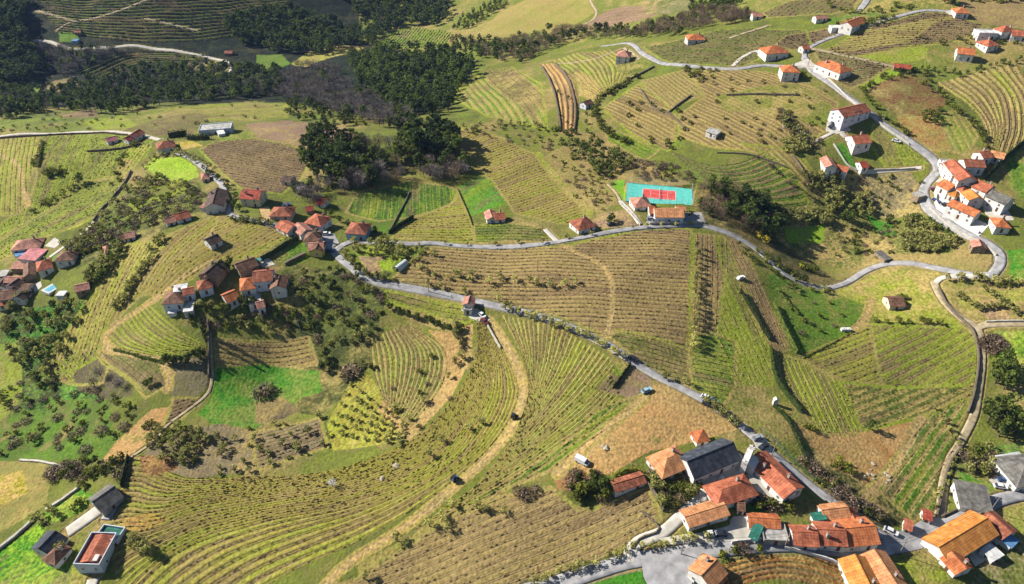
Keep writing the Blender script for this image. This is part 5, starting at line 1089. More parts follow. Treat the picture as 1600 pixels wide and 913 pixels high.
house((1275,833),(1317,835),7.4,3.9,'gable','redorange','white','middle house of the orange terraced row with a shadowed chimney',group=G1,chim=2)
house((1313,827),(1366,822),8.6,4.4,'gable','orange','white','tallest right-hand house of the orange terraced row',group=G1,ridge=True)
house((1283,801),(1322,796),4.8,3.2,'gable','lorange','white','narrow orange wing behind the terraced row beside the road',group=G1,chim=0)
house((1324,797),(1334,816),4.2,3.2,'gable','redorange','white','short wing closing the little white patio behind the row',group=G1,chim=0)
house((1276,803),(1281,812),3.4,2.6,'mono','green','white','tiny green-roofed lean-to beside the patio','lean-to',group=G1,chim=0,wins=False)
house((1336,868),(1364,925),8.0,4.2,'gable','yorange','white','big yellow-orange roofed house cut by the bottom edge',group=G1,ridge=True)
house((1366,860),(1402,915),8.0,4.2,'gable','lorange','white','big light orange roofed house beside the yellow-orange one',group=G1,ridge=True,chim=1)
house((1096,899),(1119,875),7.6,4.8,'gable','lorange','white','orange gabled house standing alone at the head of the paved square',group=G1,ridge=True)
house((1108,906),(1124,893),5.0,3.2,'gable','orange','white','low orange annex on the shaded side of the gabled house','house wing',group=G1,chim=0)
farm = house((1467,855),(1542,810),9.0,4.8,'gable','yorange','white','main wing of the big orange courtyard farmhouse',group=G1,ridge=True,chim=0)
house((1545,801),(1580,832),7.0,4.0,'gable','oldred','white','right wing of the courtyard farmhouse with one dark red slope',group=G1,ridge=True,chim=0)
house((1484,868),(1506,892),6.2,3.6,'gable','orange','white','lower left wing of the courtyard farmhouse with white gable wall',group=G1)
house((1542,868),(1558,859),4.0,2.4,'flat','white','white','small white shed closing the farmhouse courtyard','shed',group=G1)
house((1570,848),(1580,838),3.6,2.2,'mono','blue','white','small shed with a pale blue roof behind the farmhouse','shed',group=G1,wins=False)
house((1496,772),(1544,782),10,3.6,'mono','grey','white','dark grey sheet-roofed barn in the road junction','barn',group=G1,rise=.6)
house((1570,738),(1625,732),12,4.4,'hip','grey','white','white house with a dark grey roof at the right edge',group=G1)
house((1564,722),(1600,716),5,4.6,'flat','white','white','white flat-roofed block behind the grey-roofed house',group=G1)
house((1413,818),(1424,822),3.6,2.4,'gable','redorange','white','small white hut with a tiled roof at the village crossroads','hut',group=G1,chim=0)
house((1442,803),(1454,806),3.4,2.4,'gable','red','white','small red-roofed hut at the foot of the gravel track','hut',group=G1,chim=0)
house((1085,684),(1103,680),4.2,3.2,'hip','orange','white','tiny orange-roofed house behind the slate hall',group=G1,chim=0)
house((958,760),(1004,746),4.0,2.6,'gable','oldred','white','long low shed with a weathered red roof by the overgrown clump','shed',group=G1,chim=0)
house((1152,789),(1162,790),3.6,2.4,'gable','brown','white','little brown lean-to at the end of the light orange barn','lean-to',group=G1,chim=0)
# bottom left
house((145,784),(178,761),8.4,3.6,'gable','grey','grey','grey metal-roofed barn above the concrete yard','barn',group=G7,ridge=True,chim=0)
house((61,857),(86,831),8.0,3.8,'gable','slate','white','dark slate-roofed house above the bright green corner field',group=G7,ridge=True,chim=0)
house((80,862),(98,869),6.0,3.8,'hip','brown','white','small brown pyramid-roofed wing of the dark-roofed house','house wing',group=G7)
villa = house((136,884),(164,834),8.4,4.4,'flat','terra','bwhite','blue-white walled villa with a parapet round its terracotta roof','villa',group=G7,para=.9)
house((156,831),(190,836),5.0,1.6,'flat','green','bwhite','walled terrace with green artificial grass beside the villa','terrace',group=G7,para=.7,wins=False)
# left village
house((22,384),(66,379),9,3.2,'hip','salmon','white','wide salmon-roofed house at the top of the left village',group=G2)
house((24,397),(42,392),6,2.8,'flat','blue','white','patio block with a pale blue canopy before the wide salmon house','canopy',group=G2)
house((42,406),(61,390),8.5,3.0,'mono','pink','white','long pink sheet-roofed hall in the left village','hall',group=G2,wins=False)
house((21,415),(41,415),5.4,2.6,'mono','salmon','stone','low salmon-roofed shed under the pink hall','shed',group=G2,wins=False)
house((58,417),(80,411),8.6,4.2,'hip','redorange','white','orange-brown hipped house with white front right of the pink hall',group=G2)
house((46,413),(46,431),4.6,3.2,'gable','brown','stone','narrow brown-roofed barn left of the orange-brown hipped house','barn',group=G2,chim=0)
house((90,401),(118,399),7.6,4.0,'hip','brown','white','old brown-roofed house nearest the grey lane gardens',group=G2)
house((0,450),(11,437),6.2,3.4,'gable','dbrown','white','dark-roofed house at the very left edge',group=G2,chim=0)
house((17,450),(31,440),6.6,3.4,'gable','dbrown','white','dark-roofed house second from the left edge',group=G2,chim=0)
house((3,461),(27,459),8.0,3.4,'gable','brown','white','broad brown-roofed house in the lower left cluster',group=G2)
house((28,467),(42,456),5.6,3.4,'gable','dbrown','white','dark narrow house at the right of the lower left cluster',group=G2,chim=0)
house((37,449),(48,449),5.0,3.0,'gable','brown','white','small brown-roofed house behind the narrow dark one',group=G2,chim=0)
house((-4,473),(15,471),5.4,2.8,'gable','redorange','white','low orange-roofed house at the bottom of the lower left cluster',group=G2,chim=0)
house((10,437),(36,436),4.6,3.0,'gable','salmon','white','thin salmon-roofed range behind the lower left cluster',group=G2,chim=0)
house((-2,428),(12,427),5.0,2.6,'flat','lgrey','white','pale flat-roofed garage at the left edge','garage',group=G2)
house((118,451),(140,446),5.6,2.6,'gable','salmon','stone','salmon-roofed outbuilding right of the swimming pool','outbuilding',group=G2,chim=0)
house((90,459),(102,459),3.4,2.2,'flat','white','white','small white changing shed below the pool','shed',group=G2,wins=False)
house((163,391),(174,388),6.5,3.2,'hip','salmon','white','lower salmon-roofed cottage in the scrub between the villages','cottage',group=G2)
house((183,372),(193,369),6.4,3.2,'gable','brown','white','upper brown-roofed cottage in the scrub between the villages','cottage',group=G2); house((198,368),(211,366),5.4,3.0,'gable','salmon','white','salmon-roofed annex of the brown-roofed cottage','house wing',group=G2,chim=0)
# middle left
house((258,346),(272,342),5.6,3.0,'gable','salmon','white','lower half of the pair of salmon houses above the striped vineyard',group=G4,chim=0)
house((274,340),(295,334),6.4,3.6,'gable','redorange','white','upper half of the pair of salmon houses above the striped vineyard',group=G4)
house((334,324),(341,300),9.0,5.6,'gable','dbrown','white','tall brown-roofed house on the bend of the hamlet lane',group=G4)
house((319,326),(331,317),5.0,3.2,'mono','salmon','white','salmon-roofed porch block in front of the tall brown house','porch',group=G4)
house((315,277),(326,275),6.2,3.0,'hip','salmon','white','little pink-roofed cottage below the lime field','cottage',group=G4,chim=0)
house((379,297),(408,299),9.0,6.2,'gable','red','cream','cream house with a bright red roof beside the brown field',group=G4,ridge=True,chim=2)
house((425,331),(457,331),8.2,3.4,'hip','oldred','grey','low brown-red hipped house with a grey wall on the lane',group=G4)
house((485,341),(509,347),8.6,5.0,'hip','redorange','white','white two-storey house with a salmon-red roof above the crossroads',group=G4)
house((440,350),(458,359),6.8,3.4,'gable','redorange','white','first salmon roof of the stepped row left of the crossroads',group=G4,chim=0)
house((466,353),(479,364),6.4,3.6,'gable','salmon','white','second pink roof of the stepped row left of the crossroads',group=G4,chim=0)
house((477,370),(501,369),7.6,3.8,'hip','brown','white','third brown roof of the stepped row left of the crossroads',group=G4)
house((483,386),(506,384),6.6,3.8,'gable','salmon','yellow','lowest house of the stepped row with a yellowish gable',group=G4)
house((494,392),(500,380),4.6,4.4,'gable','brown','yellow','small brown-roofed end house on the shaded street corner',group=G4,chim=0)
house((545,356),(575,358),9.4,5.0,'hip','oldred','blue','light blue walled house with a brown-salmon hipped roof',group=G4)
house((496,314),(509,316),5.2,3.0,'gable','red','white','red-roofed shed under the leafless grove','shed',group=G4,chim=0); house((478,327),(489,325),4.4,2.6,'gable','red','stone','tiny dark red shed left of the grove shadow','shed',group=G4,chim=0,wins=False)
house((443,279),(458,281),6,3.2,'gable','dbrown','white','dark-roofed cottage at the edge of the brown field','cottage',group=G4,chim=0)
house((323,379),(341,371),6.4,3.6,'gable','dbrown','white','small grey-brown house alone among the vineyard rows',group=G4)
# hilltop farm
house((321,427),(344,407),8.4,4.2,'gable','dbrown','stone','left dark-roofed house of the hilltop farm',group=G3,ridge=True)
house((368,413),(397,403),7.6,4.0,'gable','brown','stone','right brown-grey house of the hilltop farm with tall chimney',group=G3,ridge=True)
house((258,465),(290,463),8.6,4.6,'hip','brown','bwhite','long brown-roofed house with blue-white wall at the lower left of the farm',group=G3)
house((272,452),(292,449),5.0,5.0,'flat','white','white','white flat roof block behind the long brown-roofed house',group=G3)
house((287,456),(303,453),4.8,4.4,'gable','redorange','bwhite','small red-orange roof joined to the long brown-roofed house',group=G3,chim=0)
house((309,447),(330,442),6.6,4.2,'hip','oldred','bwhite','weathered salmon house between the long house and the trees',group=G3)
house((376,445),(398,441),8.6,4.0,'hip','orange','white','bright orange hipped house of the hilltop farm',group=G3,chim=0)
house((397,432),(427,429),8.4,5.4,'gable','oldred','bwhite','tall red-orange patched roof house of the hilltop farm',group=G3,chim=1)
house((434,451),(438,435),6.2,5.0,'gable','brown','white','narrow brown house at the right end of the hilltop farm',group=G3)
house((350,467),(369,459),7.0,3.8,'gable','orange','white','small light orange house below the farm trees',group=G3,chim=0)
house((288,481),(302,479),6.0,2.6,'flat','white','white','bright white square canopy roof beside the farm gardens','canopy',group=G3,wins=False)
house((264,487),(276,486),3.0,1.4,'flat','white','white','low white terrace wall under the long house','terrace',group=G3,wins=False)
house((389,470),(407,467),7.0,3.0,'flat','lgrey','white','pale grey flat-roofed outbuilding at the bottom of the farm','outbuilding',group=G3)
house((401,477),(412,474),5.0,4.6,'gable','salmon','bwhite','little pink-roofed house casting a long shadow at the farm edge',group=G3,chim=0)
# upper left
house((312,200),(362,196),9.5,4.8,'flat','lgrey','bwhite','modern flat-roofed white villa above the dark hedge','villa',group=G7,para=.4)
house((340,208),(350,206),6,2.6,'flat','white','white','low white carport in front of the modern villa','carport',group=G7,wins=False)
house((245,229),(272,224),9,4.6,'hip','oldred','white','white house with steep brown-red roofs above the lime field',group=G7)
house((196,219),(206,215),5.4,3.2,'gable','red','white','lower half of the long red-roofed farm beside the west lane',group=G7,chim=0); house((206,214),(219,206),6.4,4.0,'gable','redorange','white','upper half of the long red-roofed farm beside the west lane',group=G7,chim=0)
house((166,220),(182,216),5.6,3.0,'gable','pink','bwhite','pink-roofed shed in the walled plot by the west lane','shed',group=G7,chim=0)
house((114,63),(122,63),6.0,3.4,'flat','blue','blue','small blue shed under the far terraces','shed',group=G7); house((352,82),(364,82),6.0,3.4,'gable','oldred','stone','small dark red house near the valley lane',group=G7,chim=0)
house((117,50),(127,50),4.0,2.4,'gable','oldred','stone','tiny red-roofed hut at the foot of the far terraces','hut',group=G7,chim=0,wins=False)
# centre
house((897,353),(923,346),8.8,3.8,'hip','oldred','white','white house with a dark red hipped roof beside the upper road',group=G7)
house((988,317),(1013,315),9.0,4.0,'hip','salmon','white','old pinkish hipped house in front of the tennis court',group=G7)
school = house((1023,327),(1067,327),8.0,4.6,'gable','lorange','bwhite','long orange-roofed schoolhouse with a blue-white window front','schoolhouse',group=G7,ridge=True,chim=0)
house((1014,328),(1022,328),6.4,3.0,'gable','orange','white','short orange link between the schoolhouse and the old pinkish house','house wing',group=G7,chim=0)
house((1056,326),(1070,326),4.0,4.4,'gable','lorange','white','narrow rear strip roof behind the schoolhouse','house wing',group=G7,chim=0,wins=False)
house((765,331),(769,343),5.0,3.2,'gable','salmon','white','left wing of the small farmhouse by the bright green rows','farmhouse',group=G7,chim=0)
house((772,339),(787,337),5.8,3.2,'gable','redorange','white','main wing of the small farmhouse by the bright green rows','farmhouse',group=G7)
house((731,477),(734,466),4.2,4.4,'gable','salmon','white','tall narrow white house with a pink roof on the lower road',group=G7,chim=0)
house((726,481),(738,482),3.6,2.6,'flat','white','white','white flat-roofed terrace block before the tall pink-roofed house','house wing',group=G7,para=.8)
# upper right
house((965,84),(985,86),10,6.4,'hip','salmon','white','tall white house with a pink-red pyramid roof on the ridge road',group=G6)
house((911,163),(922,159),5.2,3.4,'gable','brown','bwhite','blue-white hut beside the tan terraces','hut',group=G6,chim=0)
house((1073,59),(1100,59),9,4.0,'hip','orange','white','white bungalow with an orange hipped roof above the brown vineyard','bungalow',group=G6)
house((1175,24),(1190,24),6,3.2,'gable','salmon','white','distant salmon-roofed house at the end of the tree belt',group=G6,chim=0)
house((1107,203),(1123,208),5.2,3.2,'mono','lgrey','white','white hut with a pale roof alone in the wide meadow vineyard','hut',group=G6)
house((1192,80),(1226,78),11,5.0,'hip','orange','white','big orange-roofed house left of the ridge junction',group=G6,chim=1)
house((1252,75),(1262,74),5,3.4,'gable','redorange','white','small orange-roofed gatehouse at the ridge junction','gatehouse',group=G6,chim=0)
house((1221,108),(1247,109),9.6,6.8,'hip','orange','white','tall square white house with an orange pyramid roof',group=G6)
house((1283,97),(1322,112),10,5.2,'hip','orange','white','long white house with a bright orange roof right of the ridge road',group=G6,chim=2)
sol = house((1308,178),(1349,169),9.6,5.8,'gable','oldred','bwhite','white house with red roof and solar panels below the hill road',group=G6,chim=0)
house((1329,219),(1354,217),9,4.2,'gable','redorange','white','salmon-roofed house on the white forked drive',group=G6)
house((1290,248),(1299,262),5.6,5.2,'gable','salmon','white','narrow white house with a pink roof beside the green plot',group=G6,chim=0); house((1308,261),(1325,266),5.4,3.0,'gable','redorange','white','low orange-roofed barn joined to the narrow pink-roofed house','barn',group=G6,chim=0)
house((1342,258),(1352,257),6.0,2.6,'gable','red','white','small bright red shed at the end of the pale garden path','shed',group=G6,chim=0)
house((1491,17),(1511,18),9,4.0,'hip','orange','white','orange-roofed house at the very top beside the round tree',group=G6)
house((1526,49),(1556,50),8,5.0,'flat','white','white','long flat white building at the upper right','building',group=G6,para=.4)
house((1563,44),(1576,49),9,5.0,'hip','redorange','white','orange-roofed house joined to the long flat white building',group=G6); house((1580,52),(1606,55),8,4.0,'gable','redorange','white','red-roofed house at the right edge of the upper right group',group=G6)
house((1495,80),(1521,83),8.4,5.0,'gable','orange','white','white house with a bright orange roof below the domed vineyard',group=G6)
house((1535,69),(1552,67),8.6,3.8,'hip','redorange','white','small orange hipped house between the white buildings',group=G6)
house((1397,103),(1422,106),5.0,2.8,'gable','red','stone','long red shed at the end of the field lane','shed',group=G6,chim=0,wins=False)
house((1273,28),(1290,27),5.0,3.0,'gable','salmon','white','pale distant house on the bank above the ridge',group=G6,chim=0)
house((1322,40),(1344,32),8.4,4.4,'gable','orange','white','orange-roofed farmhouse on the crest lane','farmhouse',group=G6); house((1298,42),(1316,42),5.4,3.2,'flat','white','white','low white annex left of the crest farmhouse','house wing',group=G6)
# eastern village
house((1486,256),(1513,283),9,6.8,'gable','redorange','white','long white building with an orange-brown roof at the road fork','building',group=G5,chim=0)
house((1476,250),(1497,276),5.5,6.2,'flat','white','white','white flat-topped front block facing the road fork','building',group=G5,para=.4)
house((1504,255),(1534,256),7.6,4.8,'gable','oldred','white','dark red-brown roofed house behind the long white building',group=G5)
house((1529,243),(1543,241),6.6,4.4,'gable','redorange','white','small white house with orange roof at the back of the eastern village',group=G5)
house((1548,240),(1569,245),6.4,3.2,'gable','lorange','white','light orange roofed barn by the dark wall at the village back','barn',group=G5,chim=0)
house((1473,286),(1490,295),7.6,4.2,'gable','orange','white','orange-roofed house nearest the inside of the road bend',group=G5,chim=0)
house((1498,290),(1512,298),7.0,4.2,'hip','redorange','white','red-orange house in the middle of the eastern village',group=G5)
house((1488,301),(1498,306),5.8,3.8,'hip','yorange','white','small yellow-orange roof squeezed in the eastern village',group=G5,chim=0)
house((1513,301),(1526,313),7.0,6.0,'gable','yorange','white','tall white gabled house with a yellow-orange roof',group=G5,chim=0)
house((1486,317),(1528,335),6.6,6.0,'gable','orange','white','long white tenement with orange roof facing the curved road',group=G5,chim=0)
house((1526,288),(1548,297),8.4,6.6,'gable','redorange','white','large orange-roofed block in the upper eastern village',group=G5)
house((1548,303),(1578,316),8,6.6,'gable','grey','white','long white building with a grey roof and dark right end','building',group=G5,chim=0)
house((1552,347),(1574,349),8,4.0,'hip','orange','white','orange-roofed house at the lower end of the eastern village',group=G5)
house((1431,301),(1441,307),4.4,3.4,'flat','lgrey','stone','grey stone hut outside the road bend','hut',group=G5,wins=False)
house((1527,378),(1531,388),5.4,3.4,'gable','salmon','stone','little salmon-roofed hut inside the lower road loop','hut',group=G5,chim=0)
house((1372,393),(1388,406),3.8,1.4,'flat','grey','stone','long low concrete water tank beside the road','water tank',group=G5,wins=False)
house((1386,471),(1409,471),6.8,2.8,'gable','brown','cream','brown-roofed barn alone in the yellow-green meadow','barn',group=G7,chim=0)
# details on the named ones
def add_child(root, nm, mb, *mats): return link(nm, mb.mesh(nm, *mats), root)
for hh in HZ:
    if hh[0] is sol:
        Wh, hw = hh[2], hh[3]; rise = Wh*.42
        M_sol = noise_mat('solar_glass', srgb(20,26,46), srgb(34,42,66), 3, .15, .6)
        for i in range(4):
            m = MB(); x = -1.0+i*1.15; n0 = (x, -Wh*.85, hw+rise*.15+.34); n1 = (x+1.05, -Wh*.85, hw+rise*.15+.34)
            m.poly([n0, n1, (x+1.05, -Wh*.2, hw+rise*.8+.34), (x, -Wh*.2, hw+rise*.8+.34)]); m.poly([(x, -Wh*.2, hw+rise*.8+.28), (x+1.05, -Wh*.2, hw+rise*.8+.28), (n1[0],n1[1],n1[2]-.06), (n0[0],n0[1],n0[2]-.06)])
            add_child(sol, 'solar_panel', m, M_sol)
    if hh[0] is villa:
        Lh, Wh, hw = hh[1], hh[2], hh[3]; m = MB()
        for s in (-1, 1):
            a = [(-Lh+.9, s*(Wh-1.1), hw+.05), (Lh-.6, s*(Wh-1.1), hw+.05), (Lh-.6, 0, hw+1.0), (-Lh+.9, 0, hw+1.0)]
            m.poly(a if s < 0 else a[::-1])
        m.box(-Lh+.9, Lh-.6, -Wh+1.1, Wh-1.1, hw+.03, hw+.045); add_child(villa, 'pitched_roof', m, RC['terra'])
        m = MB(); m.box(-Lh+1.2, -Lh+3.4, -Wh+1.5, -Wh+2.9, hw+.5, hw+.95); add_child(villa, 'skylight', m, M_frame)
# ------------------------------------------------------------------ walls, hedges, fences
def path3(pts, step=2.0):
    w = W2(pts); n = max(3, int(np.hypot(*(w[1:]-w[:-1]).T).sum()/step)); return smooth_line(w, n) if len(pts) > 2 else resample(w, n)
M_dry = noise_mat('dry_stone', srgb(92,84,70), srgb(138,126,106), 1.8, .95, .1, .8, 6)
M_wwall = noise_mat('lime_washed_wall', srgb(176,170,158), srgb(206,200,190), 1.0, .9, .1, .3)
M_post = noise_mat('weathered_post', srgb(120,110,96), srgb(160,150,134), 2, .9); M_steel = noise_mat('galvanised_steel', srgb(150,152,156), srgb(180,182,186), 2, .5, .5)
def wall(pts, h, th, label, m=None, nm='stone_wall', grp='field and garden walls'):
    p = path3(pts, 1.6); n = len(p); t = np.gradient(p, axis=0); t /= np.hypot(*t.T)[:,None]+1e-9; nn = np.stack([-t[:,1], t[:,0]], 1)
    z_ = h0(p[:,0], p[:,1]); hh = h*(1+RNG.normal(0, .07, n)); th_ = th*(1+RNG.normal(0,.1,n))
    a = p+nn*(th_/2)[:,None]; b = p-nn*(th_/2)[:,None]
    V = np.stack([np.c_[a, z_-1], np.c_[a, z_+hh], np.c_[b, z_+hh], np.c_[b, z_-1]], 1); q = np.arange(n*4).reshape(n, 4)
    Fs = [np.stack([q[:-1,i], q[:-1,i+1], q[1:,i+1], q[1:,i]], 1) for i in range(3)]+[q[[0]][:, ::-1], q[[-1]]]
    c = V.reshape(-1,3).mean(0); o = link(nm, np_mesh(nm, V.reshape(-1,3)-c, np.concatenate(Fs), [m or M_dry]), loc=c); return tag(o, label, nm.replace('_',' '), grp)
def hedge(pts, h, w_, label, m=None, dens=9, size=.3):
    p = path3(pts, 1.0); n = len(p); Vs = []
    for x, y in p:
        z_ = float(h0(x, y)); k = dens
        c = np.stack([x+rg.normal(0, w_*.3, k), y+rg.normal(0, w_*.3, k), z_+h*rg.random(k)**.7], 1)
        for cc in c: Vs.append(cards(1, cc, (.1,.1,.1), size, rg))
    # solid woody core so that the hedge throws a full shadow
    V = np.concatenate(Vs); Fq = quads(V); t = np.gradient(p, axis=0); t /= np.hypot(*t.T)[:,None]+1e-9; nn = np.stack([-t[:,1], t[:,0]], 1); z_ = h0(p[:,0], p[:,1])
    a = p+nn*w_*.28; b = p-nn*w_*.28; hh = h*(.75+.12*RNG.random(n)); W_ = np.stack([np.c_[a, z_-.5], np.c_[a*.6+b*.4, z_+hh], np.c_[a*.4+b*.6, z_+hh], np.c_[b, z_-.5]], 1)
    q = len(V)+np.arange(n*4).reshape(n, 4); Fs = [np.stack([q[:-1,i], q[:-1,i+1], q[1:,i+1], q[1:,i]], 1) for i in range(3)]
    V = np.concatenate([V, W_.reshape(-1,3)]); c = V.mean(0)
    o = link('hedge', np_mesh('hedge', V-c, np.concatenate([Fq]+Fs), [m or M_ev]), loc=c); return tag(o, label, 'hedge', 'hedges')
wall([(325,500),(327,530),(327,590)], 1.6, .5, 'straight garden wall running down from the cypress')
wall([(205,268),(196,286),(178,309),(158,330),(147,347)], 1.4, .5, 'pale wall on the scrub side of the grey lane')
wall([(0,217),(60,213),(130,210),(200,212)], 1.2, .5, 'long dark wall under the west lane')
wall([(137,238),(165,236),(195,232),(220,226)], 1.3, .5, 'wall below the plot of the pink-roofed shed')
wall([(-5,862),(30,834),(56,810)], 1.0, .9, 'lower length of the straight whitewashed wall', M_wwall, 'garden_wall'); wall([(72,798),(95,784),(124,763)], 1.0, .9, 'upper length of the straight whitewashed wall', M_wwall, 'garden_wall')
wall([(32,720),(60,722),(90,728),(112,736)], .8, .8, 'pale low wall across the left edge gardens', M_wwall, 'garden_wall')
hedge([(1208,636),(1228,655),(1243,684),(1262,728)], 2.0, .9, 'dark leafy strip added for the shadowed ditch above the village road', M_cy); hedge([(1157,456),(1178,492),(1202,532)], 2.2, 1.0, 'dark leafy strip added for the wall shadow beside the narrow tan strip', M_cy)  # leafy strips put where shadow lines of a ditch and retaining wall lie
hedge([(1204,545),(1213,594),(1250,645)], 2.8, 1.4, 'tall dark leafy strip added for the wall shadow left of the golden vineyard', M_cy)  # leafy strip standing in for the retaining wall's shadow line
wall([(1465,452),(1480,478),(1505,503),(1520,520),(1528,560),(1522,610),(1512,645)], 1.2, .5, 'stone wall along the left side of the gravel track'); wall([(1500,700),(1482,728),(1472,765),(1462,808)], 1.4, .5, 'lower stone wall along the gravel track')
wall([(1452,326),(1478,350),(1512,371),(1540,386),(1556,400)], 1.0, .5, 'parapet on the outer side of the looping road', M_wwall, 'road_wall'); wall([(1293,124),(1330,158),(1368,188),(1420,226)], .9, .4, 'low pale kerb wall along the hill road', M_wwall, 'road_wall')
wall([(1466,296),(1462,320),(1490,342),(1528,366)], 1.6, .4, 'white wall before the long white tenement', WC['white'], 'garden_wall')
wall([(940,152),(985,124),(1022,105)], 1.2, .6, 'long stone wall under the ridge road vineyard'); wall([(1045,176),(1080,150)], 1.1, .6, 'short stone wall above the meadow vineyard')
wall([(1000,140),(1020,168),(1050,182),(1075,205)], 1.0, .6, 'winding stone bank through the yellow vineyard'); wall([(1135,150),(1200,149),(1250,150)], 1.2, .7, 'shadowed straight wall in the meadow below the tall square house')
wall([(1238,244),(1268,292)], 1.0, .5, 'stone edge right of the curved green vineyard'); wall([(1228,262),(1180,245),(1120,240)], .9, .5, 'stone edge above the curved green vineyard')
wall([(1340,268),(1380,267),(1430,265)], 1.1, .5, 'white wall above the dotted plot', M_wwall, 'garden_wall'); wall([(1302,226),(1322,256),(1340,268)], .9, .5, 'pale wall along the dark green plot', M_wwall, 'garden_wall')
wall([(1225,857),(1262,866),(1300,878),(1320,888)], 1.2, .4, 'white retaining wall below the village street', WC['white'], 'garden_wall'); wall([(1142,850),(1190,844),(1232,843)], 1.4, .4, 'white wall under the flat-roofed outbuilding', WC['white'], 'garden_wall')
wall([(1003,800),(1030,828),(1000,842),(986,858)], .8, .4, 'dark stone wall on the inside of the chapel lane'); wall([(1000,744),(1022,772),(1036,800)], 1.4, .5, 'garden wall between the bottom vineyard and the overgrown garden')
wall([(1073,728),(1092,758)], 1.6, .5, 'pale wall at the left side of the paved courtyard', M_wwall, 'garden_wall'); wall([(1015,351),(1060,350),(1102,349)], 1.2, .3, 'wall between schoolhouse yard and the upper road', M_wwall, 'road_wall')
wall([(968,318),(985,335),(1000,352)], .8, .3, 'white kerb of the drive to the tennis court', M_wwall, 'road_wall'); wall([(478,398),(445,414)], 1.4, 1.4, 'long grey garden wall below the stepped row')
wall([(1558,722),(1575,748)], 1.0, .4, 'white wall before the grey-roofed house', WC['white'], 'garden_wall'); wall([(1470,808),(1495,797)], .9, .4, 'low wall at the foot of the grey barn')
wall([(1540,504),(1600,503)], .9, .5, 'pale wall under the orchard', M_wwall, 'garden_wall'); wall([(748,488),(762,510),(782,545)], 1.0, .5, 'white retaining wall at the head of the dirt track', M_wwall, 'garden_wall')
wall([(845,104),(864,140),(872,175),(876,205)], 1.6, .7, 'left stone wall of the tan terraces'); wall([(868,100),(890,130),(899,170),(897,205)], 1.6, .7, 'right stone wall of the tan terraces')
wall([(640,300),(607,366)], .8, .4, 'short wall right of the blue-walled house')
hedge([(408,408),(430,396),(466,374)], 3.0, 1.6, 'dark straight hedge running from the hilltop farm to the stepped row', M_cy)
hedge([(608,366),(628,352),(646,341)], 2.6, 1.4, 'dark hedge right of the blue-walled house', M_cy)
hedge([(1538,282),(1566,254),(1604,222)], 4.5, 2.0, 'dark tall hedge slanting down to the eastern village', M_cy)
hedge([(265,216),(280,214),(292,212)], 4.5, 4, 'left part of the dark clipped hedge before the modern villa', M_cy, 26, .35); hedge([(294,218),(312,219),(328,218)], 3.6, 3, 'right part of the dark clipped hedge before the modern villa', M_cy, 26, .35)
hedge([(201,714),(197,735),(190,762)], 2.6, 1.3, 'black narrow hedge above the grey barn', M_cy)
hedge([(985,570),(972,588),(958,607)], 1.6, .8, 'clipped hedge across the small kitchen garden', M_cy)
hedge([(1208,476),(1226,515),(1245,553)], 2.6, 1.8, 'dark hedge at the foot of the green slope', M_ev); hedge([(1213,452),(1230,475),(1246,492)], 2.0, 1.3, 'dark brambly edge high on the green slope', M_ev)
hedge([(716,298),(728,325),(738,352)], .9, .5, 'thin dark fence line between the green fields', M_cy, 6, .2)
hedge([(960,745),(985,735),(1000,738)], 1.6, 1.6, 'yellow-green hedge behind the long low shed', M_lg, 16); hedge([(1255,560),(1330,520)], .5, .8, 'grassy bank above the green vineyard', M_bu, 8)
hedge([(1336,398),(1360,392)], 1.6, 1.5, 'bushy strip in the shaded ravine', M_ev); hedge([(60,262),(64,240),(66,222)], 2, 2, 'bushy bank between the lime vineyards', M_bu)
hedge([(178,548),(212,556),(252,566),(258,562)], 1.6, 1.3, 'dark brambly edge of the round hilltop vineyard', M_ev); hedge([(212,558),(255,569)], 1.0, 1, 'low dark edge on the curved track', M_ev)
def fence(pts, h, label, step=3.0, mat=None, grp='fences'):
    mat = mat or M_steel; p = path3(pts, step); z_ = h0(p[:,0], p[:,1]); c = (p[0][0], p[0][1], z_[0])
    r = bpy.data.objects.new('fence', None); COL.objects.link(r); r.location = c; tag(r, label, 'fence', grp)
    m = MB(); m.box(-.05,.05,-.05,.05,-.5,h); pm = m.mesh('post', mat)
    for (x, y), zz in zip(p, z_): link('post', pm, r, (x-c[0], y-c[1], zz-c[2]))
    m = MB()
    for k in (.35, .65, .98):
        for i in range(len(p)-1): m.cyl((p[i][0]-c[0], p[i][1]-c[1], z_[i]-c[2]+h*k), (p[i+1][0]-c[0], p[i+1][1]-c[1], z_[i+1]-c[2]+h*k), .03, n=4)
    link('rail', m.mesh('rail', mat), r); return r
fence([(1188,672),(1215,697),(1245,728),(1272,752)], 1.6, 'green wire fence on the outer side of the village road', 3, RC['green'])
fence([(1022,352),(1060,351),(1100,350)], 1.8, 'wire fence in front of the schoolhouse yard')
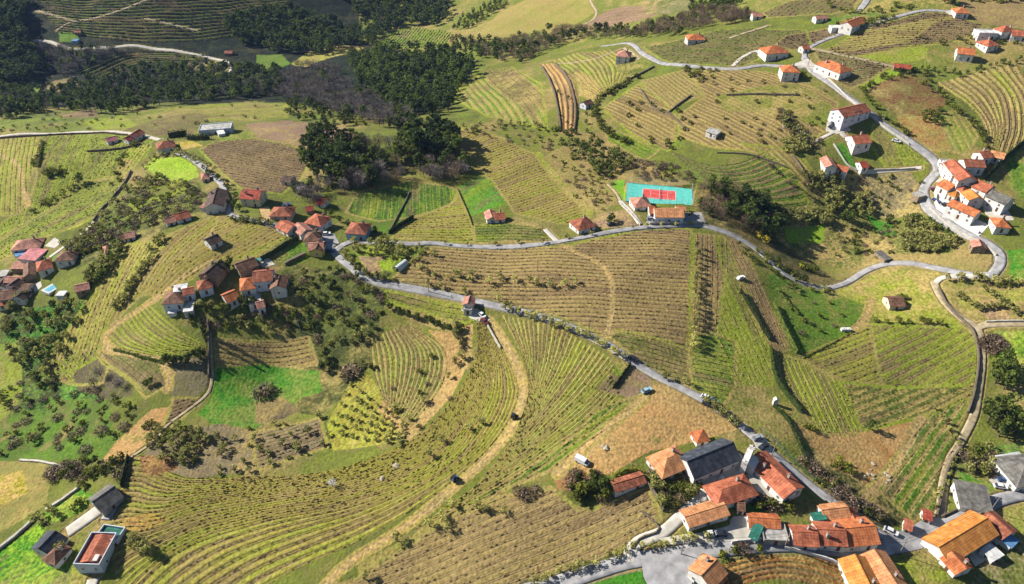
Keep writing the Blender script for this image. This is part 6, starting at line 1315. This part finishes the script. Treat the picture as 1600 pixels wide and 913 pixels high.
# ------------------------------------------------------------------ tennis court
def court():
    zc = COURT_Z+.1; c = [at_z(x, y, zc) for x, y in COURT]; c = np.array([(float(a), float(b)) for a, b in c]); cen = c.mean(0)
    ex = (c[1]-c[0]+c[2]-c[3])/2; ang = math.atan2(ex[1], ex[0]); Lh = np.hypot(*ex)/2; ey = (c[0]-c[3]+c[1]-c[2])/2; Wh = np.hypot(*ey)/2
    r = bpy.data.objects.new('tennis_court', None); COL.objects.link(r); r.location = (cen[0], cen[1], zc); r.rotation_euler = (0,0,ang); tag(r, 'turquoise tennis court with a red playing area behind the schoolhouse', 'tennis court')
    teal = noise_mat('turquoise_court_paint', srgb(84,190,178), srgb(110,206,194), .4, .8); redm = noise_mat('red_court_paint', srgb(206,70,66), srgb(220,92,84), .4, .8); wm = noise_mat('white_line_paint', srgb(232,232,230), srgb(244,244,242), 1, .8)
    m = MB(); m.box(-Lh, Lh, -Wh, Wh, -3, 0); link('surround', m.mesh('surround', teal), r)
    a, b = Lh*.50, Wh*.50; m = MB(); m.box(-a, a, -b, b, .003, .02); link('playing_area', m.mesh('playing_area', redm), r)
    def line(x0, x1, y0, y1): m = MB(); m.box(x0, x1, y0, y1, .021, .03); link('court_line', m.mesh('court_line', wm), r)
    t = .08
    for s in (-1,1): line(-a, a, s*b-t, s*b+t); line(s*a-t, s*a+t, -b+t, b-t); line(-a+t, a-t, s*b*.75-t*.6, s*b*.75+t*.6); line(s*a*.52-t*.6, s*a*.52+t*.6, -b*.75+t, b*.75-t)
    line(-a*.52+t, a*.52-t, -t*.6, t*.6)
    m = MB(); m.box(-.05,.05,-b-.8,b+.8,.85,.95); link('net_band', m.mesh('net_band', wm), r)
    net = noise_mat('net_cord', srgb(40,44,46), srgb(60,64,66), 2, .9); m = MB()
    for i in range(26): y = -b-.8+(2*b+1.6)*i/25; m.box(-.012,.012,y-.012,y+.012,.05,.85)
    for k in range(5): m.box(-.012,.012,-b-.8,b+.8,.1+k*.16,.12+k*.16)
    link('net', m.mesh('net', net), r)
    for s in (-1,1): m = MB(); m.cyl((0,s*(b+.9),0),(0,s*(b+.9),1.05),.06); link('net_post', m.mesh('net_post', M_steel), r)
    f = bpy.data.objects.new('court_fence', None); COL.objects.link(f); f.location = r.location; f.rotation_euler = r.rotation_euler; tag(f, 'tall galvanised mesh fence round the tennis court', 'fence')
    m = MB(); m.cyl((0,0,-1),(0,0,4.0),.06,n=6); pm = m.mesh('post', M_steel); nx, ny = 12, 6
    P_ = [(-Lh+2*Lh*i/nx, s*Wh) for i in range(nx+1) for s in (-1,1)]+[(s*Lh, -Wh+2*Wh*i/ny) for i in range(1,ny) for s in (-1,1)]
    for x, y in P_: link('post', pm, f, (x, y, 0))
    for tagn, seg in (('wire_mesh', [((-Lh,-Wh),(Lh,-Wh))]), ('wire_mesh', [((-Lh,Wh),(Lh,Wh))]), ('wire_mesh', [((-Lh,-Wh),(-Lh,Wh))]), ('wire_mesh', [((Lh,-Wh),(Lh,Wh))])):
        m = MB()
        for (x0,y0),(x1,y1) in seg:
            for k in range(9): m.cyl((x0,y0,.2+k*.45),(x1,y1,.2+k*.45),.012,n=3)
            n = int(math.hypot(x1-x0,y1-y0)/.8)
            for i in range(n): u = i/n; m.cyl((x0+(x1-x0)*u,y0+(y1-y0)*u,0),(x0+(x1-x0)*u,y0+(y1-y0)*u,3.9),.012,n=3)
        link(tagn, m.mesh('wire_mesh', M_steel), f)
    m = MB(); m.cyl((Lh*.28,-Wh-1.2,-3),(Lh*.28,-Wh-1.2,7),.09,n=6); m.box(Lh*.28-.3,Lh*.28+.3,-Wh-1.4,-Wh-.9,6.9,7.15)
    o = link('floodlight_mast', m.mesh('floodlight_mast', M_steel), loc=r.location, rz=ang); tag(o, 'slim floodlight mast between schoolhouse and tennis court', 'mast')
court()
# ------------------------------------------------------------------ chapel front, pool, fountain, greenhouse
def place(px, py, nm, label, cat, rz=0, grp=None, dz=0):
    x, y, z_ = P(px, py); r = bpy.data.objects.new(nm, None); COL.objects.link(r); r.location = (float(x), float(y), float(z_)+dz); r.rotation_euler = (0,0,rz); return tag(r, label, cat, grp)
def px_ang(a, b): w = W2([a, b]); d = w[1]-w[0]; return math.atan2(d[1], d[0]), float(np.hypot(*d))
an, ln = px_ang((1157,741),(1170,715))
r = place(1164, 728, 'chapel_front', 'white chapel bell front with curved gable at the end of the slate hall', 'chapel front', an)
m = MB(); w = 3.6
prof = [(-w,-2),(w,-2),(w,5.2),(w*.78,5.6),(w*.62,6.6),(w*.3,7.2),(w*.16,8.0),(0,8.3),(-w*.16,8.0),(-w*.3,7.2),(-w*.62,6.6),(-w*.78,5.6),(-w,5.2)]
for y, rev in ((-.9, False), (.9, True)): q = [(x, y, z_) for x, z_ in prof]; m.poly(q[::-1] if rev else q)
for i in range(len(prof)): a, b = prof[i], prof[(i+1)%len(prof)]; m.poly([(b[0],-.9,b[1]),(a[0],-.9,a[1]),(a[0],.9,a[1]),(b[0],.9,b[1])])
link('facade', m.mesh('facade', WC['white']), r)
for s in (-1,1): m = MB(); m.box(s*w-.3,s*w+.3,-.93,.93,5.21,6.1); m.cyl((s*w,0,6.1),(s*w,0,7.1),.25,.04,6); link('pinnacle', m.mesh('pinnacle', WC['white']), r)
m = MB(); m.box(-.08,.08,-.08,.08,8.3,9.6); m.box(-.4,.4,-.06,.06,9.0,9.16); link('cross', m.mesh('cross', WC['stone']), r)
m = MB(); m.box(-.7,.7,.9,.96,0,2.6); m.box(-.45,.45,.9,.96,3.6,4.8); link('door', m.mesh('door', M_door), r)
m = MB(); m.box(-2.2,2.2,-3.2,-.92,-2,3.4); m.poly([(-2.4,-3.4,3.3),(2.4,-3.4,3.3),(2.4,-.91,3.9),(-2.4,-.91,3.9)]); link('vestry', m.mesh('vestry', WC['white']), r)
an, ln = px_ang((86,458),(98,443)); r = place(84, 449, 'swimming_pool', 'pale blue swimming pool with white surround in the left village', 'pool', an)
m = MB(); m.box(-4.6,4.6,-2.9,2.9,-1,.28); link('surround', m.mesh('surround', M_pale), r)
m = MB(); m.box(-3.7,3.7,-1.8,1.8,.283,.30); link('water', m.mesh('water', noise_mat('pool_water', srgb(96,176,206), srgb(130,200,222), .6, .1, .5)), r)
r = place(1127, 750, 'fountain', 'little white fountain in the paved courtyard', 'fountain'); m = MB(); m.cyl((0,0,0),(0,0,.5),1.1,n=12); m.cyl((0,0,.5),(0,0,2.0),.25,.18,8); m.cyl((0,0,1.5),(0,0,1.62),.7,n=10); link('basin', m.mesh('basin', WC['white']), r)
an, ln = px_ang((620,424),(635,409)); r = place(627, 418, 'greenhouse', 'pale plastic tunnel greenhouse by the lower road', 'greenhouse', an); m = MB(); nseg = 8; hl = ln/2
for i in range(nseg):
    a, b = pi*i/nseg, pi*(i+1)/nseg; m.poly([(-hl,1.7*cos(a),2.3*sin(a)),(hl,1.7*cos(a),2.3*sin(a)),(hl,1.7*cos(b),2.3*sin(b)),(-hl,1.7*cos(b),2.3*sin(b))])
link('cover', m.mesh('cover', noise_mat('milky_plastic', srgb(196,206,208), srgb(222,230,230), 1, .4)), r)
for k in range(6):
    m = MB(); x = -hl+2*hl*k/5
    for i in range(nseg): a, b = pi*i/nseg, pi*(i+1)/nseg; m.cyl((x,1.74*cos(a),2.34*sin(a)),(x,1.74*cos(b),2.34*sin(b)),.05,n=4)
    link('hoop', m.mesh('hoop', M_steel), r)
an, ln = px_ang((381,426),(409,408)); r = place(395, 418, 'awning', 'long teal awning between the hilltop farm and the dark hedge', 'awning', an); m = MB(); m.box(-ln/2,ln/2,-1.1,1.1,2.4,2.5); link('sheet', m.mesh('sheet', noise_mat('teal_sheet', srgb(58,128,132), srgb(84,156,156), 1, .5)), r)
m = MB(); m.box(-.06,.06,-.06,.06,-.6,2.4); pm = m.mesh('post', M_steel)
for i in range(4):
    for s in (-1,1): link('post', pm, r, (-ln/2+.3+i*(ln-.6)/3, s, 0))
for i, (x, y, lb) in enumerate([(1317,517,'left white water tank in the green meadow'),(1325,517,'right white water tank in the green meadow')]):
    r = place(x, y, 'water_tank', lb, 'water tank'); m = MB(); m.box(-.9,.9,-.7,.7,0,1.3); m.cyl((0,0,1.3),(0,0,1.5),.3,n=8); link('tank', m.mesh('tank', WC['white']), r)
r = place(1210, 632, 'wayside_shrine', 'little white wayside shrine on the bank above the lower road', 'shrine'); m = MB(); m.box(-.8,.8,-.6,.6,-.5,2.6); m.poly([(-.9,-.7,2.6),(.9,-.7,2.6),(0,-.7,3.4)]); m.poly([(.9,.7,2.6),(-.9,.7,2.6),(0,.7,3.4)]); m.poly([(-.9,-.7,2.6),(0,-.7,3.4),(0,.7,3.4),(-.9,.7,2.6)]); m.poly([(.9,.7,2.6),(0,.7,3.4),(0,-.7,3.4),(.9,-.7,2.6)]); link('shrine_body', m.mesh('shrine_body', WC['white']), r)
M_rock = noise_mat('pale_rock', srgb(150,138,118), srgb(196,184,160), 1.2, .95, .1, .7, 6)
def rock_mesh(s):
    g = np.random.default_rng(s); bm = bmesh.new(); bmesh.ops.create_icosphere(bm, subdivisions=1, radius=1)
    for v in bm.verts: v.co *= g.uniform(.7,1.25); v.co.z *= .6
    me = bpy.data.meshes.new('boulder'); bm.to_mesh(me); bm.free(); me.materials.append(M_rock); return me
RKM = [rock_mesh(i) for i in range(4)]
def rocks(poly, n, r0, label, grp):
    p = np.array(poly, float); lo = p.min(0); hi = p.max(0); k = 0
    while k < n:
        q = (random.uniform(lo[0],hi[0]), random.uniform(lo[1],hi[1]))
        if not in_poly(np.array([q[0]]), np.array([q[1]]), p)[0]: continue
        k += 1; x, y, z_ = P(*q); o = link('boulder', random.choice(RKM), None, (float(x),float(y),float(z_)+.1), random.random()*6); o.scale = [r0*random.uniform(.6,1.6)]*3; tag(o, label, 'boulder', grp)
rocks([(1220,175),(1238,188),(1272,222),(1264,230),(1224,200)], 40, .9, 'pale boulder on the rocky bank left of the white drive', 'boulders of the rocky bank')
rocks([(940,698),(950,696),(950,706),(942,706)], 3, .9, 'pale boulder at the top of the tan field', 'boulders of the tan field'); rocks([(595,752),(620,722),(622,732),(600,742)], 6, .8, 'grey boulder in the great curved vineyard', 'boulders of the curved vineyard')
rocks([(1362,722),(1400,752),(1390,760),(1350,745)], 12, .6, 'pale stone in the rubble above the village road', 'rubble stones above the village road'); rocks([(1560,300),(1585,310),(1580,330)], 5, .7, 'boulder behind the eastern village', 'boulders behind the eastern village')
# ------------------------------------------------------------------ vehicles
def car_parts(col, van=False, tractor=False):
    out = []; b = MB(); L_, W_ = 2.1, .86
    if tractor:
        b.box(-1.5,.9,-.35,.35,.6,1.25); out.append(('body', b, 0)); c = MB(); c.box(-1.2,.0,-.6,.6,1.25,2.3); out.append(('cab', c, 1)); wh = [(-.9,.75,.75),(-.9,-.75,.75),(.7,.6,.45),(.7,-.6,.45)]
    elif van:
        b.prism([(-2.4,-.95),(2.2,-.95),(2.5,-.6),(2.5,.6),(2.2,.95),(-2.4,.95)], .35, 1.15); b.box(-2.38,1.4,-.92,.92,1.151,2.1); out.append(('body', b, 0)); c = MB(); c.poly([(1.41,-.85,2.0),(2.3,-.8,1.16),(2.3,.8,1.16),(1.41,.85,2.0)]); c.poly([(1.41,.85,2.0),(2.3,.8,1.16),(1.41,.88,1.16)]); c.poly([(1.41,-.85,2.0),(1.41,-.88,1.16),(2.3,-.8,1.16)]); out.append(('windscreen', c, 1)); wh = [(-1.5,.85,.34),(-1.5,-.85,.34),(1.6,.85,.34),(1.6,-.85,.34)]
    else:
        b.prism([(-L_,-.7),(-1.9,-W_),(1.8,-W_),(L_,-.6),(L_,.6),(1.8,W_),(-1.9,W_),(-L_,.7)], .3, .86); b.poly([(-1.2,-.62,1.44),(.5,-.62,1.44),(.5,.62,1.44),(-1.2,.62,1.44)]); out.append(('body', b, 0))
        c = MB(); lo = [(-1.75,-.78,.861),(1.15,-.78,.861),(1.15,.78,.861),(-1.75,.78,.861)]; hi = [(-1.22,-.63,1.43),(.52,-.63,1.43),(.52,.63,1.43),(-1.22,.63,1.43)]
        for i in range(4): j = (i+1)%4; c.poly([lo[i],lo[j],hi[j],hi[i]])
        out.append(('cabin_glass', c, 1)); wh = [(-1.3,.8,.32),(-1.3,-.8,.32),(1.3,.8,.32),(1.3,-.8,.32)]
    return out, wh
M_tyre = noise_mat('tyre', srgb(28,28,30), srgb(44,44,46), 4, .9); CM = {}
def paint(c):
    if c not in CM: CM[c] = noise_mat('car_paint', srgb(*c), srgb(*[min(255,v+10) for v in c]), 2, .25, .5)
    return CM[c]
def vehicle(px, py, ang, col, label, kind='car'):
    r = place(px, py, {'car':'parked_car','van':'parked_van','tractor':'tractor'}[kind], label, kind, ang, 'vehicles', .12); parts, wh = car_parts(col, kind == 'van', kind == 'tractor')
    for nm, m, g in parts: link(nm, m.mesh(nm, M_glass if g else paint(col)), r)
    for x, y, rr in wh: m = MB(); m.cyl((x,y-.12,rr),(x,y+.12,rr),rr,n=12); link('wheel', m.mesh('wheel', M_tyre), r)
W0, D0, S0, B0, R0 = (228,228,230), (40,44,52), (150,154,160), (50,84,140), (150,34,30)
for a in [(1110,836,.1,W0,'white car on the pale forecourt above the street'),(1126,836,.1,D0,'dark car beside the white car on the pale forecourt'),(448,322,.6,B0,'blue car in the shade beside the cream house'),
 (500,366,.2,S0,'silver car at the top of the crossroads'),(510,367,.2,W0,'white car at the top of the crossroads'),(516,393,-.2,B0,'blue car in front of the yellow gable at the crossroads'),(1482,270,-.3,D0,'dark car parked below the long white building'),
 (1462,315,-1.0,B0,'blue car on the inside of the road bend'),(1459,297,-.2,(150,60,60),'reddish car by the orange-roofed house in the bend'),(1477,322,-.7,D0,'dark car parked first along the white tenement'),(1487,328,-.7,S0,'silver car parked second along the white tenement'),(1505,344,-.7,D0,'dark car before the garden at the tenement end'),
 (989,562,-.6,D0,'dark car driving on the lower road'),(1104,623,-.6,W0,'white car on the lower road nearest the vineyard corner'),(1113,628,-.6,S0,'silver car beside the white one on the lower road'),(1106,633,-.6,D0,'dark car on the near verge of the lower road'),
 (1010,612,.5,(150,190,205),'pale blue car in the kitchen garden'),(955,352,.3,D0,'dark car on the verge of the upper road'),(1017,344,0,S0,'silver car in the schoolhouse yard'),(1024,345,.1,W0,'white car in the schoolhouse yard'),
 (1292,115,.6,S0,'silver car before the long house on the ridge'),(1286,112,.6,W0,'white car before the long house on the ridge'),(1302,194,.3,S0,'silver car on the white forked drive'),(1298,199,.8,D0,'dark car on the white forked drive'),(1400,222,-.7,W0,'white car on the hill road'),
 (1183,686,.4,S0,'silver car behind the chapel front'),(1193,699,.6,D0,'dark car behind the chapel front'),(1346,788,-.7,S0,'silver car under the brambly bank'),(1391,832,-.6,W0,'white car near the village crossroads'),(1380,30,0,D0,'dark car near the crest farmhouse'),(1157,436,.5,W0,'white car at the head of the tan strip'),
 (757,504,-.9,(120,50,44),'dark red car at the head of the dirt track'),(753,494,-.9,W0,'white car at the head of the dirt track'),(1568,752,-.2,B0,'blue car outside the grey-roofed house'),(1562,762,-.2,W0,'white car outside the grey-roofed house'),(1092,908,.9,D0,'dark car beside the lone gabled house')]: vehicle(*a)
vehicle(909, 723, -.6, W0, 'white van at the edge of the tan field', 'van'); vehicle(712, 750, .8, (70,110,150), 'blue tractor on the dirt track rows', 'tractor'); vehicle(803, 652, 1.3, D0, 'dark tractor on the bend of the dirt track', 'tractor')
# ------------------------------------------------------------------ utility poles
POLES = {}
def pole(px, py, h, label):
    r = place(px, py, 'utility_pole', label, 'utility pole', random.random()*3, 'utility poles'); POLES[(px,py)] = Vector(r.location)+Vector((0,0,h-.4)); m = MB(); m.cyl((0,0,-.5),(0,0,h),.17,.11,8); link('mast', m.mesh('mast', M_post), r); m = MB(); m.box(-.9,.9,-.06,.06,h-.8,h-.66); link('crossarm', m.mesh('crossarm', M_post), r)
    for s in (-.8,0,.8): m = MB(); m.cyl((s,0,h-.66),(s,0,h-.45),.05,n=6); link('insulator', m.mesh('insulator', WC['white']), r)
for x, y, l in [(1206,712,'pole on the village road opposite the roadside house'),(1404,866,'pole at the corner of the village crossroads'),(1225,856,'pole at the left end of the terraced row'),(1064,866,'pole at the mouth of the paved square'),(1101,352,'pole at the gate of the schoolhouse yard'),(840,424,'pole in the bare vineyard path'),(432,470,'pole at the right end of the hilltop farm'),(590,440,'pole on the lower road bend'),(1136,420,'pole in the tan strips'),(920,518,'pole beside the lower road olives'),(1464,268,'pole at the fork by the eastern village'),(1262,104,'pole at the ridge junction'),(285,240,'pole near the lime field'),(1380,190,'pole on the hill road'),(670,456,'pole beside the lower road under the bare vineyard'),(1296,790,'pole halfway down the village road'),(1546,800,'pole behind the courtyard farmhouse'),(470,520,'pole in the dark scrub')]: pole(x, y, 7.5, 'wooden utility '+l)

# slack wires between neighbouring poles
def wire(a, b, label):
    A, B = POLES[a], POLES[b]; m = MB(); n = 14; sag = (B-A).length*.035
    for s in (-.5, .5):
        side = (B-A).cross(Vector((0,0,1))).normalized()*s; q = [A.lerp(B, i/n)+side-Vector((0,0,sag*4*(i/n)*(1-i/n))) for i in range(n+1)]
        for i in range(n): m.cyl(tuple(q[i]-A), tuple(q[i+1]-A), .035, n=3)
    o = link('power_line', m.mesh('power_line', M_glass), loc=A); tag(o, label, 'power line', 'overhead power lines')
for a, b, l in [((1206,712),(1296,790),'power line along the upper part of the village road'),((1296,790),(1404,866),'power line from the village road to the crossroads'),((1404,866),(1225,856),'power line over the street in front of the terraced row'),((1225,856),(1064,866),'power line over the street left of the terraced row'),((1404,866),(1546,800),'power line over the courtyard farmhouse'),((590,440),(670,456),'power line beside the lower road bend')]: wire(a, b, l)
m = MB(); m.box(-4500, 4500, -600, 6500, -95, 195); hm = bpy.data.materials.new('haze'); hm.use_nodes = True; t = hm.node_tree; t.nodes.clear()
o_ = t.nodes.new('ShaderNodeOutputMaterial'); pv = t.nodes.new('ShaderNodeVolumePrincipled'); pv.inputs['Color'].default_value = (.36,.56,1,1); pv.inputs['Density'].default_value = .000035; pv.inputs['Anisotropy'].default_value = 0.0
t.links.new(pv.outputs[0], o_.inputs['Volume']); ho = link('haze', m.mesh('haze', hm)); tag(ho, None, None, None, 'stuff')
